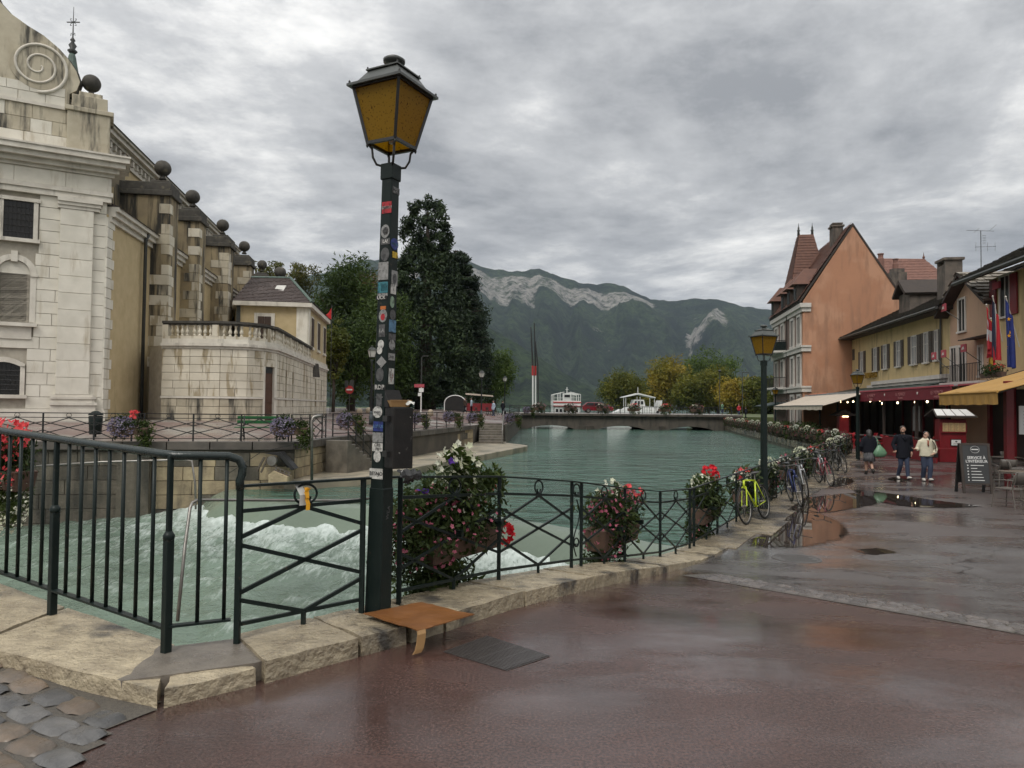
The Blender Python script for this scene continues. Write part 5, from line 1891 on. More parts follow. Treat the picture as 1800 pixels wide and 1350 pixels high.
strip_mould('cornice', TW, [(TG + 3.62, TG + 3.75, 0.08), (TG + 3.75, TG + 3.9, 0.18), (TG + 3.9, TG + 4.12, 0.06)], M_MOULD, ter)
strip_mould('balustrade_base', TW, [(TG + 4.12, TG + 4.26, 0.04)], M_TSTONE, ter)
strip_mould('balustrade_rail', TW[:9], [(TG + 4.82, TG + 4.90, 0.03), (TG + 4.90, TG + 5.02, 0.10)], M_DKSTONE, ter)
bmesh_ = MB().lathe([(0.085, 0), (0.085, 0.06), (0.05, 0.08), (0.06, 0.12), (0.105, 0.19), (0.095, 0.26), (0.055, 0.36), (0.045, 0.42), (0.07, 0.46), (0.05, 0.49), (0.08, 0.51), (0.08, 0.57)], 8)
bme = bmesh_.mesh('baluster')
bme.polygons.foreach_set('use_smooth', [True] * len(bme.polygons))
bme.materials.append(M_TSTONE)
acc = 0.0
cnt = 0
for i in range(8):
	a, b = Vector(offset_line(TW, -0.08)[i]), Vector(offset_line(TW, -0.08)[i + 1])
	L_ = (b - a).length
	s_ = 0.15
	while s_ < L_ - 0.05:
		c = a.lerp(b, s_ / L_)
		cnt += 1
		if cnt % 9 == 1:
			obj('balustrade_pier', MB().box(-0.16, 0.16, -0.13, 0.13, 0, 0.57), M_TSTONE, ter, loc=(c.x, c.y, TG + 4.26), rot=(0, 0, math.atan2((b - a).y, (b - a).x)))
			s_ += 0.33
		else:
			o = obj('baluster', bme, None, ter)
			o.location = (c.x, c.y, TG + 4.26)
			s_ += 0.27
# ------------------------------------------------------------------ ochre annexe above the terrace
M_SHUT = mat('brown_shutter', (0.055, 0.030, 0.018), (0.04, 0.022, 0.014), 4, 0.6, 0.15, 40)
M_ROOFBR = mat('brown_flat_tile', (0.085, 0.060, 0.052), (0.055, 0.042, 0.038), 5, 0.65, 0.5, 22)
ann = thing('annexe_building', 'small ochre annexe with hipped brown tile roof behind the curved terrace', 'building', (-14.75, 51.0, TD), 0.0)
def AP(X, Y):
	return (X + 14.75, Y - 51.0)
fr_, bk_ = [AP(-19.6, 50.6), AP(-14.72, 51.4)], [AP(-16.0, 61.5), AP(-24.0, 61.5)]
foot = fr_ + bk_
hA = 4.15
obj('wall', MB().prism([(x, y, -0.4) for x, y in foot], (0, 0, hA + 0.4)), M_OCHRE, ann)
big_f = []
for (x, y) in foot:
	big_f.append((x, y))
ev = MB()
off = offset_line(foot, 0.35)
cxm, cym = sum(p[0] for p in foot) / 4, sum(p[1] for p in foot) / 4
ov = [(x + (x - cxm) * 0.09, y + (y - cym) * 0.07) for x, y in foot]
obj('eaves', MB().prism([(x, y, hA - 0.12) for x, y in ov], (0, 0, 0.30)), M_MOULD, ann)
rA, rB = AP(-20.4, 55.6), AP(-17.4, 55.8)
rt = MB()
rt.add([(x * 1.0, y, hA + 0.18) for x, y in ov] + [(rA[0], rA[1], hA + 2.75), (rB[0], rB[1], hA + 2.75)], [(0, 1, 5, 4), (1, 2, 5), (2, 3, 4, 5), (3, 0, 4)])
rf_ = obj('roof', rt, M_ROOFBR, ann)
tl_ = MB()           # tile courses on the visible slope
def slope(a, b, c, d, rows_, cols, m, thick, lift=0.02):
	a, b, c, d = map(Vector, (a, b, c, d))
	n_ = (b - a).cross(d - a).normalized()
	if n_.z < 0:
		n_ = -n_
	for r in range(rows_):
		t0, t1 = r / rows_, (r + 1) / rows_ * 1.0
		p0, p1 = a.lerp(d, t0), b.lerp(c, t0)
		q0_, q1_ = a.lerp(d, min(1, t1 + 0.25 / rows_)), b.lerp(c, min(1, t1 + 0.25 / rows_))
		for k in range(cols):
			s0_, s1_ = (k + (0.5 if r % 2 else 0.0)) / cols, (k + 0.96 + (0.5 if r % 2 else 0)) / cols
			if s1_ > 1.01:
				continue
			j = thick * rg.uniform(0.7, 1.3)
			v0, v1, v2, v3 = p0.lerp(p1, s0_) + n_ * j, p0.lerp(p1, s1_) + n_ * j, q0_.lerp(q1_, s1_) + n_ * lift * 0.2, q0_.lerp(q1_, s0_) + n_ * lift * 0.2
			m.add([v0, v1, v2, v3, v0 - n_ * j, v1 - n_ * j], [(0, 1, 2, 3), (0, 4, 5, 1)])
slope((*ov[0], hA + 0.19), (*ov[1], hA + 0.19), (*rB, hA + 2.76), (*rA, hA + 2.76), 17, 34, tl_, 0.05)
slope((*ov[1], hA + 0.19), (*ov[2], hA + 0.19), (*rB, hA + 2.76), (*rB, hA + 2.76), 14, 30, tl_, 0.05)
tag(obj('roof_tiles', tl_, M_ROOFBR, ann), kind='stuff')
obj('ridge', MB().tube([(*rA, hA + 2.78), (*rB, hA + 2.78), (*ov[1], hA + 0.22)], 0.12, 6), M_COPPER, rf_)
obj('skylight', MB().prism([(-3.0, 1.9, hA + 1.15), (-2.3, 1.9, hA + 1.15), (-2.3, 2.7, hA + 1.75), (-3.0, 2.7, hA + 1.75)], (0, -0.05, 0.1)), M_FROST, rf_)
ball(ann, -3.6, 5.2, hA + 3.3, 0.45)
# balcony door with shutters, stone pilaster strips and flank windows
fx0, fy0 = fr_[0]
fx1, fy1 = fr_[1]
def FP(s, out):
	d_ = Vector((fx1 - fx0, fy1 - fy0)).normalized()
	nn = Vector((d_.y, -d_.x))
	p = Vector((fx0, fy0)) + d_ * s + nn * out
	return (p.x, p.y)
def fpanel(s0, s1, z0, z1, o0_, o1_):
	a, b = FP(s0, o0_), FP(s1, o0_)
	c = Vector(FP(s0, o1_)) - Vector(a)
	return MB().prism([(*a, z0), (*b, z0), (*b, z1), (*a, z1)], (c.x, c.y, 0))
wo_ = obj('balcony_door', fpanel(1.25, 2.65, 0, 3.55, 0, 0.06), M_MOULD, ann)
for s0, s1 in ((1.5, 1.94), (1.96, 2.40)):
	sh = obj('shutter', fpanel(s0, s1, 0.0, 3.3, 0.06, 0.10), M_SHUT, wo_)
	for z0 in (0.2, 1.3, 2.35):
		obj('shutter_panel', fpanel(s0 + 0.08, s1 - 0.08, z0, z0 + 0.75, 0.10, 0.115), M_SHUT, wo_)
obj('corner_pilaster', fpanel(4.15, 4.94, 0, hA - 0.1, 0, 0.08), M_WSTONE, ann)
obj('corner_pilaster', fpanel(0.02, 0.3, 0, hA - 0.1, 0, 0.08), M_PIPE, ann)
gx0, gy0 = fr_[1]
gx1, gy1 = bk_[0]
def GP(s, out):
	d_ = Vector((gx1 - gx0, gy1 - gy0)).normalized()
	nn = Vector((d_.y, -d_.x))
	p = Vector((gx0, gy0)) + d_ * s + nn * out
	return (p.x, p.y)
def gpanel(s0, s1, z0, z1, o0_, o1_):
	a, b = GP(s0, o0_), GP(s1, o0_)
	c = Vector(GP(s0, o1_)) - Vector(a)
	return MB().prism([(*a, z0), (*b, z0), (*b, z1), (*a, z1)], (c.x, c.y, 0))
obj('corner_pilaster', gpanel(0, 0.7, -0.3, hA - 0.1, 0, 0.08), M_WSTONE, ann)
for s0 in (1.3, 4.6, 8.0):
	wo_ = obj('window', gpanel(s0, s0 + 1.3, 1.3, 3.6, 0, 0.05), M_MOULD, ann)
	obj('shutter', gpanel(s0 + 0.15, s0 + 1.15, 1.4, 3.45, 0.05, 0.10), M_SHUT, wo_)
	obj('sill', gpanel(s0 - 0.05, s0 + 1.35, 1.15, 1.3, 0, 0.14), M_MOULD, wo_)
bx_ = Vector(GP(1.2, 0.12))
obj('stone_hood', MB().prism([(bx_.x, bx_.y - 0.1, -0.9), (bx_.x + 0.25, bx_.y + 0.4, -0.9), (bx_.x + 0.2, bx_.y + 0.15, 0.1)], (0.15, 0.5, 0)), M_DKSTONE, ann)
# triangular red flag on a tall pole beyond the annexe
M_REDFLAG = mat('red_cloth', (0.50, 0.015, 0.015), (0.4, 0.01, 0.012), 4, 0.7, 0.1)
fp = at(580, 726, 63)
rf2 = thing('flag_pole', 'thin pole with small triangular red flag beyond the ochre annexe', 'flag', (fp.x, 63, left_z(fp.x, 63)))
zt_ = at(580, 540, 63).z - left_z(fp.x, 63)
obj('pole', MB().tube([(0, 0, 0), (0, 0, zt_ + 0.2)], 0.035, 6), M_PIPE, rf2)
obj('flag', MB().grid([[(0, 0, zt_), (-0.3, 0.05, zt_ - 0.5), (-0.6, 0.0, zt_ - 0.75)], [(0, 0, zt_ - 0.55), (-0.25, 0.02, zt_ - 0.68), (-0.6, 0.0, zt_ - 0.77)], [(0, 0, zt_ - 1.1), (-0.3, 0.03, zt_ - 0.93), (-0.6, 0.01, zt_ - 0.79)]]), M_REDFLAG, rf2)
# ------------------------------------------------------------------ vegetation
def leaf_mesh(name, centres, n_each, rad, size, seed, material, flat=0.35, aspect=0.6, up=0.3):
	"""leaf quads scattered about clump centres; centres Nx3, rad scalar or N, squash in z by flat"""
	r = np.random.default_rng(seed)
	C = np.repeat(np.asarray(centres, float), n_each, axis=0)
	rr = np.repeat(np.broadcast_to(np.asarray(rad, float), (len(centres),)), n_each)
	N = len(C)
	d = r.normal(size=(N, 3))
	d /= np.linalg.norm(d, axis=1, keepdims=True)
	d *= (r.random(N) ** 0.45 * rr)[:, None]
	d[:, 2] *= flat
	P = C + d
	nrm = r.normal(size=(N, 3)) + np.array([0, 0, up]) + d / (rr[:, None] + 1e-6) * 0.8
	nrm /= np.linalg.norm(nrm, axis=1, keepdims=True)
	t = np.cross(nrm, r.normal(size=(N, 3)))
	t /= np.linalg.norm(t, axis=1, keepdims=True)
	b = np.cross(nrm, t)
	s = size * r.uniform(0.6, 1.35, N)[:, None]
	V = np.stack([P - t * s, P + b * s * aspect * 0.5 + nrm * s * 0.15, P + t * s, P - b * s * aspect * 0.5 + nrm * s * 0.15], axis=1).reshape(-1, 3)
	me = bpy.data.meshes.new(name)
	me.vertices.add(4 * N)
	me.vertices.foreach_set('co', V.ravel())
	me.loops.add(4 * N)
	me.loops.foreach_set('vertex_index', np.arange(4 * N, dtype=np.int32))
	me.polygons.add(N)
	me.polygons.foreach_set('loop_start', np.arange(0, 4 * N, 4, dtype=np.int32))
	me.polygons.foreach_set('loop_total', np.full(N, 4, dtype=np.int32))
	me.update()
	me.validate()
	me.materials.append(material)
	return me
def crown_centres(ells, n, seed, shell=0.55, rough=0.25):
	r = np.random.default_rng(seed)
	vol = np.array([e[3] * e[4] * e[5] for e in ells]) ** 0.7
	pick = r.choice(len(ells), n, p=vol / vol.sum())
	out = []
	for k in pick:
		cx, cy, cz, rx, ry, rz = ells[k]
		d = r.normal(size=3)
		d /= np.linalg.norm(d)
		w = (shell + (1 - shell) * r.random()) * (1 + rough * mnoise.noise(Vector(d * 2.3) + Vector((cx, cz, seed))))
		out.append((cx + d[0] * rx * w, cy + d[1] * ry * w, cz + d[2] * rz * w))
	return out
M_BARK = mat('bark', (0.06, 0.045, 0.033), (0.035, 0.028, 0.02), 4, 0.9, 0.6, 14)
def tree(name, label, base, ells, material, nclump=160, per=45, rad=0.9, leaf=0.3, trunk=0.35, seed=1, group=None, flat=0.7, shell=0.55, aspect=0.6, top=None, limbs=7):
	"""ells in metres relative to the base"""
	root = thing(name, label, 'tree', base, 0.0, group)
	zt = top or max(e[2] + e[5] * 0.6 for e in ells)
	tb = MB().tube([(0, 0, -0.2), (0.05, 0, zt * 0.3), (-0.05, 0.05, zt * 0.65), (0, 0, zt)], [trunk * 1.25, trunk, trunk * 0.65, trunk * 0.2], 8)
	r = random.Random(seed)
	for k in range(limbs):
		e = ells[k % len(ells)]
		a = r.uniform(0, 6.28)
		z0 = zt * r.uniform(0.2, 0.55)
		tb.tube([(0, 0, z0), (0.5 * (e[0] + math.cos(a) * e[3] * 0.5), 0.5 * (e[1] + math.sin(a) * e[4] * 0.5), z0 + (e[2] - z0) * 0.6), (e[0] + math.cos(a) * e[3] * 0.75, e[1] + math.sin(a) * e[4] * 0.75, e[2])], [trunk * 0.45, trunk * 0.28, trunk * 0.08], 6)
	obj('trunk', tb, M_BARK, root, smooth=True)
	cc = crown_centres(ells, nclump, seed, shell)
	obj('crown', leaf_mesh('crown', cc, per, rad, leaf, seed, material, flat, aspect), None, root)
	return root
L_SEQ = leafmat('sequoia_foliage', (0.024, 0.045, 0.018), (0.054, 0.078, 0.030), (0.015, 0.027, 0.013), 0.10, 0.35)
L_CED = leafmat('cedar_foliage', (0.021, 0.039, 0.021), (0.045, 0.068, 0.033), (0.015, 0.027, 0.015), 0.10, 0.3)
L_DEC = leafmat('deciduous_dark', (0.039, 0.068, 0.015), (0.083, 0.128, 0.027), (0.024, 0.042, 0.012), 0.25, 0.22)
L_DEC2 = leafmat('deciduous_mid', (0.068, 0.112, 0.024), (0.128, 0.180, 0.038), (0.042, 0.072, 0.018), 0.3, 0.25)
L_BROWN = leafmat('autumn_brown', (0.090, 0.075, 0.024), (0.158, 0.112, 0.033), (0.053, 0.053, 0.018), 0.25, 0.25)
L_YEL = leafmat('autumn_yellow', (0.240, 0.195, 0.027), (0.360, 0.255, 0.030), (0.112, 0.128, 0.024), 0.3, 0.12)
L_OLIVE = leafmat('autumn_olive', (0.112, 0.128, 0.021), (0.195, 0.180, 0.027), (0.060, 0.083, 0.018), 0.3, 0.12)
L_BIRCH = leafmat('birch_foliage', (0.090, 0.105, 0.030), (0.180, 0.165, 0.045), (0.060, 0.075, 0.022), 0.3, 0.3)
def tpos(u, Y, z=None):
	X = (u - 900) / FPX * Y
	return (X, Y, (left_z(X, Y) if z is None else z))
mpp = lambda Y: Y / FPX
def zz(v, Y, u=800):
	return at(u, v, Y).z
# giant sequoia: tapering stack of clumps
Y = 95
b0 = tpos(748, Y)
root = thing('sequoia_tree', 'towering dark giant sequoia with ragged tapering crown right of the lamp post', 'tree', b0)
prof_s = [(350, 0.9), (366, 2.2), (395, 2.9), (425, 3.0), (442, 2.5), (458, 3.4), (490, 4.4), (540, 5.2), (590, 5.9), (640, 6.6), (690, 6.8), (716, 6.2)]
r_ = random.Random(3)
cc, rr = [], []
while len(cc) < 900:
	v = 350 + 366 * r_.random() ** 0.85
	w = interp(prof_s, v)
	a = r_.uniform(0, 6.283)
	q = (0.70 + 0.34 * r_.random()) * w * (1 + 0.25 * mnoise.noise(Vector((math.cos(a) * 1.5, math.sin(a) * 1.5, v * 0.035))))
	if v < 440 and r_.random() < 0.3:
		continue
	cc.append((math.cos(a) * q, math.sin(a) * q, zz(v, Y) - b0[2]))
	rr.append(0.55 + 0.075 * w * r_.uniform(0.7, 1.5))
obj('trunk', MB().tube([(0, 0, -0.3), (0, 0, 4), (0, 0, 16), (0, 0, zz(352, Y) - b0[2])], [1.5, 1.0, 0.55, 0.06], 10), M_BARK, root, smooth=True)
obj('crown', leaf_mesh('crown', cc, 44, rr, 0.30, 5, L_SEQ, 0.9, 0.7), None, root)
# cedar with tiered arms on its right
Y = 104
b0 = tpos(798, Y)
root = thing('cedar_tree', 'dark cedar with long flat arms behind the right side of the sequoia', 'tree', b0)
cc, rr = [], []
arms = MB()
for k in range(26):
	v = 445 + 245 * (k / 25.0)
	L_ = (1.5 + 4.3 * (k / 25.0) ** 0.75) * r_.uniform(0.75, 1.15)
	for j in range(3):
		a = r_.uniform(-0.9, 0.9) if j else r_.uniform(0, 6.28)
		z = zz(v + r_.uniform(-5, 5), Y) - b0[2]
		arms.tube([(0, 0, z), (math.cos(a) * L_, math.sin(a) * L_, z + 0.2)], [0.12, 0.03], 5)
		for m_ in range(6):
			t = 0.3 + 0.7 * m_ / 5
			cc.append((math.cos(a) * L_ * t, math.sin(a) * L_ * t, z - 0.5 * t * r_.random() - 0.15))
			rr.append(0.9 * r_.uniform(0.7, 1.3))
arms.tube([(0, 0, -0.3), (0, 0, zz(440, Y) - b0[2])], [0.7, 0.08], 8)
obj('trunk', arms, M_BARK, root)
obj('crown', leaf_mesh('crown', cc, 60, rr, 0.30, 8, L_CED, 0.4, 0.6), None, root)
def ppt(name, label, u, v0, v1, w, Y, material, seed, group=None, lobes=5, nclump=150, per=42, leaf=0.3, trunk=0.35, z=None, v_base=None, shell=0.5, radk=0.17):
	"""tree whose crown spans photo rows v0..v1 and width w (px) about column u at depth Y"""
	b = tpos(u, Y, z)
	r = random.Random(seed)
	H, W = (v1 - v0) * mpp(Y), w * mpp(Y) * 1.3
	nclump = int(nclump * 1.5)
	zc_ = zz((v0 + v1) / 2, Y, u) - b[2]
	ells = [(0, 0, zc_, W * 0.40, W * 0.40, H * 0.46)]
	for k in range(lobes):
		a = 2 * math.pi * k / lobes + r.uniform(-0.4, 0.4)
		q = W * r.uniform(0.18, 0.30)
		ells.append((math.cos(a) * q, math.sin(a) * q, zc_ + H * r.uniform(-0.28, 0.30), W * r.uniform(0.18, 0.28), W * r.uniform(0.18, 0.28), H * r.uniform(0.14, 0.24)))
	return tree(name, label, b, ells, material, nclump, per, W * radk, leaf, trunk, seed, group, 0.75, shell)
GL = 'trees of the park on the left bank'
ppt('park_tree', 'broad brownish-green tree filling the gap left of the sequoia', 615, 452, 700, 118, 92, L_DEC, 21, GL, nclump=190, leaf=0.30)
ppt('park_tree', 'dark green dense tree directly behind the stickered lamp post', 672, 500, 712, 100, 84, L_DEC, 22, GL, nclump=200, leaf=0.28)
ppt('park_tree', 'dark green tree just right of the ochre annexe', 618, 540, 714, 90, 76, L_DEC, 23, GL, nclump=180, leaf=0.24)
ppt('park_tree', 'tall dark tree with reddish top behind the lamp post', 655, 470, 700, 90, 100, L_BROWN, 24, GL, nclump=150, leaf=0.30)
ppt('park_tree', 'yellow-green young tree beside the annexe wall', 586, 560, 672, 38, 70, L_OLIVE, 25, GL, nclump=80, per=36, leaf=0.20, trunk=0.15)
ppt('birch_tree', 'loose feathery birch rising behind the annexe roof ridge', 480, 440, 570, 56, 74, L_BIRCH, 26, GL, lobes=4, nclump=55, per=30, leaf=0.22, trunk=0.2, shell=0.3, radk=0.13)
ppt('birch_tree', 'second loose birch with drooping sprays right of the roof ridge', 520, 456, 570, 58, 84, L_BIRCH, 27, GL, lobes=4, nclump=60, per=30, leaf=0.22, trunk=0.2, shell=0.3, radk=0.13)
ppt('park_tree', 'round fresh green tree at the right end of the left bank', 868, 600, 712, 72, 118, L_DEC2, 28, GL, nclump=150, leaf=0.30)
ppt('park_tree', 'low dark evergreen in the shade under the sequoia', 715, 600, 716, 80, 105, L_DEC, 29, GL, nclump=120, leaf=0.30)
ppt('park_tree', 'dark spreading tree between sequoia and the fresh green tree', 825, 520, 712, 66, 112, L_CED, 30, GL, nclump=150, leaf=0.30)
GR = 'autumn trees along the lake shore on the right'
for k, (u, v0, v1, w, Y, m, lab) in enumerate((
	(1092, 655, 716, 62, 230, L_OLIVE, 'small olive tree at the left end of the lakeside row'),
	(1128, 668, 716, 44, 240, L_OLIVE, 'low olive tree second in the lakeside row'),
	(1178, 626, 716, 66, 215, L_YEL, 'tall yellow autumn tree in the lakeside row'),
	(1222, 650, 716, 60, 205, L_OLIVE, 'yellow-green tree between the yellow tree and the tallest lakeside tree'),
	(1246, 612, 712, 74, 220, L_DEC2, 'tallest dark green tree of the lakeside row'),
	(1262, 640, 716, 50, 200, L_OLIVE, 'olive-gold tree in front of the tallest lakeside tree'),
	(1305, 668, 716, 66, 190, L_YEL, 'low golden tree right of the tallest lakeside tree'),
	(1345, 664, 716, 54, 180, L_OLIVE, 'golden-green tree behind the promenade lamp'),
	(1385, 660, 716, 70, 175, L_OLIVE, 'olive tree half hidden by the orange building'))):
	ppt('lakeside_tree', lab, u, v0, v1 + 12, w * 1.15, Y, m, 40 + k, GR, nclump=170, per=40, leaf=0.5, z=0.4, trunk=0.3)

# ------------------------------------------------------------------ flower boxes
M_TROUGH = mat('terracotta_trough', (0.12, 0.07, 0.048), (0.085, 0.052, 0.038), 6, 0.7, 0.2)
F_GREEN = leafmat('bedding_leaves', (0.028, 0.048, 0.012), (0.06, 0.085, 0.022), (0.02, 0.032, 0.010), 0.25, 3.0)
F_GREEN2 = leafmat('trailing_leaves', (0.045, 0.075, 0.015), (0.09, 0.12, 0.028), (0.03, 0.05, 0.012), 0.3, 3.0)
F_DUSK = leafmat('dusty_foliage', (0.055, 0.055, 0.035), (0.10, 0.085, 0.065), (0.035, 0.045, 0.022), 0.2, 3.0)
F_WHITE = leafmat('white_petals', (0.70, 0.70, 0.58), (0.60, 0.62, 0.42), (0.75, 0.75, 0.70), 0.3)
F_PINK = leafmat('pink_petals', (0.42, 0.10, 0.16), (0.55, 0.20, 0.26), (0.34, 0.07, 0.12), 0.3, 6)
F_RED = leafmat('red_petals', (0.62, 0.015, 0.025), (0.75, 0.04, 0.05), (0.55, 0.01, 0.03), 0.3, 6)
F_LILAC = leafmat('lilac_petals', (0.20, 0.17, 0.27), (0.34, 0.30, 0.38), (0.13, 0.11, 0.18), 0.3, 6)
F_PURPLE = leafmat('purple_petals', (0.09, 0.03, 0.30), (0.14, 0.05, 0.38), (0.08, 0.03, 0.25), 0.3, 6)
F_CORAL = leafmat('coral_petals', (0.78, 0.10, 0.10), (0.85, 0.20, 0.20), (0.70, 0.06, 0.08), 0.3, 6)
def ell_pts(n, c, r, rnd, shell=0.75):
	out = []
	for _ in range(n):
		d = Vector((rnd.gauss(0, 1), rnd.gauss(0, 1), rnd.gauss(0, 1))).normalized()
		w = shell + (1.08 - shell) * rnd.random()
		out.append((c[0] + d.x * r[0] * w, c[1] + d.y * r[1] * w, c[2] + d.z * r[2] * w))
	return out
def flower_heads(specs, seed, size):
	"""flower heads: small five-petal stars; specs list of points"""
	r = np.random.default_rng(seed)
	V, F = [], []
	for p in specs:
		n = r.normal(size=3) * 0.6 + np.array([0.0, -0.7, 0.5])
		n /= np.linalg.norm(n)
		t = np.cross(n, r.normal(size=3))
		t /= np.linalg.norm(t)
		b = np.cross(n, t)
		s = size * r.uniform(0.7, 1.3)
		o = len(V)
		p = np.array(p)
		V.append(p)
		for k in range(10):
			a = 2 * math.pi * k / 10
			q = s * (1.0 if k % 2 == 0 else 0.62)
			V.append(p + (t * math.cos(a) + b * math.sin(a)) * q + n * s * 0.28)
		for k in range(10):
			F.append((o, o + 1 + k, o + 1 + (k + 1) % 10))
	m = MB()
	m.v = [tuple(x) for x in V]
	m.f = F
	return m
def flower_box(label, loc, rotz, seed, layout, group=None, near=True, trough=True, W=0.85, scale=1.0):
	"""layout: list of (kind, centre, radii, count, size); local -y faces the promenade, trough hangs at z=0"""
	rnd = random.Random(seed)
	root = thing('flower_box', label, 'flower box', loc, rotz, group)
	root.scale = (scale, scale, scale)
	if trough:
		obj('trough', MB().frustum((0, 0), W / 2 - 0.03, 0.085, -0.2, 0.0, 0, W / 2, 0.11), M_TROUGH, root, bevel=0.008)
		obj('hanger', MB().box(-W * 0.3, -W * 0.27, -0.2, 0.1, -0.02, 0.02).box(W * 0.27, W * 0.3, -0.2, 0.1, -0.02, 0.02), M_IRON, root)
	for k, (kind, c, r, n, size) in enumerate(layout):
		if kind in ('green', 'trail', 'dusk'):
			m = {'green': F_GREEN, 'trail': F_GREEN2, 'dusk': F_DUSK}[kind]
			cen = ell_pts(max(4, n // 14), c, r, rnd, 0.35)
			obj('foliage', leaf_mesh('foliage', cen, 14, max(r) * 0.28, size, seed * 7 + k, m, 0.9, 0.7), None, root)['kind'] = 'stuff'
		else:
			m = {'white': F_WHITE, 'pink': F_PINK, 'red': F_RED, 'lilac': F_LILAC, 'purple': F_PURPLE, 'coral': F_CORAL}[kind]
			obj(kind + '_flowers', flower_heads(ell_pts(n, c, r, rnd, 0.85), seed * 5 + k, size), m, root, fix=False)['kind'] = 'stuff'
	return root
NB = lambda p: p
def hang(s, dline, p0, off, z):
	p = p0 + dline * s + Vector((-dline.y, dline.x)) * off
	return (p.x, p.y, z)
ang5 = math.atan2(d5.y, d5.x)
# the three large boxes on the near railing
p = hang(1.10, d5, L5[0], 0.22, 0)
z = base_z(*p[:2]) + 0.50
flower_box('largest flower box, white and pink blooms over dark trailing leaves, next to the big lamp', (p[0], p[1], z), ang5, 1, [
	('green', (-0.10, 0.02, 0.10), (0.50, 0.20, 0.28), 5200, 0.026), ('green', (-0.40, 0.03, -0.05), (0.30, 0.18, 0.38), 2600, 0.024),
	('trail', (-0.18, 0.05, -0.42), (0.36, 0.14, 0.22), 1700, 0.036), ('trail', (0.02, 0.0, 0.36), (0.15, 0.11, 0.17), 700, 0.034), ('trail', (0.33, 0.0, 0.27), (0.16, 0.10, 0.12), 420, 0.034),
	('white', (-0.02, 0.0, 0.40), (0.19, 0.13, 0.19), 70, 0.024), ('white', (-0.10, -0.02, 0.22), (0.26, 0.16, 0.16), 40, 0.018),
	('pink', (-0.33, -0.02, 0.02), (0.34, 0.20, 0.28), 150, 0.016), ('pink', (-0.12, -0.05, 0.05), (0.45, 0.2, 0.22), 80, 0.014), ('red', (0.52, -0.05, -0.12), (0.05, 0.05, 0.09), 30, 0.028), ('red', (-0.24, 0.05, -0.60), (0.05, 0.04, 0.03), 4, 0.022), ('purple', (-0.42, -0.02, 0.28), (0.03, 0.03, 0.02), 3, 0.028), ('purple', (-0.12, -0.02, 0.42), (0.05, 0.03, 0.04), 4, 0.024), ('coral', (0.42, -0.02, 0.22), (0.10, 0.05, 0.02), 6, 0.018)], scale=1.3)
p = hang(4.50, d5, L5[0], 0.20, 0)
z = base_z(*p[:2]) + 0.50
flower_box('second flower box from the big lamp, pink fuchsias trailing over the lattice', (p[0], p[1], z), ang5, 2, [
	('green', (-0.05, 0.0, 0.08), (0.46, 0.18, 0.24), 3000, 0.028), ('green', (-0.15, 0.03, -0.35), (0.32, 0.14, 0.34), 1700, 0.030), ('trail', (-0.05, 0.02, -0.5), (0.22, 0.1, 0.16), 380, 0.036),
	('pink', (-0.05, -0.03, 0.20), (0.46, 0.16, 0.14), 120, 0.018), ('pink', (-0.3, -0.02, -0.05), (0.25, 0.18, 0.3), 80, 0.016), ('coral', (0.35, -0.03, 0.26), (0.2, 0.08, 0.06), 30, 0.024), ('white', (-0.10, 0.0, 0.34), (0.16, 0.1, 0.08), 34, 0.022)], scale=1.4)
def box6(s):
	q = L6[0] + d6 * s + Vector((-d6.y, d6.x)) * 0.18
	return (q.x, q.y, base_z(q.x, q.y) + 0.50)
ang6 = math.atan2(d6.y, d6.x)
flower_box('third flower box with bright red geraniums, left of the yellow bicycle', box6(1.4), ang6, 3, [
	('green', (-0.05, 0.0, 0.08), (0.44, 0.18, 0.26), 2600, 0.030), ('trail', (-0.12, 0.0, 0.22), (0.30, 0.14, 0.16), 700, 0.036), ('green', (-0.15, 0.02, -0.35), (0.30, 0.14, 0.34), 1500, 0.032),
	('red', (0.12, -0.02, 0.42), (0.16, 0.09, 0.07), 60, 0.030), ('red', (0.38, -0.02, 0.36), (0.07, 0.05, 0.04), 16, 0.026), ('white', (-0.26, 0.0, 0.30), (0.16, 0.12, 0.14), 60, 0.022), ('pink', (-0.3, 0.0, -0.2), (0.2, 0.12, 0.25), 40, 0.016)], scale=1.4)
# at the very left, hung outside the footbridge railing
q = Vector((-2.06, 4.35)) + Vector((-0.866, 0.5)) * 2.55 + Vector((0.5, 0.866)) * 0.28
flower_box('coral geraniums over white flowers cut by the left picture edge', (q.x, q.y, 0.13 + 0.12 + 0.80), math.atan2(-0.5, 0.866), 4, [
	('green', (0, 0, 0.10), (0.42, 0.16, 0.26), 2200, 0.034), ('trail', (0.05, 0, -0.25), (0.36, 0.14, 0.34), 1300, 0.030),
	('coral', (0.12, -0.05, 0.36), (0.34, 0.16, 0.14), 150, 0.034), ('coral', (0.25, -0.1, 0.05), (0.2, 0.12, 0.2), 40, 0.028), ('white', (0.12, -0.05, -0.32), (0.36, 0.16, 0.32), 320, 0.018)], scale=0.8)
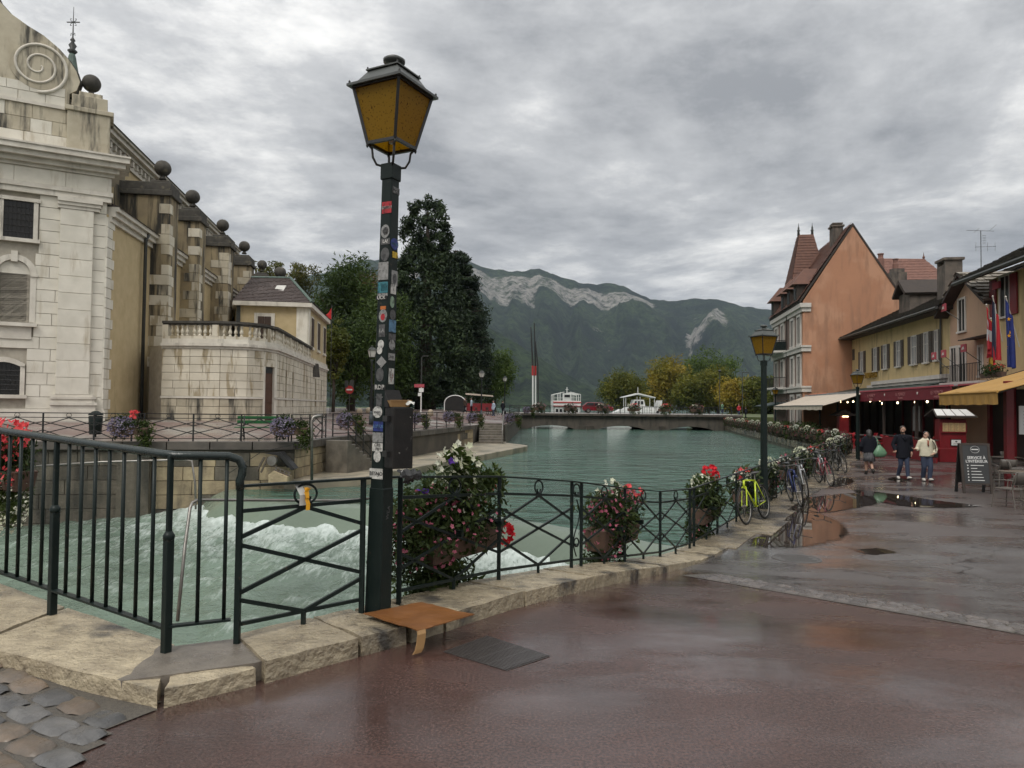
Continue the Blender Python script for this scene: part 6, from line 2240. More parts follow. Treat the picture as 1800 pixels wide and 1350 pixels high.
# prototypes for the smaller, farther boxes
def far_box(kind, seed, label, loc, rotz, group=None, big=1.0):
	lays = {
		'white': [('green', (0, 0, 0.05), (0.48, 0.2, 0.22), 420, 0.065), ('dusk', (-0.1, 0, -0.22), (0.42, 0.16, 0.28), 380, 0.06), ('white', (0, 0, 0.24), (0.26, 0.18, 0.17), 90, 0.036), ('pink', (0.2, 0, -0.05), (0.3, 0.2, 0.2), 40, 0.024)],
		'dusk': [('dusk', (0, 0, -0.05), (0.50, 0.22, 0.34), 760, 0.055), ('trail', (0.2, 0, -0.25), (0.25, 0.16, 0.3), 160, 0.06), ('pink', (0, 0, 0.1), (0.45, 0.2, 0.22), 70, 0.024), ('white', (-0.15, 0, 0.2), (0.2, 0.15, 0.12), 30, 0.03)],
		'red': [('green', (0, 0, 0.05), (0.48, 0.2, 0.24), 520, 0.06), ('trail', (0, 0, -0.25), (0.4, 0.16, 0.26), 260, 0.06), ('coral', (0.1, 0, 0.22), (0.3, 0.16, 0.1), 50, 0.036), ('white', (-0.2, 0, 0.2), (0.22, 0.15, 0.12), 50, 0.03)],
		'lilac': [('green', (0.0, 0, 0.12), (0.42, 0.22, 0.20), 420, 0.05), ('lilac', (-0.18, -0.05, 0.02), (0.32, 0.24, 0.28), 420, 0.024), ('dusk', (-0.18, 0, 0.0), (0.30, 0.2, 0.26), 420, 0.045), ('trail', (0.34, 0, -0.22), (0.17, 0.18, 0.42), 620, 0.05)]}
	return flower_box(label, loc, rotz, seed, lays[kind], group, scale=1.3)
GP_ = 'flower boxes on the promenade railing beyond the yellow bicycle'
seq6 = [(4.6, 'red'), (7.4, 'white'), (10.4, 'dusk'), (13.2, 'white'), (16.2, 'red'), (19.2, 'dusk'), (22.2, 'white'), (25.5, 'white'), (28.6, 'dusk')]
names6 = ['white and pink flower box right behind the yellow bicycle', 'pale flower box behind the blue bicycle', 'dusky flower box between the blue and pink bicycles', 'white-topped flower box behind the pink bicycle', 'reddish flower box right of the pink bicycle', 'dusky flower box left of the woman with the green bag', 'white-topped flower box near the second promenade lamp', 'pale flower box nearest the railing bend', 'dusky flower box at the railing bend']
protos = {}
for (s, k), lab in zip(seq6, names6):
	if s > l6:
		continue
	if k not in protos:
		protos[k] = far_box(k, 60 + len(protos), lab, box6(s), ang6, GP_)
	else:
		c = copy_tree(protos[k])
		c.location = box6(s)
		c.rotation_euler = (0, 0, ang6 + (math.pi if int(s) % 2 else 0))
		c['label'] = lab
protos['lilac'] = None
GF = 'row of flower boxes on the far railing leading to the bridge'
_o = 'first second third fourth fifth sixth seventh eighth ninth'.split()
ORD = _o + 'tenth eleventh twelfth thirteenth fourteenth fifteenth sixteenth seventeenth eighteenth nineteenth twentieth'.split() + ['twenty-' + w for w in _o] + ['thirtieth'] + ['thirty-' + w for w in _o]
n7b = int(l7 / 1.75)
for k in range(n7b):
	s = (k + 0.5) * l7 / n7b
	q = L7[0] + d7 * s + Vector((-d7.y, d7.x)) * 0.16
	c = copy_tree(protos[('dusk', 'white', 'dusk', 'red', 'dusk', 'white')[k % 6]])
	c.location = (q.x, q.y, base_z(q.x, q.y) + 0.62)
	c.rotation_euler = (0, 0, math.atan2(d7.y, d7.x) + (math.pi if k % 2 else 0))
	c.scale = (1.15, 1.1, 1.25 + 0.1 * (k % 3))
	c['label'] = '%s flower box counted from the railing bend in the far row' % ORD[k]
	c['group'] = GF

# ------------------------------------------------------------------ left quay: railing, planters, bench, bin, sluice gear, pipes
lq = thing('quay_railing', 'thin black lattice railing along the top of the left quay wall below the church', 'railing', (0, 0, 0))
def rail_run(root, a, b, zf, panel=1.65, H=0.95, pairs=3, m=None, box=False):
	m = m or M_BLACK
	a, b = Vector(a), Vector(b)
	L_ = (b - a).length
	n = max(1, int(round(L_ / panel)))
	d_ = (b - a) / n
	for k in range(n + 1):
		p_ = a + d_ * k
		post(root, p_.x, p_.y, zf(p_.x, p_.y), H, 0.045, m)
	for k in range(n):
		p0_, p1_ = a + d_ * k, a + d_ * (k + 1)
		if pairs and k % pairs == pairs - 1:
			pm_ = p1_ - d_ * (0.4 / d_.length)
			post(root, pm_.x, pm_.y, zf(pm_.x, pm_.y), H, 0.045, m)
			s_panel(root, pm_, p1_, zf(*pm_), zf(*p1_), H, m)
			p1x = pm_
		else:
			p1x = p1_
		lattice_panel(root, p0_, p1x, zf(*p0_), zf(*p1x), H, True, 0.03, m)
	obj('top_rail', MB().beam((*a, zf(*a) + H), (*b, zf(*b) + H), 0.05, 0.03), m, root)
LBi = offset_line(LB, -0.18)
zl = lambda x, y: left_z(x, y) + 0.04
rail_run(lq, (-22.0, LBi[1][1] - 0.3), (LBi[2][0] - 0.1, LBi[2][1] - 0.02), zl)
lq2 = thing('quay_railing', 'short black railing panel at the head of the mossy quay steps', 'railing', (0, 0, 0))
rail_run(lq2, (-7.75, 25.3), (-7.4, 28.6), zl, pairs=2)
lq3 = thing('quay_railing', 'plain dark railing with hanging flower boxes along the receding left quay wall', 'railing', (0, 0, 0))
def plain_run(root, a, b, zf, step=1.9, H=0.95):
	a, b = Vector(a), Vector(b)
	n = max(1, int((b - a).length / step))
	for k in range(n + 1):
		p_ = a.lerp(b, k / n)
		post(root, p_.x, p_.y, zf(p_.x, p_.y), H, 0.05, M_BLACK)
	for h in (0.12, 0.5, H):
		obj('rail', MB().beam((*a, zf(*a) + h), (*b, zf(*b) + h), 0.035, 0.03), M_BLACK, root)
plain_run(lq3, LBi[3], LBi[4], zl)
plain_run(lq3, LBi[4], LBi[5], zl)
plain_run(lq3, LBi[7], LBi[8], zl)
plain_run(lq3, LBi[8], LBi[9], zl, 2.6)
sr = thing('stair_railing', 'sloping dark railing guarding the mossy quay steps', 'railing', (0, 0, 0))
a_, b_ = Vector((-6.3, 27.7, 0.25)), Vector((-5.6, 30.0, -1.0))
for h in (0.25, 0.55, 0.95):
	obj('rail', MB().beam(a_ + Vector((0, 0, h)), b_ + Vector((0, 0, h)), 0.04, 0.03), M_BLACK, sr)
for t in (0, 0.25, 0.5, 0.75, 1):
	c_ = a_.lerp(b_, t)
	obj('post', MB().beam(c_, c_ + Vector((0, 0, 0.95)), 0.04), M_BLACK, sr)
sr2 = thing('stair_railing', 'grey handrail on the right of the broad far quay steps', 'railing', (0, 0, 0))
a_, b_ = Vector((-0.62, 53.8, 0.36)), Vector((-0.66, 50.5, -1.0))
for h in (0.5, 0.9):
	obj('rail', MB().beam(a_ + Vector((0, 0, h)), b_ + Vector((0, 0, h)), 0.05, 0.05), M_GALV, sr2)
for t in (0, 0.5, 1):
	c_ = a_.lerp(b_, t)
	obj('post', MB().beam(c_, c_ + Vector((0, 0, 0.9)), 0.05), M_GALV, sr2)
GLQ = 'flower boxes along the left quay'
pl = far_box('lilac', 81, 'bushy lilac flower box with red blooms on the quay railing below the church corner', (-13.25, 24.05, 0.75), R(9), GLQ)
obj('red_flowers', flower_heads(ell_pts(24, (0.1, -0.1, 0.36), (0.12, 0.1, 0.1), rg), 5, 0.05), F_CORAL, pl)
def lcopy(src, lab, u, Y, z, sc=1.0, rot=0.0):
	c = copy_tree(src)
	c.location = ((u - 900) / FPX * Y, Y, z)
	c.rotation_euler = (0, 0, rot)
	c.scale = (sc, sc, sc)
	c['label'] = lab
	return c
pl.scale = (1.35, 1.2, 1.25)
pl.location = (at(232, 750, 24.0).x, 23.9, 0.78)
c2_ = copy_tree(pl)
c2_.location = (at(512, 745, 24.9).x, 24.85, 0.80)
c2_['label'] = 'lilac flower box with long green trail, beside the green bench'
for ch_ in list(c2_.children):
	if ch_.name.startswith('red_flowers'):
		bpy.data.objects.remove(ch_)
lcopy(c2_, 'pinkish flower box at the head of the mossy steps', 617, 30.2, 0.95, 1.15)
lcopy(c2_, 'trailing flower box half hidden behind the black bin', 738, 40, 0.9, 1.1)
lcopy(c2_, 'round flower box left of the two on the receding quay wall', 796, 43.0, 0.95, 1.15)
lcopy(c2_, 'trailing flower box just before the broad quay steps', 836, 47.5, 0.85, 1.15)
lcopy(c2_, 'reddish flower box right of the broad quay steps', 902, 54.5, 0.75, 1.25)
lcopy(c2_, 'small flower box on the quay end near the bridge', 930, 70, 1.3, 1.2)
# green bench
M_GREEN = mat('green_bench_paint', (0.012, 0.10, 0.028), (0.01, 0.08, 0.022), 5, 0.35, 0.1, 40)
M_GREEN2 = mat('pale_green_slat', (0.25, 0.36, 0.24), (0.2, 0.3, 0.2), 5, 0.3, 0.1)  # paler green for the two seat slats next to the backrest
bp = at(462, 770, 27.0)
bn_ = thing('park_bench', 'green slatted bench with black iron legs on the quay in front of the terrace', 'bench', (bp.x, 27.0, left_z(bp.x, 27.0)), R(188))
for k, (y, z) in enumerate(((0.02, 0.43), (0.13, 0.44), (0.24, 0.44), (0.35, 0.43))):
	obj('slat', MB().box(-0.95, 0.95, y, y + 0.085, z, z + 0.03), M_GREEN2 if k < 2 else M_GREEN, bn_, bevel=0.006)
for z, y in ((0.58, -0.05), (0.74, -0.09)):
	obj('slat', MB().box(-0.95, 0.95, y - 0.03, y, z, z + 0.12), M_GREEN, bn_, bevel=0.006)
for x in (-0.7, 0.7):
	lg = MB().tube([(x, -0.14, 0), (x, -0.06, 0.2), (x, 0.02, 0.40), (x, -0.04, 0.6), (x, -0.12, 0.88)], 0.03, 6).tube([(x, 0.50, 0), (x, 0.42, 0.18), (x, 0.40, 0.42)], 0.03, 6).tube([(x, -0.1, 0.06), (x, 0.18, 0.16), (x, 0.46, 0.06)], 0.022, 6).tube([(x, 0.0, 0.42), (x, 0.42, 0.42)], 0.022, 6)
	obj('leg', lg, M_BLACK, bn_, smooth=True)
# litter bin by the church corner
lb = at(168, 745, 26.5)
bb_ = thing('litter_bin', 'small dark green round litter bin behind the railing at the church corner', 'bin', (lb.x, 26.5, left_z(lb.x, 26.5)))
obj('body', MB().lathe([(0.2, 0.1), (0.24, 0.75), (0.22, 0.78)], 14), M_IRON, bb_, smooth=True)
obj('lid', MB().lathe([(0.25, 0.80), (0.25, 0.84), (0.1, 0.95), (0.02, 0.97)], 14), M_IRON, bb_, smooth=True)
obj('stand', MB().tube([(0, 0, 0), (0, 0, 0.85)], 0.04, 6), M_IRON, bb_)
# sluice winding gear on the quay wall
sgp = at(478, 815, 24.55)
sl = thing('sluice_gear', 'rusty sluice winding gear with round pulley under a black hood on the quay wall', 'sluice gear', (sgp.x, 24.4, sgp.z))
M_RUST = mat('rusty_steel', (0.16, 0.14, 0.12), (0.09, 0.07, 0.055), 6, 0.5, 0.3, 40, metal=0.4)
M_BLKSHEET = mat('black_sheet', (0.012, 0.012, 0.012), (0.02, 0.02, 0.02), 4, 0.5, 0.1)
K_ = 24.4 / FPX
def S_(u, v, y=0.0):
	return ((u - 478) * K_, y, (815 - v) * K_)
obj('hood', MB().prism([S_(468, 797), S_(494, 794), S_(520, 823), S_(515, 826), S_(492, 800)], (0, 0.5, 0)).prism([S_(494, 794, 0.45), S_(520, 823, 0.45), S_(500, 823, 0.45), S_(484, 803, 0.45)], (0, 0.04, 0)), M_BLKSHEET, sl)
obj('pulley', MB().lathe([(0.16, -0.08), (0.17, -0.05), (0.17, 0.05), (0.16, 0.08)], 22), M_GALV, sl, loc=S_(483, 809, -0.1), rot=(R(90), 0, 0))
obj('arm', MB().beam(S_(468, 803, -0.05), S_(455, 828, -0.05), 0.07, 0.06).beam(S_(474, 803, -0.02), S_(462, 830, -0.02), 0.05, 0.05), M_RUST, sl)
obj('arm', MB().beam(S_(486, 818, -0.12), S_(516, 830, -0.12), 0.05, 0.04).beam(S_(486, 824, -0.12), S_(514, 835, -0.12), 0.05, 0.04), M_RUST, sl)
for t in (0.15, 0.4, 0.65, 0.9):
	c_ = Vector(S_(486, 818, -0.12)).lerp(Vector(S_(516, 830, -0.12)), t)
	e_ = Vector(S_(486, 824, -0.12)).lerp(Vector(S_(514, 835, -0.12)), t)
	obj('rung', MB().beam(c_, e_, 0.04), M_GALV, sl)
obj('float_block', MB().prism([S_(480, 850, -0.3), S_(513, 847, -0.3), S_(513, 836, -0.3), S_(488, 826, -0.3), S_(480, 832, -0.3)], (0, 0.5, 0)), M_Q2, sl)
obj('cable', MB().tube([S_(520, 780, -0.05), S_(462, 794, -0.05), S_(400, 836, -0.05)], 0.012, 5), M_BLACK, sl)
# galvanised vertical pipe with bent top at the wall end
tag(obj('vent_pipe', MB().tube([at(548, 850, 24.9), at(548, 740, 24.9), at(551, 733, 24.95), at(558, 731, 25.0), at(566, 731, 25.1)], 0.05, 8), M_GALV, smooth=True), 'grey galvanised pipe with bent top on the quay wall end', 'pipe')
tag(obj('wall_pipe', MB().tube([at(20, 822, 22.9), at(180, 812, 23.3), at(320, 808, 23.6), at(337, 810, 23.6), at(343, 850, 23.6), at(344, 895, 23.6)], 0.035, 8), M_GALV, smooth=True), 'pale pipe running along the dark quay wall behind the upright bars', 'pipe')
# ------------------------------------------------------------------ right bank houses
PZ = -0.66
TH = R(-99.3)
FO = Vector((28.3, 60.0))                    # far end of the yellow facade
FD = Vector((-0.1616, -0.9869))              # along the facade, towards the camera
FN = Vector((-0.9869, 0.1616))               # outward, towards the canal
def f_t(u, out=0.0):
	r = (u - 900) / FPX
	p = FO + FN * out
	return (p.x - p.y * r) / (-FD.x + FD.y * r) if abs(-FD.x + FD.y * r) > 1e-6 else 0
def f_z(u, v, out=0.0):
	t = f_t(u, out)
	p = FO + FN * out + FD * t
	return at(u, v, p.y).z - PZ
M_YELLOW = mat('yellow_render', (0.56, 0.43, 0.22), (0.48, 0.37, 0.19), 0.7, 0.85, 0.25, 40, streak=((0.28, 0.22, 0.12), 0.52, 0.75))
M_PINK = mat('pink_beige_render', (0.50, 0.33, 0.22), (0.44, 0.29, 0.20), 0.7, 0.85, 0.25, 40, streak=((0.34, 0.24, 0.17), 0.58, 0.8))
M_ORANGE = mat('terracotta_render', (0.43, 0.215, 0.125), (0.37, 0.18, 0.105), 0.35, 0.85, 0.25, 30, streak=((0.30, 0.16, 0.10), 0.50, 0.72), blotch=((0.46, 0.25, 0.155), 0.45, 0.48, 0.62))
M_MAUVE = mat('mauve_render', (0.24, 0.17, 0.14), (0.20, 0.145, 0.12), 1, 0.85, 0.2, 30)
M_GREYSH = mat('grey_brown_shutter', (0.075, 0.062, 0.050), (0.055, 0.046, 0.038), 4, 0.6, 0.15, 40)
M_PALEWIN = mat('pale_window', (0.36, 0.36, 0.36), (0.25, 0.25, 0.26), 1.5, 0.25, 0.05, spec=0.6)
M_WHITEP = mat('white_trim', (0.60, 0.57, 0.52), (0.5, 0.47, 0.43), 2, 0.7, 0.1, 30, streak=((0.33, 0.3, 0.26), 0.6, 0.85))
M_TILE1 = mat('mossy_grey_tile', (0.085, 0.075, 0.062), (0.05, 0.047, 0.04), 2, 0.75, 0.6, 20, rnd=0.0, blotch=((0.12, 0.115, 0.08), 1.2, 0.55, 0.7))
M_TILE2 = mat('red_brown_tile', (0.15, 0.066, 0.042), (0.105, 0.048, 0.034), 3, 0.7, 0.6, 20)
M_TILE3 = mat('pink_brown_tile', (0.23, 0.115, 0.085), (0.18, 0.09, 0.07), 2, 0.7, 0.6, 20)
M_TILE4 = mat('pale_grey_tile', (0.26, 0.23, 0.19), (0.19, 0.17, 0.14), 2, 0.7, 0.6, 20)
M_WOOD = mat('dark_eaves_wood', (0.045, 0.032, 0.024), (0.03, 0.022, 0.018), 4, 0.7, 0.3, 20)
M_GREENRF = mat('dark_green_awning', (0.012, 0.028, 0.024), (0.018, 0.036, 0.03), 3, 0.5, 0.15, 20)
M_CREAM = mat('cream_canvas', (0.50, 0.43, 0.35), (0.44, 0.38, 0.31), 1, 0.8, 0.15, 40)
M_REDCV = mat('crimson_canvas', (0.17, 0.012, 0.022), (0.14, 0.010, 0.018), 2, 0.6, 0.1, 40)
M_REDLT = mat('crimson_edge', (0.42, 0.07, 0.09), (0.36, 0.06, 0.08), 2, 0.6, 0.1)
M_MUSTARD = mat('mustard_canvas', (0.40, 0.225, 0.055), (0.34, 0.19, 0.045), 1.5, 0.75, 0.15, 40)
M_REDPAINT = mat('dark_red_paint', (0.19, 0.012, 0.017), (0.14, 0.010, 0.013), 3, 0.4, 0.1, 30)
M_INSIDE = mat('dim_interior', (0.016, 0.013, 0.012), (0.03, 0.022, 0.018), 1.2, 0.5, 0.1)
M_GOLD = mat('gold_letters', (0.42, 0.30, 0.06), (0.3, 0.2, 0.04), 5, 0.35, 0.0, metal=0.6)
M_GLOW = mat('warm_bulb', (1, 0.85, 0.6), (1, 0.85, 0.6), 1, 0.5, 0.0, emit=((1.0, 0.78, 0.45), 9.0))
M_GLOW.cycles.emission_sampling = 'NONE'
M_CHIM = mat('sooty_chimney', (0.16, 0.13, 0.105), (0.08, 0.068, 0.058), 2, 0.85, 0.3, 25, streak=((0.04, 0.036, 0.032), 0.5, 0.7))

def tiled(parent, a, b, c, d, rows_, cols, material, thick=0.06):
	m = MB()
	slope(a, b, c, d, rows_, cols, m, thick)
	return tag(obj('roof_tiles', m, material, parent), kind='stuff')
def shutter_window(parent, x0, x1, z0, z1, leafw=None, frame=M_WHITEP, shut=M_GREYSH, pane=M_PALEWIN, open_=True, sill=True):
	"""window with a pair of open shutters on facade plane y=0 (outward -y)"""
	w = (x1 - x0)
	lw = leafw or w * 0.28
	a, b = x0 + lw, x1 - lw
	f = MB().box(a - 0.02, a + 0.06, -0.07, 0.02, z0, z1).box(b - 0.06, b + 0.02, -0.07, 0.02, z0, z1).box(a - 0.02, b + 0.02, -0.07, 0.02, z1 - 0.07, z1 + 0.02)
	if sill:
		f.box(a - 0.08, b + 0.08, -0.16, 0.02, z0 - 0.09, z0)
	wn_ = obj('window', f, frame, parent)
	obj('pane', MB().box(a, b, -0.012, 0.01, z0, z1), pane, wn_)
	obj('glazing_bar', MB().box((a + b) / 2 - 0.025, (a + b) / 2 + 0.025, -0.04, 0.0, z0, z1).box(a, b, -0.035, 0.0, z0 + (z1 - z0) * 0.6, z0 + (z1 - z0) * 0.6 + 0.04), frame, wn_)
	for p, q in ((x0, a - 0.02), (b + 0.02, x1)):
		s_ = obj('shutter', MB().box(p, q, -0.06, -0.012, z0, z1), shut, parent)
		sl_ = MB()
		n = 6
		for k in range(n):
			zz0 = z0 + 0.08 + (z1 - z0 - 0.16) * k / n
			sl_.box(p + 0.05, q - 0.05, -0.075, -0.055, zz0, zz0 + (z1 - z0) / n * 0.62)
		obj('shutter_slats', sl_, shut, s_)
	return wn_
# ---- long yellow house
yl = thing('yellow_house', 'long yellow rendered house with grey shutters and mossy tiled roof above the green awning', 'house', (FO.x, FO.y, PZ), TH)
YLEN, YEAVE = 19.3, 8.35
obj('wall', MB().box(0, YLEN, 0, 8.5, 0, YEAVE), M_YELLOW, yl)
for (ua, ub, va, vb) in ((1510.5, 1522.5, 618, 655), (1534, 1547, 611, 652), (1550.5, 1565, 606, 648), (1573, 1589.5, 599, 644), (1597.7, 1620, 590, 640), (1621, 1640, 584, 637), (1641, 1656, 580, 633)):
	xa, xb = f_t(ua), f_t(ub)
	um = (ua + ub) / 2
	shutter_window(yl, xa, xb, f_z(um, vb), f_z(um, va))
obj('window', MB().box(f_t(1499.5), f_t(1503), -0.04, 0.02, f_z(1501, 633), f_z(1501, 614)), M_GREYSH, yl)
# eaves, roof slopes, tiles
RD, RZ = 4.9, YEAVE + 2.75
ro_ = obj('roof', MB().prism([(-0.5, -0.85, YEAVE - 0.12), (-0.5, RD, RZ), (-0.5, 10, YEAVE - 0.1), (-0.5, 10, YEAVE - 0.3), (-0.5, -0.85, YEAVE - 0.3)], (YLEN + 1.0, 0, 0)), M_WOOD, yl)
tiled(yl, (-0.6, -0.95, YEAVE - 0.10), (YLEN + 0.6, -0.95, YEAVE - 0.10), (YLEN + 0.6, RD, RZ + 0.03), (-0.6, RD, RZ + 0.03), 20, 66, M_TILE1, 0.07)
obj('gutter', MB().tube([(-0.6, -1.0, YEAVE - 0.2), (YLEN + 0.5, -1.0, YEAVE - 0.2)], 0.09, 6), M_PIPE, ro_)
obj('downpipe', MB().tube([(f_t(1658), -0.1, YEAVE - 0.3), (f_t(1658), -0.12, 3.8)], 0.06, 6), M_PIPE, yl)
obj('downpipe', MB().tube([(0.12, -0.1, YEAVE - 0.3), (0.12, -0.12, 3.5)], 0.06, 6), M_PINK, yl)
# dormer
dx = f_t(1606, -1.0)
dm = obj('dormer', MB().box(8.3, 10.3, 1.0, 4.6, YEAVE + 0.4, YEAVE + 2.2), M_CHIM, yl)
obj('dormer_roof', MB().prism([(8.0, 0.6, YEAVE + 2.1), (9.3, 0.6, YEAVE + 3.2), (10.6, 0.6, YEAVE + 2.1), (10.45, 0.6, YEAVE + 1.95), (9.3, 0.6, YEAVE + 2.9), (8.15, 0.6, YEAVE + 1.95)], (0, 4.4, 0)), M_WOOD, dm)
obj('chimney', MB().box(14.3, 15.5, 1.2, 2.2, YEAVE + 0.4, YEAVE + 3.1).box(14.2, 15.6, 1.1, 2.3, YEAVE + 3.35, YEAVE + 3.5).box(14.3, 14.5, 1.2, 2.2, YEAVE + 3.1, YEAVE + 3.36).box(15.3, 15.5, 1.2, 2.2, YEAVE + 3.1, YEAVE + 3.36), M_CHIM, yl)
# ledge over the restaurant and faint wall tie marks
obj('ledge', MB().box(f_t(1540), YLEN, -0.35, 0.02, 4.15, 4.4).box(f_t(1530), YLEN, -0.25, 0.02, 3.9, 4.15), M_WHITEP, yl)
text('ALUPERIA', 0.62, M_GOLD, yl, (f_t(1534), -0.12, f_z(1534, 660)), (R(90), 0, 0), 0.04, 'lettering')
# ground floor: dark glazed restaurant front with posts
obj('restaurant_front', MB().box(0.3, YLEN - 0.2, -0.10, -0.02, 0.05, 3.3), M_INSIDE, yl)
for k in range(12):
	x = 0.4 + k * (YLEN - 0.8) / 11
	obj('mullion', MB().box(x - 0.06, x + 0.06, -0.2, -0.08, 0, 3.3), M_REDPAINT if k > 6 else M_WOOD, yl)
# ---- pergola roof, awnings
pg = thing('green_awning', 'dark green slatted awning roof running along the yellow house', 'awning', (FO.x, FO.y, PZ), TH)
for k in range(9):
	z0, z1 = 3.95 - 0.085 * k, 3.95 - 0.085 * (k + 1)
	obj('slat', MB().prism([(0.1, -0.1 - 0.40 * k, z0), (0.1, -0.1 - 0.40 * (k + 1) - 0.03, z1 - 0.03), (0.1, -0.1 - 0.40 * (k + 1) - 0.03, z1 + 0.02), (0.1, -0.1 - 0.40 * k, z0 + 0.05)], (YLEN - 0.3, 0, 0)), M_GREENRF, pg)
obj('front_beam', MB().box(-0.5, 28.5, -3.75, -3.55, 3.36, 3.5), M_PALEWIN, pg)
for x in (0.2, 5.0, 9.8, 14.6, 19.2, 24.0):
	obj('post', MB().box(x - 0.06, x + 0.06, -3.7, -3.58, 0, 3.4), M_WOOD, pg)
for k in range(6):
	obj('skylight', MB().box(f_t(1550) + k * 1.55, f_t(1550) + k * 1.55 + 0.9, -0.7, -0.45, 3.93, 3.96), M_WHITEP, pg)
cr_ = thing('cream_awning', 'cream retractable awning sloping towards the canal below the orange gable', 'awning', (FO.x, FO.y, PZ), TH)
def sag(x0, x1, n, y0, z0, y1, z1, dip=0.0):
	P = []
	for i in range(n + 1):
		t = i / n
		x = x0 + (x1 - x0) * t
		P.append([(x, y0 + (y1 - y0) * s, z0 + (z1 - z0) * s - dip * math.sin(math.pi * s) - 0.03 * math.sin(t * 9.0) * s) for s in (0, 0.25, 0.5, 0.75, 1)])
	return MB().grid(P)
o = obj('canvas', sag(0.6, 16.0, 12, -3.6, 3.42, -6.2, 2.55, 0.05), M_CREAM, cr_)
o.modifiers.new('t', 'SOLIDIFY').thickness = 0.02
vl = MB()
P = [[], []]
for i in range(61):
	x = 0.6 + 15.4 * i / 60
	P[0].append((x, -6.2 - 0.015 * math.sin(i * 1.7), 2.56))
	P[1].append((x, -6.22 - 0.03 * math.sin(i * 1.7), 2.25 + 0.02 * math.sin(i * 0.9)))
vl.grid(P)
obj('valance', vl, M_CREAM, cr_)
obj('front_bar', MB().tube([(0.6, -6.2, 2.53), (16.0, -6.2, 2.53)], 0.04, 6), M_PIPE, cr_)
obj('stripe', MB().prism([(1.5, -3.5, 3.52), (6.5, -3.5, 3.52), (6.5, -3.75, 3.44), (1.5, -3.75, 3.44)], (0, 0, 0.03)), mat('orange_light_strip', (0.7, 0.14, 0.03), None, 2, 0.5, 0.05), cr_)
obj('arm', MB().tube([(5, -3.6, 2.9), (6.5, -5.2, 2.7), (5.4, -6.2, 2.5)], 0.03, 6).tube([(12, -3.6, 2.9), (13.5, -5.2, 2.7), (12.4, -6.2, 2.5)], 0.03, 6), M_PIPE, cr_)
ra = thing('red_awning', 'crimson restaurant awning with a lettered valance between cream and mustard awnings', 'awning', (FO.x, FO.y, PZ), TH)
o = obj('canvas', sag(15.9, 28.6, 8, -0.5, 3.75, -3.8, 3.42, 0.04), M_REDCV, ra)
o.modifiers.new('t', 'SOLIDIFY').thickness = 0.02
obj('hem', MB().box(15.8, 28.7, -3.95, -3.80, 3.38, 3.46), M_REDLT, ra)
obj('valance', MB().box(15.8, 28.7, -3.92, -3.88, 2.80, 3.38), M_REDCV, ra, bevel=0.01)
M_FADE = mat('faded_letters', (0.40, 0.16, 0.16), (0.33, 0.12, 0.12), 8, 0.7, 0.0)
for x in (17.9, 22.6, 27.2):
	text('LE MUNICH', 0.26, M_FADE, ra, (x, -3.93, 3.13), (R(90), 0, 0), 0.004, 'lettering')
	text('BRASSERIE', 0.14, M_FADE, ra, (x, -3.93, 2.93), (R(90), 0, 0), 0.004, 'lettering')
for x in (20.2, 24.9):
	obj('emblem', MB().lathe([(0.07, 0), (0.07, 0.02)], 10), M_WHITEP, ra, loc=(x, -3.92, 3.15), rot=(R(90), 0, 0))
# hanging bulbs and spotlights under the awnings (lit in the photograph)
GLW = 'warm bulbs glowing under the restaurant awnings'
for k, (u, v, out) in enumerate(((1500, 706, 3.2), (1530, 705, 3.3), (1547, 704, 3.0), (1551, 709, 2.2), (1578, 708, 3.0), (1609, 707, 3.0), (1630, 706, 3.0), (1478, 706, 2.0), (1490, 707, 1.0))):
	t = f_t(u, out)
	p = FO + FN * out + FD * t
	z = at(u, v, p.y).z
	bl = thing('bulb', '%s small warm lit bulb from the left under the awnings' % ('first second third fourth fifth sixth seventh eighth ninth'.split()[sorted((1500, 1530, 1547, 1551, 1578, 1609, 1630, 1478, 1490)).index(u)]), 'light bulb', (p.x, p.y, z), 0, GLW)
	obj('globe', MB().lathe([(0.015, -0.06), (0.045, -0.03), (0.052, 0), (0.04, 0.04), (0.015, 0.06)], 10), M_GLOW, bl, smooth=True)
	obj('flex', MB().tube([(0, 0, 0.08), (0, 0, 3.3 + PZ - z if 3.3 + PZ - z > 0.1 else 0.15)], 0.008, 4), M_BLACK, bl)
# ---- pink-beige gabled house next door
PX0, PX1 = YLEN + 0.06, 24.2
pk = thing('pink_house', 'narrow pink-beige gabled house with red bracket signs between the two yellow houses', 'house', (FO.x, FO.y, PZ), TH)
pe, pa_ = 8.0, 9.55
xm = (PX0 + PX1) / 2
obj('wall', MB().prism([(PX0, -0.12, 0), (PX1, -0.12, 0), (PX1, -0.12, pe), (xm, -0.12, pa_), (PX0, -0.12, pe)], (0, 8, 0)), M_PINK, pk)
for sgn in (0, 1):
	a0 = (PX0 - 0.55, pe - 0.38) if sgn == 0 else (PX1 + 0.55, pe - 0.38)
	obj('roof', MB().prism([(a0[0], -0.75, a0[1]), (xm, -0.75, pa_ + 0.05), (xm, -0.75, pa_ + 0.22), (a0[0], -0.75, a0[1] + 0.17)], (0, 8.7, 0)), M_WOOD, pk)
	tiled(pk, (a0[0], -0.8, a0[1] + 0.19), (a0[0], 8, a0[1] + 0.19), (xm, 8, pa_ + 0.24), (xm, -0.8, pa_ + 0.24), 9, 26, M_TILE4, 0.08)
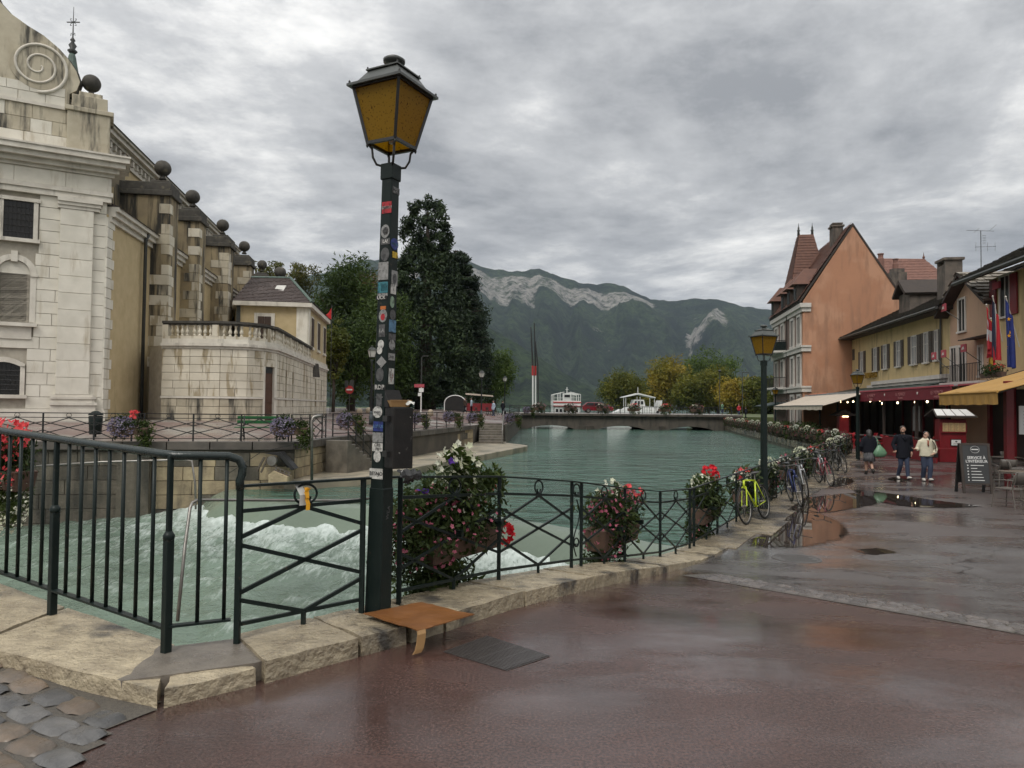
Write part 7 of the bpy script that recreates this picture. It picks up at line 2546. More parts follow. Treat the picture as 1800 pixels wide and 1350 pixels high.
def plain_window(parent, x0, x1, z0, z1, y=-0.12, frame=M_WHITEP, pane=M_DARK, w=0.12):
	f = MB().box(x0 - w, x0, y - 0.06, y + 0.02, z0, z1).box(x1, x1 + w, y - 0.06, y + 0.02, z0, z1).box(x0 - w, x1 + w, y - 0.06, y + 0.02, z1, z1 + w).box(x0 - w - 0.04, x1 + w + 0.04, y - 0.12, y + 0.02, z0 - 0.1, z0)
	wn_ = obj('window', f, frame, parent)
	obj('pane', MB().box(x0, x1, y - 0.012, y + 0.01, z0, z1), pane, wn_)
	obj('glazing_bar', MB().box((x0 + x1) / 2 - 0.03, (x0 + x1) / 2 + 0.03, y - 0.04, y, z0, z1), frame, wn_)
	return wn_
for (ua, ub, va, vb) in ((1692, 1703, 527, 582), (1692, 1703, 610, 672), (1663, 1670, 615, 672), (1727, 1733, 610, 660)):
	um = (ua + ub) / 2
	plain_window(pk, max(PX0 + 0.15, f_t(ua)), max(PX0 + 0.8, f_t(ub)), max(3.9, f_z(um, vb)), f_z(um, va))
bl_ = obj('balcony', MB().box(PX0 + 0.05, PX1, -0.75, -0.12, 3.72, 3.84), M_WHITEP, pk)
bm_ = MB()
for k in range(28):
	x = PX0 + 0.1 + k * (PX1 - PX0 - 0.2) / 27
	bm_.beam((x, -0.72, 3.84), (x, -0.72, 4.75), 0.022)
bm_.beam((PX0 + 0.08, -0.72, 4.76), (PX1 - 0.05, -0.72, 4.76), 0.035)
obj('balcony_railing', bm_, M_BLACK, bl_)
obj('canopy', MB().prism([(PX1 - 1.9, -0.12, 6.25), (PX1 - 1.9, -0.95, 6.05), (PX1 - 1.9, -0.95, 6.0), (PX1 - 1.9, -0.12, 6.05)], (2.0, 0, 0)), M_WOOD, pk)
for (u, v) in ((1684, 541), (1665, 626), (1683, 622), (1720, 612)):
	x, z = f_t(u), f_z(u, v)
	sg_ = obj('bracket_sign', MB().box(x - 0.30, x + 0.30, -0.72, -0.66, z - 0.2, z + 0.22), M_REDLT, pk, bevel=0.01)
	obj('bracket', MB().tube([(x + 0.1, -0.68, z - 0.15), (x + 0.8, -0.12, z - 0.85)], 0.02, 5), M_BLACK, sg_)
	obj('bird_emblem', MB().prism([(x - 0.16, -0.725, z - 0.08), (x + 0.14, -0.725, z - 0.06), (x + 0.05, -0.725, z + 0.10), (x - 0.1, -0.725, z + 0.03)], (0, -0.01, 0)), M_WHITEP, sg_)
# aerial on the roof behind
ap = FO + FD * 17.2 - FN * 2.5
az = at(1705, 468, ap.y).z
ae = thing('tv_aerial', 'thin rooftop television aerial with several yagi bars above the pink house', 'aerial', (ap.x, ap.y, YEAVE + PZ + 1.3))
K2 = ap.y / FPX
ztop = at(1705, 405, ap.y).z - (YEAVE + PZ + 1.3)
am = MB().tube([(0, 0, 0), (0, 0, ztop)], 0.025, 5)
am.tube([(-0.85, 0, ztop), (1.0, 0.3, ztop + 0.05)], 0.012, 4).tube([(-0.6, -0.3, ztop - 0.2), (0.1, 0.3, ztop + 0.2)], 0.01, 4).tube([(0.3, -0.3, ztop - 0.1), (1.2, 0.4, ztop + 0.45)], 0.01, 4)
am.tube([(-0.35, 0, ztop - 1.0), (0.9, 0, ztop - 0.95)], 0.012, 4)
for x in (-0.3, 0.0, 0.4, 0.85):
	am.tube([(x, 0, ztop - 1.25), (x, 0, ztop - 0.72)], 0.008, 4)
for k in range(6):
	am.tube([(0.1, 0, ztop - 0.3 - 0.1 * k), (0.3, 0, ztop - 0.3 - 0.1 * k)], 0.01, 4)
obj('aerial_rods', am, M_PIPE, ae)
# ---- yellow house at the right edge, deep eaves, crimson shutters
yr = thing('corner_yellow_house', 'yellow house with deep dark eaves and crimson shutters at the right picture edge', 'house', (FO.x, FO.y, PZ), TH)
QX0, QX1 = 24.3, 40.0
obj('wall', MB().box(QX0, QX1, -0.30, 8.0, 0, 8.9), M_YELLOW, yr)
obj('roof', MB().prism([(QX0 - 0.9, -1.5, 8.75), (QX0 - 0.9, 5.0, 12.2), (QX0 - 0.9, 5.0, 12.4), (QX0 - 0.9, -1.5, 8.98)], (QX1 - QX0 + 1.8, 0, 0)), M_WOOD, yr)
tiled(yr, (QX0 - 0.95, -1.55, 9.0), (QX1, -1.55, 9.0), (QX1, 5.0, 12.42), (QX0 - 0.95, 5.0, 12.42), 18, 56, M_TILE1, 0.07)
obj('gutter', MB().tube([(QX0 - 0.9, -1.62, 8.85), (QX1, -1.62, 8.85)], 0.1, 6), M_PIPE, yr)
obj('chimney', MB().box(29.0, 30.2, 2.5, 3.4, 10, 14.2).box(28.8, 30.4, 2.3, 3.6, 14.2, 14.4), M_CHIM, yr)
for (ua, ub, va, vb) in ((1762, 1778, 482, 560),):
	x0, x1 = f_t(1762, 0.3), f_t(1778, 0.3)
	wn_ = plain_window(yr, x0, x1, f_z(1770, 556, 0.3), f_z(1770, 486, 0.3), -0.30, M_WHITEP, M_DARK)
for x0 in (f_t(1745, 0.3), f_t(1781, 0.3)):
	s_ = obj('shutter', MB().box(x0, x0 + 0.62, -0.40, -0.34, f_z(1770, 556, 0.3), f_z(1770, 486, 0.3)), M_REDPAINT, yr)
obj('sign_board', MB().box(f_t(1748, 0.5), f_t(1760, 0.5), -0.55, -0.45, f_z(1754, 508, 0.5), f_z(1754, 496, 0.5)), M_REDLT, yr)
obj('shopfront', MB().box(QX0 + 0.1, QX1 - 0.5, -0.42, -0.32, 0.05, 3.3), M_INSIDE, yr)
for k in range(7):
	x = QX0 + 0.2 + k * 2.2
	obj('pillar', MB().box(x, x + 0.28, -0.55, -0.40, 0, 3.4), M_REDPAINT, yr)
# ---- flags on raked poles
def flag(label, u0, v0, u1, v1, Y, cols, axis='v', w=1.5, h=1.9, stars=False, seed=0):
	"""pole from (u0,v0) foot to (u1,v1) tip; cloth hangs limp below the tip"""
	a, b = at(u0, v0, Y), at(u1, v1, Y - 0.25)
	r = thing('flag', label, 'flag', tuple(a), 0, 'flags on raked poles at the right')
	d_ = b - a
	obj('pole', MB().tube([(0, 0, 0), tuple(d_)], 0.022, 6), M_WHITEP, r)
	obj('finial', MB().lathe([(0.01, -0.04), (0.04, 0), (0.01, 0.05)], 8, tuple(d_)), M_WHITEP, r)
	n, m_ = 18, 22
	def pt(i, j):
		s, t = i / n, j / m_
		top = d_ * (1 - s * 0.42)
		x = top.x * (1 - 0.10 * t) + 0.07 * math.sin(s * 13 + seed) * (0.4 + t) - 0.05 * t
		y = top.y + 0.16 * math.sin(s * 10 + seed + t) * (0.5 + t)
		return (x, y, top.z - 0.03 - t * h * (1 - 0.25 * s) )
	nc = len(cols)
	for k, cm in enumerate(cols):
		i0, i1 = int(n * k / nc), int(n * (k + 1) / nc)
		if axis == 'v':
			g = MB().grid([[pt(i, j) for j in range(m_ + 1)] for i in range(i0, i1 + 1)])
		else:
			j0, j1 = int(m_ * k / nc), int(m_ * (k + 1) / nc)
			g = MB().grid([[pt(i, j) for j in range(j0, j1 + 1)] for i in range(n + 1)])
		obj('cloth_band', g, cm, r, smooth=True)
	if stars:
		for (i, j) in ((4, 6), (9, 4), (13, 8), (12, 14), (7, 17), (3, 12)):
			c = Vector(pt(i, j)) + Vector((0, -0.03, 0))
			sm = []
			for k in range(10):
				rr_ = 0.09 if k % 2 == 0 else 0.035
				sm.append((c.x + rr_ * math.sin(k * math.pi / 5), c.y, c.z + rr_ * math.cos(k * math.pi / 5)))
			obj('star', MB().prism(sm, (0, -0.006, 0)), M_YEL, r)
	return r
C_NAVY = mat('navy_cloth', (0.012, 0.016, 0.045), (0.01, 0.013, 0.035), 5, 0.75, 0.1)
C_EU = mat('royal_blue_cloth', (0.010, 0.022, 0.16), (0.008, 0.018, 0.12), 5, 0.75, 0.1)
C_WHT = mat('white_cloth', (0.55, 0.54, 0.55), (0.5, 0.5, 0.52), 5, 0.75, 0.1)
C_RED = mat('flag_red_cloth', (0.42, 0.010, 0.020), (0.35, 0.008, 0.016), 5, 0.75, 0.1)
C_GOLD = mat('gold_cloth', (0.60, 0.36, 0.03), (0.5, 0.3, 0.02), 5, 0.75, 0.1)
flag('French tricolour hanging limp, second of the flags from the left', 1762, 600, 1745, 521, 31.0, [C_NAVY, C_WHT, C_RED], 'v', h=2.6, seed=1)
flag('blue flag with a ring of gold stars, rightmost of the hanging flags', 1792, 610, 1768, 522, 29.0, [C_EU, C_EU], 'v', h=2.7, stars=True, seed=2)
flag('red flag with white bars, leftmost of the hanging flags', 1752, 620, 1734, 536, 31.6, [C_RED, C_WHT, C_RED], 'h', h=1.9, seed=3)
flag('dark, red and gold banded flag partly hidden behind the tricolour', 1750, 630, 1742, 560, 31.9, [C_GOLD, C_RED, C_GOLD], 'v', h=2.1, seed=4)
# planter with greenery under the flags
flower_box('green window box above the mustard awning below the flags', (at(1745, 655, 29.5).x, 29.5, at(1745, 655, 29.5).z), R(-99), 90, [('green', (0, 0, 0.1), (0.9, 0.2, 0.22), 700, 0.06), ('red', (0.3, 0, 0.2), (0.5, 0.2, 0.15), 20, 0.05)], W=1.8)
# ---- mustard awning
mu = thing('mustard_awning', 'large mustard canvas awning with straight valance at the right edge', 'awning', (0, 0, 0))
fa, fb = Vector((14.55, 24.4)), Vector((13.55, 20.0))
bo = Vector((0.972, -0.16))
P = []
for i in range(9):
	t = i / 8
	f_ = fa.lerp(fb, t)
	P.append([(f_.x + bo.x * s, f_.y + bo.y * s, 2.17 + 0.333 * s - 0.10 * math.sin(math.pi * s / 7) - 0.02 * math.sin(t * 14)) for s in (0, 1.5, 3, 4.5, 6, 7)])
o = obj('canvas', MB().grid(P), M_MUSTARD, mu)
o.modifiers.new('t', 'SOLIDIFY').thickness = 0.02
P = [[], []]
for i in range(41):
	f_ = fa.lerp(fb, i / 40)
	w_ = 0.02 * math.sin(i * 1.3)
	P[0].append((f_.x, f_.y, 2.18))
	P[1].append((f_.x + w_, f_.y, 1.80 + 0.01 * math.sin(i * 0.8)))
obj('valance', MB().grid(P), M_MUSTARD, mu)
for t in (0.02, 0.35, 0.66, 0.98):
	f_ = fa.lerp(fb, t)
	obj('arm', MB().beam((f_.x, f_.y, 2.12), (f_.x + bo.x * 7, f_.y + bo.y * 7, 4.4), 0.06, 0.05), M_WOOD, mu)
obj('front_bar', MB().tube([(fa.x, fa.y, 2.16), (fb.x, fb.y, 2.16)], 0.04, 6), M_MUSTARD, mu)
for t in (0.05, 0.95):
	f_ = fa.lerp(fb, t) + bo * 6.6
	obj('post', MB().box(f_.x - 0.06, f_.x + 0.06, f_.y - 0.06, f_.y + 0.06, PZ, 4.3), M_WOOD, mu)
# ---- orange gable house with corner turret
og = thing('orange_house', 'tall terracotta-orange house with blank gable, steep tile turret roof and white window surrounds', 'house', (24.4, 60.0, PZ), R(-9.3))
GE, GA, GW = 11.4, 17.6, 7.6
gx = 3.95
DEP = 12.8
obj('wall', MB().prism([(0, 0, 0), (GW, 0, 0), (GW, 0, GE + 0.3), (gx, 0, GA), (0, 0, GE)], (0, 0.5, 0)), M_ORANGE, og)
obj('side_wall', MB().box(0.05, GW, 0.5, DEP, 0, GE), M_MAUVE, og)
obj('roof', MB().prism([(-0.25, -0.06, GE - 0.15), (gx, -0.06, GA + 0.05), (GW + 0.3, -0.06, GE - 0.2), (GW + 0.35, -0.06, GE + 0.0), (gx, -0.06, GA + 0.28), (-0.3, -0.06, GE + 0.05)], (0, DEP + 0.5, 0)), M_WOOD, og)
tiled(og, (-0.4, -0.1, GE + 0.05), (-0.4, DEP + 0.3, GE + 0.05), (gx, DEP + 0.3, GA + 0.38), (gx, -0.1, GA + 0.38), 24, 40, M_TILE2, 0.05)
obj('chimney', MB().box(2.9, 3.75, 2.0, 3.0, GA - 1.8, GA + 0.5).box(2.8, 3.85, 1.9, 3.1, GA + 0.5, GA + 0.65).box(2.9, 3.75, 2.0, 3.0, GA + 0.75, GA + 0.85), M_CHIM, og)
# turret
def turret(x0, x1, y0, y1, z0, z1, tx, ty, name='turret_roof'):
	xm_, ym_ = (x0 + x1) / 2, (y0 + y1) / 2
	m = MB()
	pts = [(x0, y0), (x1, y0), (x1, y1), (x0, y1)]
	top = [(xm_ - tx, ym_ - ty), (xm_ + tx, ym_ - ty), (xm_ + tx, ym_ + ty), (xm_ - tx, ym_ + ty)]
	zs = [(z0, 0.0), (z0 + (z1 - z0) * 0.18, 0.30), (z1, 1.0)]
	rings = []
	for z, k in zs:
		rings.append([(p[0] + (q[0] - p[0]) * k, p[1] + (q[1] - p[1]) * k, z) for p, q in zip(pts, top)])
	for r in rings:
		m.v.extend(r)
	for j in range(2):
		for i in range(4):
			m.f.append((j * 4 + i, j * 4 + (i + 1) % 4, j * 4 + 4 + (i + 1) % 4, j * 4 + 4 + i))
	m.f.append((8, 9, 10, 11))
	t_ = obj(name, m, M_TILE2, og)
	for j in range(2):
		for fce in ((0, 1), (3, 0)):
			a, b = rings[j][fce[0]], rings[j][fce[1]]
			d_, c_ = rings[j + 1][fce[0]], rings[j + 1][fce[1]]
			tiled(og, a, b, c_, d_, 22 if j else 8, 16, M_TILE2, 0.05)
	return t_
turret(-0.1, 4.6, 6.4, 11.6, GE + 0.2, GA + 1.4, 0.65, 0.5)
for dx_ in (-0.6, 0.65):
	obj('finial', MB().lathe([(0.14, 0), (0.10, 0.4), (0.16, 0.5), (0.07, 0.62), (0.10, 0.75), (0.04, 0.9), (0.015, 1.25)], 10, (2.25 + dx_, 9.0, GA + 1.4)), M_PIPE, og, smooth=True)
for k, y in enumerate((1.3, 3.9, 6.5, 11.2)):
	dmr = obj('dormer', MB().box(-0.35, 1.6, y - 0.6, y + 0.6, GE, GE + 1.55), M_WOOD, og)
	zt0 = GE + 1.5
	m = MB()
	m.add([(-0.75, y - 0.9, zt0), (2.2, y - 0.9, zt0), (2.2, y + 0.9, zt0), (-0.75, y + 0.9, zt0), (0.35, y, zt0 + 1.45), (2.6, y, zt0 + 1.45)], [(0, 1, 5, 4), (1, 2, 5), (2, 3, 4, 5), (3, 0, 4), (3, 2, 1, 0)])
	obj('dormer_roof', m, M_TILE2, dmr)
	obj('pane', MB().box(-0.40, -0.34, y - 0.35, y + 0.35, GE + 0.25, GE + 1.25), M_DARK, dmr)
# canal facade: storeys with white courses, windows, balconies
for z0, z1, p in ((GE - 0.9, GE - 0.55, 0.12), (GE - 0.55, GE - 0.2, 0.28), (7.15, 7.5, 0.16), (7.5, 7.65, 0.25), (3.75, 4.1, 0.16), (4.1, 4.25, 0.25)):
	obj('string_course', MB().box(-p, 0.6, -p * 0.9, DEP + 0.1, z0, z1), M_WHITEP, og)
for (y0, y1, z0, z1) in [(y, y + 1.1, z, z + 2.3) for z in (4.5, 7.9) for y in (0.9, 3.5, 7.6, 10.4)] + [(y, y + 1.1, 0.9, 3.4) for y in (0.9, 3.5)]:
	w_ = obj('window', MB().box(-0.08, 0.07, y0 - 0.18, y0, z0, z1).box(-0.08, 0.07, y1, y1 + 0.18, z0, z1).box(-0.08, 0.07, y0 - 0.18, y1 + 0.18, z1, z1 + 0.2).box(-0.12, 0.07, y0 - 0.2, y1 + 0.2, z0 - 0.35, z0), M_WHITEP, og)
	obj('pane', MB().box(-0.01, 0.07, y0, y1, z0, z1), M_DARK, w_)
	obj('glazing_bar', MB().box(-0.04, 0.0, (y0 + y1) / 2 - 0.04, (y0 + y1) / 2 + 0.04, z0, z1), M_WHITEP, w_)
obj('downpipe', MB().tube([(-0.12, 5.8, GE - 0.6), (-0.14, 5.8, 0.3)], 0.07, 6), M_WOOD, og)
for z, cm in ((7.6, M_GREEN), (4.15, M_BLACK)):
	b_ = obj('balcony', MB().prism([(0, 6.6, z), (-1.0, 7.2, z), (-1.2, 9.5, z), (-1.0, 11.8, z), (0, 12.4, z)], (0, 0, 0.18)), M_WHITEP, og)
	r_m = MB()
	ring = [(0, 6.6), (-0.95, 7.2), (-1.15, 9.5), (-0.95, 11.8), (0, 12.4)]
	for (a, b) in zip(ring[:-1], ring[1:]):
		r_m.beam((*a, z + 1.1), (*b, z + 1.1), 0.06)
		for k in range(8):
			c_ = Vector(a).lerp(Vector(b), k / 8)
			r_m.beam((c_.x, c_.y, z + 0.15), (c_.x, c_.y, z + 1.1), 0.03)
	if cm is M_GREEN:
		for (a, b) in zip(ring[:-1], ring[1:]):
			r_m.prism([(*a, z + 0.2), (*b, z + 0.2), (*b, z + 1.0), (*a, z + 1.0)], (-0.02, 0, 0))
	obj('balcony_railing', r_m, M_IRON if cm is M_GREEN else M_BLACK, b_)
for k in range(4):
	wl_ = obj('wall_lantern', MB().lathe([(0.05, 0), (0.16, 0.08), (0.18, 0.3), (0.05, 0.42), (0.02, 0.5)], 8, (-0.75, 1.2 + k * 1.3, 2.5)), M_BLACK, og)
obj('lantern_arm', MB().tube([(0, 0.4, 3.15), (-0.75, 0.6, 3.15), (-0.75, 5.6, 3.15)], 0.025, 5), M_BLACK, og)
obj('shop_canopy', MB().prism([(0, 6.0, 3.0), (-1.8, 6.0, 2.6), (-1.8, 6.0, 2.5), (0, 6.0, 2.85)], (0, 6.5, 0)), M_GREENRF, og)
# ---- big pink-roofed house behind
bh = thing('pink_roof_house', 'large house with pinkish hipped tile roof and chimneys rising behind the yellow house', 'house', (0, 0, 0))
YB = 84
bl0, bl1, br0 = at(1520, 560, YB), at(1532, 448, YB + 4), at(1640, 449, YB + 4)
brr = at(1705, 510, YB)
e0, e1 = at(1500, 530, YB), at(1720, 520, YB)
obj('wall', MB().box(e0.x + 0.6, e1.x - 0.6, YB + 0.5, YB + 12, PZ, e0.z), M_PINK, bh)
m = MB()
m.add([(e0.x, YB, e0.z), (e1.x, YB, e0.z), (e1.x, YB + 13, e0.z), (e0.x, YB + 13, e0.z), (bl1.x, YB + 6, bl1.z), (br0.x, YB + 6, bl1.z)], [(0, 1, 5, 4), (1, 2, 5), (2, 3, 4, 5), (3, 0, 4), (3, 2, 1, 0)])
rr2 = obj('roof', m, M_TILE3, bh)
tiled(bh, (e0.x, YB - 0.05, e0.z), (e1.x, YB - 0.05, e0.z), (br0.x, YB + 6, bl1.z), (bl1.x, YB + 6, bl1.z), 26, 70, M_TILE3, 0.06)
obj('finial', MB().lathe([(0.12, 0), (0.16, 0.2), (0.06, 0.4), (0.02, 0.8)], 8, (br0.x, YB + 6, bl1.z)), M_TILE2, bh)
for (u, v0, v1, w) in ((1548, 446, 470, 0.28), (1574, 455, 500, 0.25)):
	c_ = at(u, v0, YB - 1)
	ch_ = obj('chimney', MB().lathe([(w * 1.3, at(u, v1, YB - 1).z - c_.z - 1.5), (w * 1.3, -0.6), (w, -0.5), (w, -0.1), (w * 1.3, -0.1), (w * 1.3, 0)], 10, tuple(c_)), M_TILE3, bh)
c_ = at(1586, 478, YB - 8)
obj('chimney', MB().box(c_.x - 1.1, c_.x + 0.5, YB - 8, YB - 7, c_.z - 5, c_.z).box(c_.x - 0.9, c_.x + 0.3, YB - 7.9, YB - 7.1, c_.z, c_.z + 0.4), M_CHIM, bh)
# ------------------------------------------------------------------ promenade lamps and left bank lamps
def rz(x, y):
	return road_z(x, y)
p_ = at(1345, 890, 16.2)
lamp('amber street lamp standing behind the yellow bicycle on the promenade railing', (at(1343, 890, 16.2).x, 16.2, base_z(at(1343, 890, 16.2).x, 16.2)), R(20), 3.32, 'amber lamps along the promenade')
lamp('amber street lamp above the woman with the green bag', (at(1508, 800, 33.0).x, 33.0, rz(at(1508, 800, 33.0).x, 33)), R(15), 3.32, 'amber lamps along the promenade', detail=False)
lamp('small distant amber lamp in front of the orange house', (at(1363, 745, 66).x, 66, -0.6), R(20), 3.45, 'amber lamps along the promenade', detail=False)
lamp('white-glass lamp with round grey post left of the stickered post', (at(652, 750, 42).x, 42, left_z(-8.3, 42)), R(30), 3.8, 'white-glass lamps on the left bank', False, True, M_FROST, mat('grey_blue_post', (0.05, 0.065, 0.07), None, 4, 0.45, 0.1))
lamp('white-glass lamp beside the broad quay steps', (at(846, 728, 66).x, 66, left_z(-2.8, 66)), R(30), 3.7, 'white-glass lamps on the left bank', False, True, M_FROST, _MATS['grey_blue_post'])
lamp('farthest white-glass lamp at the bridge end of the left bank', (at(887, 722, 88).x, 88, left_z(-0.9, 88)), R(30), 3.9, 'white-glass lamps on the left bank', False, True, M_FROST, _MATS['grey_blue_post'])
for (u, v0, Y, lab) in ((1265, 655, 120, 'thin dark lamp post before the lakeside trees'), (1305, 655, 116, 'tall thin street light with a side arm near the bridge end')):
	b_ = at(u, 725, Y)
	z1 = at(u, v0, Y).z
	o = thing('thin_lamp', lab, 'street lamp', (b_.x, Y, 0.4))
	obj('post', MB().tube([(0, 0, 0), (0, 0, z1 - 0.4)], [0.08, 0.05], 6), M_PIPE, o)
	obj('head', MB().box(-0.1, 1.1, -0.1, 0.1, z1 - 0.45, z1 - 0.35) if u == 1305 else MB().lathe([(0.1, z1 - 0.4), (0.3, z1 - 0.1), (0.1, z1 + 0.1)], 8), M_PIPE, o)
b_ = at(740, 715, 75)
o = thing('thin_lamp', 'slim modern street light in front of the sequoia', 'street lamp', (b_.x, 75, left_z(b_.x, 75)))
z1 = at(740, 628, 75).z - left_z(b_.x, 75)
obj('post', MB().tube([(0, 0, 0), (0, 0, z1), (0.25, 0, z1 + 0.15)], 0.06, 6), M_PIPE, o)
obj('head', MB().box(0.1, 0.7, -0.12, 0.12, z1 + 0.1, z1 + 0.2), M_PIPE, o)
# ------------------------------------------------------------------ stone bridge to the lake
M_BRIDGE = mat('dark_bridge_stone', (0.10, 0.085, 0.068), (0.06, 0.052, 0.043), 1.0, 0.8, 0.4, 8, streak=((0.03, 0.028, 0.022), 0.5, 0.7))
M_DECK = mat('bridge_deck', (0.34, 0.32, 0.30), (0.26, 0.25, 0.24), 1.0, 0.6, 0.2)
br = thing('stone_bridge', 'low dark three-arched bridge crossing the canal mouth', 'bridge', (1.2, 97, -1.35))
BW = 27.9
spans = [(0.3, 7.9), (9.9, 17.5), (19.5, 26.6)]
def soff(x):
	for a, b in spans:
		if a < x < b:
			t = (x - a) / (b - a) * 2 - 1
			return -0.6 + 1.1 * math.sqrt(max(0, 1 - t * t * 0.98))
	return -0.6
xs = sorted(set([round(-2 + 0.25 * k, 3) for k in range(int((BW + 4) / 0.25) + 1)] + [a + 0.001 for s_ in spans for a in s_] + [a - 0.001 for s_ in spans for a in s_]))
P = [[(x, 0, 2.0) for x in xs], [(x, 0, soff(x)) for x in xs], [(x, 11, soff(x)) for x in xs], [(x, 11, 2.0) for x in xs]]
obj('arches', MB().grid(P), M_BRIDGE, br)
obj('deck', MB().box(-2.5, BW + 2, -0.35, 11.3, 2.0, 2.16), M_DECK, br)
obj('cornice', MB().box(-2.5, BW + 2, -0.45, -0.30, 1.84, 2.10), M_BRIDGE, br)
for a in (8.9, 18.5):
	obj('pier', MB().prism([(a - 1.0, -0.1, -1.5), (a, -1.0, -1.5), (a + 1.0, -0.1, -1.5), (a + 1.0, 11, -1.5), (a - 1, 11, -1.5)], (0, 0, 2.0)), M_BRIDGE, br)
bm_ = MB()
for k in range(50):
	x = -1.5 + k * 0.6
	bm_.beam((x, 0, 2.16), (x, 0, 3.1), 0.03)
for k in range(11):
	x = -1.5 + k * 3.0
	bm_.beam((x, 0, 2.16), (x, 0, 3.2), 0.07)
bm_.beam((-1.5, 0, 3.12), (BW + 1, 0, 3.12), 0.06)
bm_.beam((-1.5, 0, 2.3), (BW + 1, 0, 2.3), 0.04)
obj('railing', bm_, M_BLACK, br)
bm_ = MB()
for k in range(40):
	x = -1.5 + k * 0.75
	bm_.beam((x, 10.8, 2.16), (x, 10.8, 3.1), 0.04)
bm_.beam((-1.5, 10.8, 3.12), (BW + 1, 10.8, 3.12), 0.06)
obj('railing', bm_, M_BLACK, br)
for (u, k, lab) in ((948, 'dusk', 'green flower box leftmost on the bridge railing'), (1003, 'dusk', 'flower box on the bridge in front of the left white boat'), (1060, 'dusk', 'flower box on the bridge beside the red car'), (1114, 'red', 'red flower box on the bridge before the right white boat'), (1168, 'red', 'red flower box on the bridge right of the white boat'), (1225, 'dusk', 'flower box rightmost on the bridge railing')):
	c = copy_tree(protos[k])
	c.location = ((u - 900) / FPX * 96.7, 96.7, 1.55)
	c.rotation_euler = (0, 0, 0)
	c.scale = (2.0, 1.4, 2.0)
	c['label'] = lab
	c['group'] = 'flower boxes on the bridge railing'
# red car on the bridge
M_CARRED = mat('car_red', (0.18, 0.010, 0.018), (0.16, 0.009, 0.015), 2, 0.25, 0.0, coat=0.6)
M_GLASS = glassmat('car_glass', (0.02, 0.022, 0.025))
M_TYRE = mat('tyre_rubber', (0.012, 0.012, 0.012), None, 4, 0.8, 0.2)
car = thing('car', 'dark red estate car parked on the bridge', 'car', (at(1050, 725, 101).x, 101, 0.82), 0.0)
prof_c = [(-2.1, 0.35), (2.1, 0.35), (2.15, 0.75), (1.95, 0.95), (1.0, 1.02), (0.35, 1.48), (-1.5, 1.52), (-2.05, 1.05), (-2.15, 0.7)]
obj('body', MB().prism([(x, -0.85, z) for x, z in prof_c], (0, 1.7, 0)), M_CARRED, car, bevel=0.06, segs=2)
obj('window', MB().prism([(0.85, -0.87, 1.05), (0.35, -0.87, 1.40), (-0.5, -0.87, 1.43), (-0.5, -0.87, 1.05)], (0, 0.03, 0)), M_GLASS, car)
obj('window', MB().prism([(-0.6, -0.87, 1.05), (-0.6, -0.87, 1.43), (-1.45, -0.87, 1.44), (-1.8, -0.87, 1.08)], (0, 0.03, 0)), M_GLASS, car)
for x in (-1.35, 1.3):
	for y in (-0.82, 0.82):
		w_ = obj('wheel', MB().lathe([(0.30, -0.1), (0.33, -0.08), (0.33, 0.08), (0.30, 0.1)], 16), M_TYRE, car, loc=(x, y, 0.33), rot=(R(90), 0, 0))
		obj('rim', MB().lathe([(0.19, -0.11), (0.19, 0.11)], 12), M_GALV, w_)
obj('headlight', MB().box(2.0, 2.12, -0.75, -0.4, 0.72, 0.86), M_FROST, car)
obj('tail_light', MB().box(-2.14, -2.05, -0.8, -0.6, 0.8, 1.05), M_REDLT, car)
# white lake boats
M_BOATW = mat('boat_white', (0.72, 0.72, 0.70), (0.66, 0.66, 0.64), 2, 0.4, 0.05)
M_BOATR = mat('boat_red', (0.45, 0.03, 0.03), None, 2, 0.4, 0.05)
def bx(u, v, Y):
	q = at(u, v, Y)
	return q.x, q.z
def boat(label, cols, Y):
	return thing('passenger_boat', label, 'boat', (at(cols, 722, Y).x, Y, ZU), 0)
Y = 150
k_ = Y / FPX
b1 = boat('white passenger boat with red stripes moored left behind the bridge', 997, Y)
obj('hull', MB().prism([(-2.9, 0, -0.2), (2.9, 0, -0.2), (3.1, 0, 1.6), (-3.1, 0, 1.6)], (0, 12, 0)), M_BOATW, b1)
obj('lower_deck', MB().box(-2.75, 2.75, 0.2, 11, 1.6, 3.0), M_BOATW, b1)
for k in range(6):
	obj('window', MB().box(-2.4 + k * 0.82, -1.85 + k * 0.82, 0.12, 0.2, 1.95, 2.6), M_GLASS, b1)
for z in (1.55, 3.2, 4.0):
	obj('stripe', MB().box(-2.95, 2.95, -0.05, 0.1, z - 0.12, z + 0.1), M_BOATR, b1)
obj('upper_deck', MB().box(-2.85, 2.85, 0.1, 11, 3.0, 4.35), M_BOATW, b1)
bm_ = MB()
for x in (-2.8, -1.4, 1.4, 2.8):
	for y in (0.2, 5, 10):
		bm_.beam((x, y, 4.35), (x, y, 6.1 if abs(x) < 2 else 5.7), 0.09)
for y in (0.2, 5, 10):
	bm_.beam((-2.85, y, 5.65), (-0.6, y, 6.15), 0.13).beam((2.85, y, 5.65), (0.6, y, 6.15), 0.13)
for z in (4.7, 5.0):
	bm_.beam((-2.85, 0.1, z), (2.85, 0.1, z), 0.05)
obj('railing', bm_, M_BOATW, b1)
obj('wheelhouse', MB().box(-0.8, 0.8, 0.3, 2.5, 4.35, 5.9), M_BOATW, b1)
obj('window', MB().box(-0.6, 0.6, 0.22, 0.3, 5.0, 5.6), M_GLASS, b1)
obj('mast', MB().tube([(0, 1, 5.9), (0, 1, 7.2)], 0.08, 6).beam((-0.3, 1, 6.7), (0.3, 1, 6.7), 0.1), M_BOATW, b1)
Y = 140
b2 = boat('larger white boat with flat sun roof moored right behind the bridge', 1120, Y)
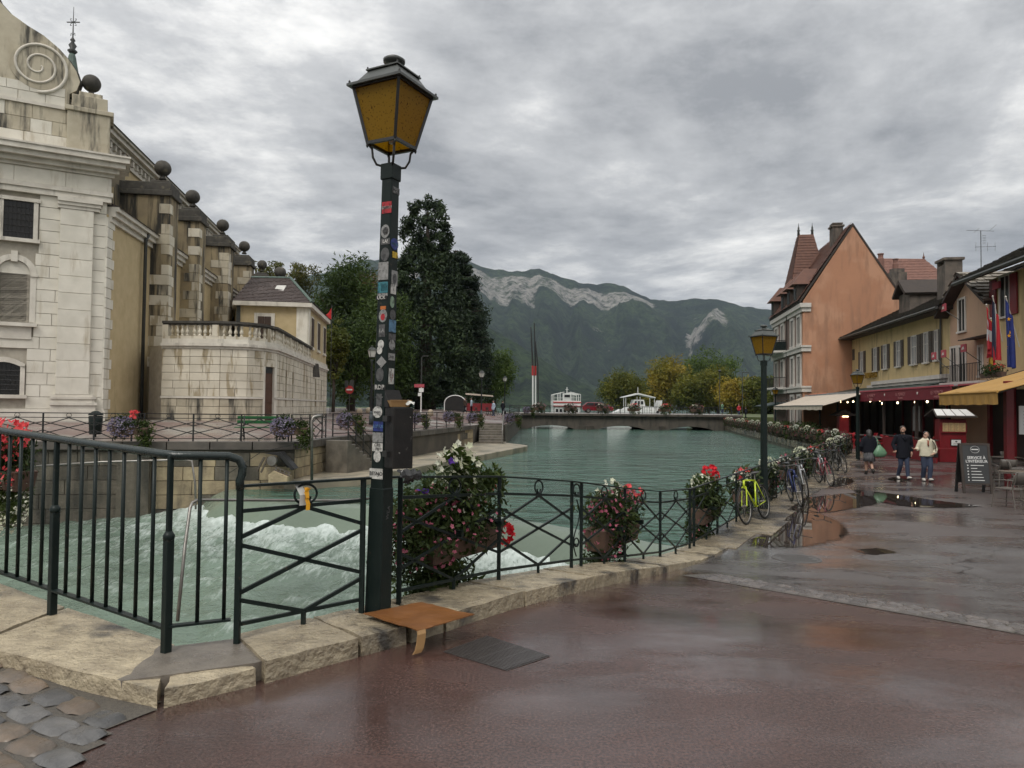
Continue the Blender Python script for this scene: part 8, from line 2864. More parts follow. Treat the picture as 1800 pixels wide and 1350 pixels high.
b2.scale = (1.0, 1.0, 1.12)
obj('hull', MB().prism([(-5.5, 0, -0.2), (4.0, 0, -0.2), (4.3, 0, 2.2), (-3.0, 0, 2.4), (-4.8, 0, 1.6)], (0, 4.5, 0)), M_BOATW, b2)
obj('cabin', MB().prism([(-3.8, 0.2, 1.5), (3.6, 0.2, 1.6), (3.6, 0.2, 2.9), (0.2, 0.2, 3.0), (-1.8, 0.2, 2.8)], (0, 4.0, 0)), M_BOATW, b2)
obj('bridge_house', MB().prism([(-1.0, 0.4, 2.8), (1.7, 0.4, 2.8), (1.4, 0.4, 4.1), (-0.6, 0.4, 4.1)], (0, 3, 0)), M_BOATW, b2)
for k in range(3):
	obj('window', MB().box(-0.4 + k * 0.6, 0.02 + k * 0.6, 0.3, 0.4, 3.3, 3.85), M_GLASS, b2)
for k in range(7):
	obj('window', MB().box(-2.4 + k * 0.8, -1.9 + k * 0.8, 0.12, 0.2, 1.9, 2.3), M_GLASS, b2)
obj('sun_roof', MB().prism([(-2.8, 0, 4.55), (0.3, 0, 5.25), (3.6, 0, 4.55), (3.6, 0, 4.4), (0.3, 0, 5.0), (-2.8, 0, 4.4)], (0, 4, 0)), M_BOATW, b2)
bm_ = MB()
for x in (-2.6, -2.2, 0.0, 0.6, 2.5, 3.4):
	bm_.beam((x, 0.2, 2.6), (x, 0.2, 4.6), 0.09)
obj('posts', bm_, M_BOATW, b2)
obj('stern', MB().prism([(3.4, 0, 1.0), (4.6, 0, 1.0), (4.9, 0, 4.0), (4.5, 0, 4.0), (4.0, 0, 2.6)], (0, 4, 0)), M_BOATW, b2)
obj('mast', MB().tube([(0.3, 1, 5.2), (0.3, 1, 6.3)], 0.06, 5), M_BOATW, b2)
tag(obj('mooring_float', MB().box(-14, 16, 0, 1.0, -0.1, 0.16), M_BOATW, loc=(12, 128, ZU)), 'long white floating pontoon seen through the bridge arches', 'pontoon')
# twin raked masts
Y = 130
ms_ = thing('raked_masts', 'pair of tall dark raked masts with white and red lower halves beyond the bridge', 'mast', (at(940, 712, Y).x, Y, ZU))
k_ = Y / FPX
for (u0, ua, ut, vt, dy) in ((937, 936, 932, 575, 0), (942, 941, 938, 567, 0.6)):
	x0, xa, xt = [(q - 940) * k_ for q in (u0, ua, ut)]
	zf = lambda v: at(940, v, Y).z - ZU
	obj('mast_foot', MB().tube([(x0, dy, 0), (xa, dy, zf(645))], 0.14, 8), M_BOATW, ms_)
	obj('mast_band', MB().tube([(xa, dy, zf(660)), (xa - 0.02, dy, zf(643))], 0.20, 8), M_BOATR, ms_)
	obj('mast_top', MB().tube([(xa, dy, zf(646)), (xt, dy, zf(vt))], [0.17, 0.09], 8), M_BLACK, ms_)
obj('mast_top', MB().tube([(0.7, 0.3, 0), (0.5, 0.3, zf(640)), (0.0, 0.3, zf(600))], 0.12, 6), M_BLACK, ms_)

# ------------------------------------------------------------------ signs and street furniture of the left bank
ns = at(614, 716, 62)
s1 = thing('road_sign', 'round red no-entry sign on a pole right of the ochre annexe', 'road sign', (ns.x, 62, left_z(ns.x, 62)))
z1 = at(614, 685, 62).z - left_z(ns.x, 62)
obj('pole', MB().tube([(0, 0, 0), (0, 0, z1 + 0.7)], 0.04, 6), M_PIPE, s1)
obj('disc', MB().lathe([(0.36, 0), (0.36, 0.03)], 20), M_BOATR, s1, loc=(0, -0.05, z1), rot=(R(90), 0, 0))
obj('bar', MB().box(-0.25, 0.25, -0.10, -0.085, z1 - 0.06, z1 + 0.06), M_BOATW, s1)
obj('back_plate', MB().box(0.02, 0.35, -0.02, 0.02, z1 + 0.15, z1 + 0.85).box(-0.4, -0.15, -0.1, 0.1, z1 + 0.2, z1 + 0.8), M_PIPE, s1)
ns = at(740, 716, 58)
s2 = thing('direction_sign', 'pink and white direction sign right of the black bin', 'road sign', (ns.x, 58, left_z(ns.x, 58)))
z1 = at(740, 680, 58).z - left_z(ns.x, 58)
obj('pole', MB().tube([(0, 0, 0), (0, 0, z1)], 0.05, 6), M_BOATW, s2)
obj('arrow_board', MB().box(-0.55, 0.25, -0.06, -0.03, z1 - 0.05, z1 + 0.22), M_REDLT, s2)
obj('plate', MB().box(-0.18, 0.2, -0.06, -0.03, z1 - 0.42, z1 - 0.1).box(-0.25, 0.0, -0.05, -0.02, z1 - 0.75, z1 - 0.48), M_BOATW, s2)
# garden kiosk with arched canvas front under the trees
kp = at(800, 716, 84)
kk = thing('park_kiosk', 'dark kiosk with arched front under the cedar', 'kiosk', (kp.x, 84, left_z(kp.x, 84)))
ar = [(-1.2 * math.cos(math.pi * t / 10), 0, 0.9 + 0.9 * math.sin(math.pi * t / 10)) for t in range(11)]
obj('arched_front', MB().prism([(-1.2, 0, 0)] + ar + [(1.2, 0, 0)], (0, 2.0, 0)), M_DARK, kk)
obj('arch_rim', MB().tube([(-1.25, -0.05, 0), (-1.25, -0.05, 0.9)] + [(p0 * 1.04, -0.05, p2) for p0, p1, p2 in ar] + [(1.25, -0.05, 0)], 0.06, 5), M_BOATW, kk)
obj('side_roof', MB().prism([(1.2, 0, 1.9), (4.4, 0, 1.7), (4.4, 0, 1.85), (1.2, 0, 2.1)], (0, 2.2, 0)), M_CREAM, kk)
obj('counter', MB().box(1.3, 4.3, 0.2, 2.0, 0, 0.9), M_REDPAINT, kk)
bl = mat('stone_bollard', (0.36, 0.30, 0.22), None, 4, 0.8, 0.2)
for k, (u, Y) in enumerate(((632, 60), (668, 61), (757, 62), (648, 66), (700, 66))):
	q = at(u, 720, Y)
	o = obj('bollard', MB().lathe([(0.22, 0), (0.26, 0.25), (0.24, 0.45), (0.10, 0.58)], 10), bl, loc=(q.x, Y, left_z(q.x, Y)), smooth=True)
	tag(o, ('pale rounded stone bollard by the road, ' + ('leftmost of five', 'third from the left', 'rightmost of five', 'second from the left', 'fourth from the left')[k]), 'bollard', 'stone bollards along the left road')
for k, (x, Y) in enumerate(((-3.6, 74), (-2.6, 78), (-2.0, 82))):
	o = copy_tree(bn_)
	o.location = (x, Y, left_z(x, Y))
	o.rotation_euler = (0, 0, R(-80))
	o['label'] = ('dark bench nearest the white-glass lamp on the far left bank', 'dark bench in the middle of the three on the far left bank', 'dark bench farthest along the left bank')[k]
	o['group'] = 'benches far along the left bank'
	for c in o.children:
		if c.name.startswith('slat'):
			c.data = c.data.copy()
			c.data.materials.clear()
			c.data.materials.append(M_WOOD)

# ------------------------------------------------------------------ bicycles
def bicycle(label, loc, rotz, frame_m, lean=R(9), basket=False, step=False, bars='flat'):
	"""local x = forward"""
	root = thing('bicycle', label, 'bicycle', loc, 0, 'bicycles leaning on the promenade railing')
	root.rotation_euler = (lean, 0, rotz)
	r = 0.335
	for x in (0.0, 1.03):
		w = obj('wheel', MB().tube([(x + r * math.cos(t * math.pi / 14), 0, r + 0.018 + r * math.sin(t * math.pi / 14)) for t in range(28)], 0.019, 7, True), M_TYRE, root, smooth=True)
		sp_ = MB().tube([(x + (r - 0.028) * math.cos(t * math.pi / 12), 0, r + 0.018 + (r - 0.028) * math.sin(t * math.pi / 12)) for t in range(24)], 0.009, 5, True)
		obj('rim', sp_, M_GALV, w)
		s2_ = MB()
		for t in range(18):
			a = t * math.pi / 9
			s2_.beam((x, 0.012 if t % 2 else -0.012, r + 0.018), (x + r * 0.93 * math.cos(a), 0, r + 0.018 + r * 0.93 * math.sin(a)), 0.0035)
		obj('spokes', s2_, M_GALV, w)
		obj('hub', MB().tube([(x, -0.05, r + 0.018), (x, 0.05, r + 0.018)], 0.022, 8), M_GALV, w)
	hub_r, hub_f = (0, 0, r + 0.018), (1.03, 0, r + 0.018)
	bb, st, hd, hd2 = (0.43, 0, 0.29), (0.27, 0, 0.80), (0.86, 0, 0.84), (0.89, 0, 0.72)
	f = MB()
	f.tube([bb, st], 0.017, 8).tube([bb, hd2], 0.021, 8).tube([hd, hd2], 0.022, 8)
	if step:
		f.tube([(0.33, 0, 0.58), hd2], 0.017, 8)
	else:
		f.tube([st, hd], 0.018, 8)
	for s in (-1, 1):
		f.tube([(st[0], 0.02 * s, st[2] - 0.03), (0, 0.055 * s, r + 0.018)], 0.009, 6)
		f.tube([(bb[0], 0.03 * s, bb[2]), (0, 0.055 * s, r + 0.018)], 0.011, 6)
	obj('frame', f, frame_m, root, smooth=True)
	fk = MB()
	for s in (-1, 1):
		fk.tube([(0.895, 0.04 * s, 0.71), (0.95, 0.048 * s, 0.55), (1.03, 0.05 * s, r + 0.018)], 0.012, 6)
	fk.tube([(0.89, -0.04, 0.715), (0.89, 0.04, 0.715)], 0.014, 6)
	obj('fork', fk, frame_m, root)
	hb = MB().tube([hd, (0.84, 0, 0.95)], 0.014, 6)
	if bars == 'flat':
		hb.tube([(0.78, -0.30, 0.97), (0.86, -0.12, 0.96), (0.86, 0.12, 0.96), (0.78, 0.30, 0.97)], 0.012, 6)
	else:
		hb.tube([(0.62, -0.27, 1.0), (0.80, -0.24, 1.03), (0.86, 0, 0.97), (0.80, 0.24, 1.03), (0.62, 0.27, 1.0)], 0.012, 6)
	obj('handlebar', hb, M_BLACK, root)
	obj('saddle', MB().prism([(0.12, -0.07, 0.93), (0.12, 0.07, 0.93), (0.25, 0.05, 0.94), (0.38, 0.018, 0.93), (0.38, -0.018, 0.93), (0.25, -0.05, 0.94)], (0, 0, 0.045)), M_BLACK, root, bevel=0.015)
	obj('seat_post', MB().tube([st, (0.235, 0, 0.94)], 0.012, 6), M_GALV, root)
	obj('chainring', MB().tube([(0.43 + 0.09 * math.cos(t * math.pi / 8), -0.045, 0.29 + 0.09 * math.sin(t * math.pi / 8)) for t in range(16)], 0.008, 5, True), M_BLACK, root)
	obj('crank', MB().beam((0.43, -0.06, 0.29), (0.54, -0.06, 0.16), 0.018).box(0.50, 0.59, -0.14, -0.07, 0.14, 0.16).beam((0.43, 0.06, 0.29), (0.32, 0.06, 0.42), 0.018).box(0.27, 0.36, 0.07, 0.14, 0.41, 0.43), M_BLACK, root)
	if basket:
		obj('carrier', MB().box(-0.25, 0.22, -0.07, 0.07, 0.74, 0.76).beam((-0.1, -0.06, 0.75), (0, -0.06, 0.36), 0.012).beam((-0.1, 0.06, 0.75), (0, 0.06, 0.36), 0.012), M_BLACK, root)
		obj('mudguard', MB().tube([((r + 0.035) * math.cos(a), 0, r + 0.018 + (r + 0.035) * math.sin(a)) for a in [R(20 + 16 * k) for k in range(11)]], 0.02, 5), M_GALV, root)
	return root
M_BIKEY = mat('acid_yellow_paint', (0.50, 0.62, 0.02), (0.45, 0.56, 0.02), 3, 0.25, 0.0, coat=0.4)
M_BIKEB = mat('deep_blue_paint', (0.02, 0.035, 0.14), None, 3, 0.3, 0.0)
M_BIKEP = mat('rose_paint', (0.30, 0.07, 0.09), None, 3, 0.3, 0.0)
M_BIKES = mat('silver_paint', (0.35, 0.36, 0.37), None, 3, 0.3, 0.0, metal=0.5)
def bike_at(s, out, turn):
	q = L6[0] + d6 * s + Vector((d6.y, -d6.x)) * out
	return (q.x, q.y, base_z(q.x, q.y) + 0.0), ang6 + turn
for (s, out, turn, m, lab, kw) in (
	(3.8, 0.42, R(171), M_BIKEY, 'acid yellow bicycle leaning by the first promenade lamp', {}),
	(7.0, 0.45, R(200), M_BIKEB, 'dark blue bicycle with wide flat handlebar, second along the railing', {}),
	(9.0, 0.42, R(195), M_BIKES, 'silver bicycle tucked behind the dark blue one', {'basket': True}),
	(12.2, 0.48, R(205), M_BIKEP, 'rose-coloured step-through bicycle with carrier', {'step': True, 'basket': True, 'bars': 'swept'}),
	(13.6, 0.42, R(190), M_BIKES, 'grey bicycle just behind the rose-coloured one', {}),
	(17.4, 0.5, R(200), M_BLACK, 'black bicycle left of the woman with the green bag', {'basket': True, 'bars': 'swept'}),
	(18.8, 0.45, R(170), M_BLACK, 'black bicycle farthest along the railing', {})):
	l_, a_ = bike_at(s, out, turn)
	bicycle(lab, l_, a_, m, **kw)

# ------------------------------------------------------------------ cafe furniture and boards
M_CHAIR = mat('taupe_metal_chair', (0.12, 0.105, 0.09), (0.10, 0.088, 0.075), 4, 0.4, 0.1, 40)
M_REDCH = mat('red_metal_chair', (0.40, 0.015, 0.022), (0.32, 0.012, 0.018), 4, 0.4, 0.1)
def make_chair(m, label, group, arms=True):
	t = thing('cafe_chair', label, 'chair', (0, 0, 0), 0, group)
	obj('seat', MB().prism([(-0.22, -0.22, 0.45), (0.22, -0.22, 0.45), (0.20, 0.22, 0.44), (-0.20, 0.22, 0.44)], (0, 0, 0.025)), m, t, bevel=0.008)
	P = []
	for i in range(7):
		x = -0.22 + 0.44 * i / 6
		P.append([(x, 0.22 + 0.03 * (1 - (x / 0.22) ** 2) + 0.10 * k, 0.56 + 0.30 * k) for k in (0, 0.5, 1)])
	o = obj('backrest', MB().grid(P), m, t, smooth=True)
	o.modifiers.new('t', 'SOLIDIFY').thickness = 0.02
	for sx in (-1, 1):
		obj('leg', MB().tube([(0.21 * sx, -0.21, 0.45), (0.25 * sx, -0.26, 0)], 0.014, 6), m, t)
		obj('leg', MB().tube([(0.21 * sx, 0.34, 0.86), (0.20 * sx, 0.21, 0.45), (0.25 * sx, 0.30, 0)], 0.014, 6), m, t)
		if arms:
			obj('armrest', MB().tube([(0.22 * sx, 0.26, 0.66), (0.25 * sx, 0.0, 0.67), (0.24 * sx, -0.2, 0.64), (0.22 * sx, -0.21, 0.45)], 0.014, 6), m, t)
	return t
GG = 'taupe metal chairs at the right edge'
c0_ = make_chair(M_CHAIR, 'taupe metal chair nearest the camera at the right picture edge', GG)
def on(u, v):
	return onroad(u, v)
for k, (u, v, a, lab) in enumerate(((1775, 893, 200, None), (1752, 853, 20, 'taupe chair just right of the blackboard sign'), (1768, 858, 160, 'taupe chair between the two terrace tables'), (1797, 866, 60, 'taupe chair cut by the right picture edge'), (1782, 838, 10, 'rearmost taupe chair behind the terrace table'))):
	o = c0_ if k == 0 else copy_tree(c0_)
	q = on(u, v)
	o.location = tuple(q)
	o.rotation_euler = (0, 0, R(a))
	if lab:
		o['label'] = lab
def table(label, q, m, r=0.36, group=None, rot=0.0, top=None):
	t = thing('cafe_table', label, 'table', tuple(q), rot, group)
	obj('top', MB().box(-r, r, -r, r, 0.72, 0.745), top or m, t, bevel=0.01)
	obj('column', MB().tube([(0, 0, 0.03), (0, 0, 0.72)], 0.03, 8), m, t)
	obj('foot', MB().beam((-0.28, -0.28, 0.02), (0.28, 0.28, 0.02), 0.05, 0.03).beam((-0.28, 0.28, 0.02), (0.28, -0.28, 0.02), 0.05, 0.03), m, t)
	return t
table('taupe square cafe table at the right picture edge', on(1795, 880), M_CHAIR, rot=R(20), top=mat('table_top_taupe', (0.17, 0.14, 0.11), None, 4, 0.35, 0.1))
table('taupe cafe table behind the blackboard sign', on(1765, 842), M_CHAIR, rot=R(15), top=_MATS['table_top_taupe'])
# red terrace of the brasserie
GRD = 'red chairs on the brasserie terrace'
r0 = None
rr_ = random.Random(4)
n_ = 0
for row, out in enumerate((4.6, 3.4, 2.2)):
	for k in range(7):
		t = 15.8 + k * 1.45 + 0.35 * (row % 2)
		p = FO + FN * out + FD * t
		lab = 'red metal terrace chair, %s row, %s from the left' % (('front', 'middle', 'back')[row], ('first', 'second', 'third', 'fourth', 'fifth', 'sixth', 'seventh')[k])
		if r0 is None:
			o = r0 = make_chair(M_REDCH, lab, GRD, False)
		else:
			o = copy_tree(r0)
			o['label'] = lab
		o.location = (p.x, p.y, PZ)
		o.rotation_euler = (0, 0, R(rr_.choice((80, 260, 250, 95)) + rr_.uniform(-12, 12)))
for k in range(5):
	p = FO + FN * 4.0 + FD * (16.4 + k * 2.1)
	table('red-legged pale terrace table, %s from the left' % ('first', 'second', 'third', 'fourth', 'fifth')[k], (p.x, p.y, PZ), M_REDCH, 0.34, 'tables on the brasserie terrace', top=mat('grey_table_top', (0.25, 0.23, 0.22), None, 4, 0.35, 0.1))
obj_ = thing('terrace_screen', 'low dark red screen with rail enclosing the brasserie terrace', 'screen', (0, 0, 0))
a_, b_ = FO + FN * 5.4 + FD * 24.5, FO + FN * 5.4 + FD * 31
obj('panel', MB().prism([(*a_, PZ + 0.05), (*b_, PZ + 0.05), (*b_, PZ + 0.95), (*a_, PZ + 0.95)], (-0.05, 0, 0)), M_REDPAINT, obj_)
obj('rail', MB().beam((*a_, PZ + 1.02), (*b_, PZ + 1.02), 0.08, 0.05), M_WOOD, obj_)
# red menu kiosk with glazed roof
kq = onroad(1672, 812)
K = kq.y / FPX
mk = thing('menu_kiosk', 'dark red menu stand with slatted white roof lights and lit menu', 'menu stand', tuple(kq), R(-8))
obj('base', MB().frustum((0, 0), 0.62, 0.35, 0, 0.62), M_REDPAINT, mk, bevel=0.02)
obj('cabinet', MB().box(-0.55, 0.55, -0.22, 0.3, 0.6, 1.9), M_REDPAINT, mk, bevel=0.02)
obj('menu_case', MB().box(-0.52, 0.52, -0.30, -0.22, 1.30, 1.78), M_REDPAINT, mk)
M_MENU = mat('lit_menu_paper', (0.50, 0.36, 0.18), (0.42, 0.30, 0.15), 30, 0.5, 0.0, squash=(1, 1, 5))
for k in range(4):
	obj('menu_sheet', MB().box(-0.47 + k * 0.24, -0.25 + k * 0.24, -0.312, -0.30, 1.36, 1.74), M_MENU, mk)
	for j in range(7):
		obj('print_line', MB().box(-0.44 + k * 0.24, -0.30 + k * 0.24 - 0.03 * (j % 3), -0.314, -0.312, 1.68 - j * 0.045, 1.69 - j * 0.045), M_WOOD, mk)
nt_ = obj('notice', MB().box(-0.12, 0.32, -0.25, -0.22, 0.72, 1.02), M_BLACK, mk)
obj('paper', MB().box(-0.09, 0.29, -0.257, -0.25, 0.75, 0.99), M_BOATW, nt_)
obj('bird_print', MB().prism([(0.06, -0.258, 0.90), (0.12, -0.258, 0.88), (0.16, -0.258, 0.92), (0.11, -0.258, 0.95), (0.07, -0.258, 0.94)], (0, -0.002, 0)), M_BLACK, nt_)
obj('print_line', MB().box(0.0, 0.2, -0.2595, -0.2575, 0.84, 0.85).box(-0.04, 0.24, -0.2595, -0.2575, 0.80, 0.81), M_BLACK, nt_)
rfk = obj('roof', MB().prism([(-0.85, -0.55, 1.98), (0.85, -0.55, 1.98), (0.72, 0.1, 2.30), (-0.72, 0.1, 2.30)], (0, 0, 0.05)).prism([(-0.72, 0.1, 2.30), (0.72, 0.1, 2.30), (0.85, 0.7, 1.98), (-0.85, 0.7, 1.98)], (0, 0, 0.05)), M_WOOD, mk)
for k in range(4):
	x0, x1 = -0.78 + k * 0.40, -0.42 + k * 0.40
	obj('roof_pane', MB().prism([(x0, -0.50, 2.062), (x1, -0.50, 2.062), (x1 * 0.87, 0.06, 2.336), (x0 * 0.87, 0.06, 2.336)], (0, 0, 0.012)), M_BOATW, rfk)
pt = FO + FN * 3.3 + FD * 23.2
mb_ = thing('menu_board', 'large grey menu board hung inside the brasserie front', 'menu board', (pt.x, pt.y, PZ + 1.2), TH)
obj('board', MB().box(-0.5, 0.5, -0.05, 0, 0, 1.3), mat('grey_board', (0.17, 0.16, 0.155), None, 6, 0.5, 0.05), mb_)
obj('frame', MB().box(-0.55, -0.5, -0.07, 0.01, -0.05, 1.35).box(0.5, 0.55, -0.07, 0.01, -0.05, 1.35), M_WOOD, mb_)
q_ = at(1797, 740, 21.5)
mb2 = thing('menu_board', 'white menu poster on a dark red post at the right edge', 'menu board', (q_.x, 21.5, q_.z - 0.4), R(-10))
obj('board', MB().box(-0.10, 0.9, -0.04, 0, 0, 0.85), M_BOATW, mb2)
for j in range(6):
	obj('print_line', MB().box(0.02, 0.6, -0.045, -0.04, 0.68 - j * 0.1, 0.70 - j * 0.1), M_BLACK, mb2)
obj('post', MB().box(-0.42, -0.22, 0.0, 0.2, -2.0, 1.6), M_REDPAINT, mb2)
# blackboard A-frame
aq = onroad(1712, 866)
ab = thing('blackboard_sign', 'dark A-frame board reading Service à l\'intérieur on the promenade', 'sign board', tuple(aq), R(-6))
M_SLATEB = mat('blackboard_face', (0.035, 0.036, 0.037), (0.028, 0.029, 0.03), 4, 0.5, 0.05)
M_CHALK = mat('white_print', (0.70, 0.70, 0.68), None, 4, 0.6, 0.0)
tilt = R(8)
bf = obj('front_panel', MB().box(-0.34, 0.34, -0.015, 0.015, 0.27, 1.36), M_SLATEB, ab, rot=(-tilt, 0, 0), loc=(0, -0.22, 0.0))
for x in (-0.36, 0.36):
	obj('leg', MB().box(x - 0.035, x + 0.035, -0.022, 0.022, 0, 1.38), M_WOOD, ab, rot=(-tilt, 0, 0), loc=(0, -0.22, 0))
	obj('leg', MB().box(x - 0.035, x + 0.035, -0.022, 0.022, 0, 1.38), M_BLACK, ab, rot=(tilt, 0, 0), loc=(0, 0.22, 0))
obj('back_panel', MB().box(-0.34, 0.34, -0.015, 0.015, 0.27, 1.36), M_BLACK, ab, rot=(tilt, 0, 0), loc=(0, 0.22, 0))
obj('frame', MB().box(-0.34, 0.34, -0.024, -0.012, 1.33, 1.39).box(-0.34, 0.34, -0.024, -0.012, 0.24, 0.28), M_WOOD, ab, rot=(-tilt, 0, 0), loc=(0, -0.22, 0))
text('SERVICE À', 0.105, M_CHALK, bf, (0.02, -0.018, 0.98), (R(90), 0, 0), 0.001, bold=True)
text("L'INTÉRIEUR", 0.105, M_CHALK, bf, (0.02, -0.018, 0.88), (R(90), 0, 0), 0.001, bold=True)
obj('emblem', MB().tube([(0.0 + 0.115 * math.cos(t * math.pi / 14), -0.018, 1.21 + 0.095 * math.sin(t * math.pi / 14)) for t in range(28)], 0.004, 4, True).box(-0.09, 0.09, -0.018, -0.0165, 1.20, 1.225), M_CHALK, bf)
for j in range(6):
	z = 0.77 - j * 0.082
	obj('print_line', MB().box(-0.14, (0.20, 0.02, 0.12, 0.14, 0.17, 0.19)[j], -0.018, -0.0155, z - 0.009, z + 0.009), M_CHALK, bf)
	obj('icon', MB().lathe([(0.02, 0), (0.02, 0.002)], 8), M_CHALK, bf, loc=(-0.22, -0.016, z), rot=(R(90), 0, 0))
# second, smaller red stand and dark planters in front of the green awning
q_ = FO + FN * 4.6 + FD * 14.6
st_ = thing('menu_kiosk', 'narrow dark red menu stand left of the second promenade lamp', 'menu stand', (q_.x, q_.y, PZ), R(-8))
obj('cabinet', MB().box(-0.3, 0.3, -0.25, 0.25, 0, 1.9), M_REDPAINT, st_, bevel=0.02)
obj('roof', MB().prism([(-0.75, -0.4, 1.9), (0, -0.4, 2.3), (0.75, -0.4, 1.9)], (0, 0.9, 0)), M_WOOD, st_)
obj('lamp_strip', MB().box(-0.15, 0.2, -0.42, -0.38, 1.82, 1.88), M_GLOW, st_)
hd = thing('hedge_planter', 'dark hedge in planters along the restaurant front below the cream awning', 'hedge', (0, 0, 0))
cc = []
for k in range(90):
	t = 1.0 + 12.0 * rr_.random()
	p = FO + FN * (5.6 + 0.5 * rr_.random()) + FD * t
	cc.append((p.x, p.y, PZ + 0.6 + 0.6 * rr_.random()))
obj('foliage', leaf_mesh('foliage', cc, 26, 0.35, 0.10, 77, L_DEC, 0.9), None, hd)
p0_, p1_ = FO + FN * 5.5 + FD * 1.0, FO + FN * 5.5 + FD * 13
obj('trough', MB().prism([(*p0_, PZ), (*p1_, PZ), (*p1_, PZ + 0.55), (*p0_, PZ + 0.55)], (-0.55, 0.09, 0)), M_WOOD, hd)
# ------------------------------------------------------------------ people
M_SKIN = mat('skin', (0.46, 0.28, 0.20), (0.42, 0.25, 0.18), 9, 0.55, 0.05)
M_HAIRB = mat('brown_hair', (0.045, 0.026, 0.016), (0.03, 0.018, 0.012), 30, 0.5, 0.3, 60)
M_HAIRK = mat('black_hair', (0.014, 0.011, 0.010), (0.02, 0.016, 0.014), 30, 0.45, 0.3, 60)
M_NAVY = mat('navy_wool', (0.011, 0.012, 0.017), (0.016, 0.017, 0.022), 20, 0.9, 0.2, 80, spec=0.1)
M_JEAN = mat('indigo_denim', (0.022, 0.032, 0.062), (0.032, 0.044, 0.08), 6, 0.8, 0.2, 90)
M_CREAMJ = mat('cream_fleece', (0.62, 0.58, 0.44), (0.54, 0.50, 0.38), 14, 0.9, 0.4, 50)
M_SHOEW = mat('white_trainer', (0.58, 0.55, 0.50), (0.45, 0.42, 0.38), 12, 0.6, 0.1)
M_SOLE = mat('dark_sole', (0.03, 0.026, 0.024), None, 8, 0.7, 0.1)
M_SKIRT = mat('striped_skirt', (0.16, 0.16, 0.165), (0.035, 0.035, 0.04), 14, 0.8, 0.2, squash=(3, 3, 0.15))
M_BAGG = mat('green_plastic_bag', (0.14, 0.27, 0.16), (0.10, 0.20, 0.12), 5, 0.25, 0.4, 14, bdist=0.03)
M_SCARF = mat('red_scarf', (0.30, 0.07, 0.035), None, 8, 0.8, 0.2)
def ell_tube(m, pts, n=12):
	"""pts: (x,y,z,rx,ry) horizontal elliptical rings"""
	o = len(m.v)
	for x, y, z, rx, ry in pts:
		for k in range(n):
			t = 2 * math.pi * k / n
			m.v.append((x + rx * math.cos(t), y + ry * math.sin(t), z))
	for i in range(len(pts) - 1):
		for k in range(n):
			l = (k + 1) % n
			m.f.append((o + i * n + k, o + i * n + l, o + (i + 1) * n + l, o + (i + 1) * n + k))
	m.f.append(tuple(o + k for k in reversed(range(n))))
	m.f.append(tuple(o + (len(pts) - 1) * n + k for k in range(n)))
def fuse(o, vox, sm=6):
	r = o.modifiers.new('fuse', 'REMESH')
	r.mode = 'VOXEL'
	r.voxel_size = vox
	r.use_smooth_shade = True
	s = o.modifiers.new('soft', 'SMOOTH')
	s.factor = 0.5
	s.iterations = sm
	return o
def ball_m(m, c, r, n=10, sc=(1, 1, 1)):
	o = len(m.v)
	for i in range(n + 1):
		a = math.pi * i / n
		for k in range(n * 2):
			t = math.pi * k / n
			m.v.append((c[0] + sc[0] * r * math.sin(a) * math.cos(t), c[1] + sc[1] * r * math.sin(a) * math.sin(t), c[2] - sc[2] * r * math.cos(a)))
	w = n * 2
	for i in range(n):
		for k in range(w):
			m.f.append((o + i * w + k, o + i * w + (k + 1) % w, o + (i + 1) * w + (k + 1) % w, o + (i + 1) * w + k))
def hand(m, wrist, dir_, side, s=1.0):
	"""palm and five bent fingers; dir_ = direction the hand points, side = thumb direction"""
	w = Vector(wrist)
	d = Vector(dir_).normalized()
	sd = Vector(side).normalized()
	nrm = d.cross(sd).normalized()
	m.tube([w, w + d * 0.045 * s, w + d * 0.09 * s], [0.026 * s, 0.036 * s, 0.034 * s], 8)
	for k, (o_, l) in enumerate(((0.027, 0.068), (0.009, 0.078), (-0.009, 0.072), (-0.026, 0.056))):
		b = w + d * 0.085 * s + sd * o_ * s
		m.tube([b, b + d * l * 0.5 * s + nrm * 0.006, b + d * l * 0.8 * s + nrm * 0.026, b + d * l * 0.86 * s + nrm * 0.045], [0.0105 * s, 0.010 * s, 0.009 * s, 0.008 * s], 6)
	b = w + d * 0.03 * s + sd * 0.03 * s
	m.tube([b, b + sd * 0.03 * s + d * 0.02 * s, b + sd * 0.035 * s + d * 0.055 * s + nrm * 0.01], [0.013 * s, 0.012 * s, 0.009 * s], 6)
def rot2(x, y, a):
	return x * math.cos(a) - y * math.sin(a), x * math.sin(a) + y * math.cos(a)
def head(m, c, turn, s=1.0):
	"""skull, jaw, nose and ears, facing -y then turned about z"""
	ball_m(m, (c[0], c[1], c[2] + 0.02), 0.092 * s, 8, (0.84, 1.0, 1.12))
	fx, fy = rot2(0, -0.03 * s, turn)
	ball_m(m, (c[0] + fx, c[1] + fy, c[2] - 0.055 * s), 0.066 * s, 7, (0.92, 0.95, 0.95))
	nx, ny = rot2(0, -0.098 * s, turn)
	m.tube([(c[0] + nx * 0.86, c[1] + ny * 0.86, c[2] + 0.015), (c[0] + nx * 1.14, c[1] + ny * 1.14, c[2] - 0.025 * s)], [0.010 * s, 0.016 * s], 6)
	for sx in (-1, 1):
		ex, ey = rot2(0.082 * s * sx, 0.005, turn)
		ball_m(m, (c[0] + ex, c[1] + ey, c[2] - 0.01), 0.024 * s, 5, (0.5, 0.9, 1.2))
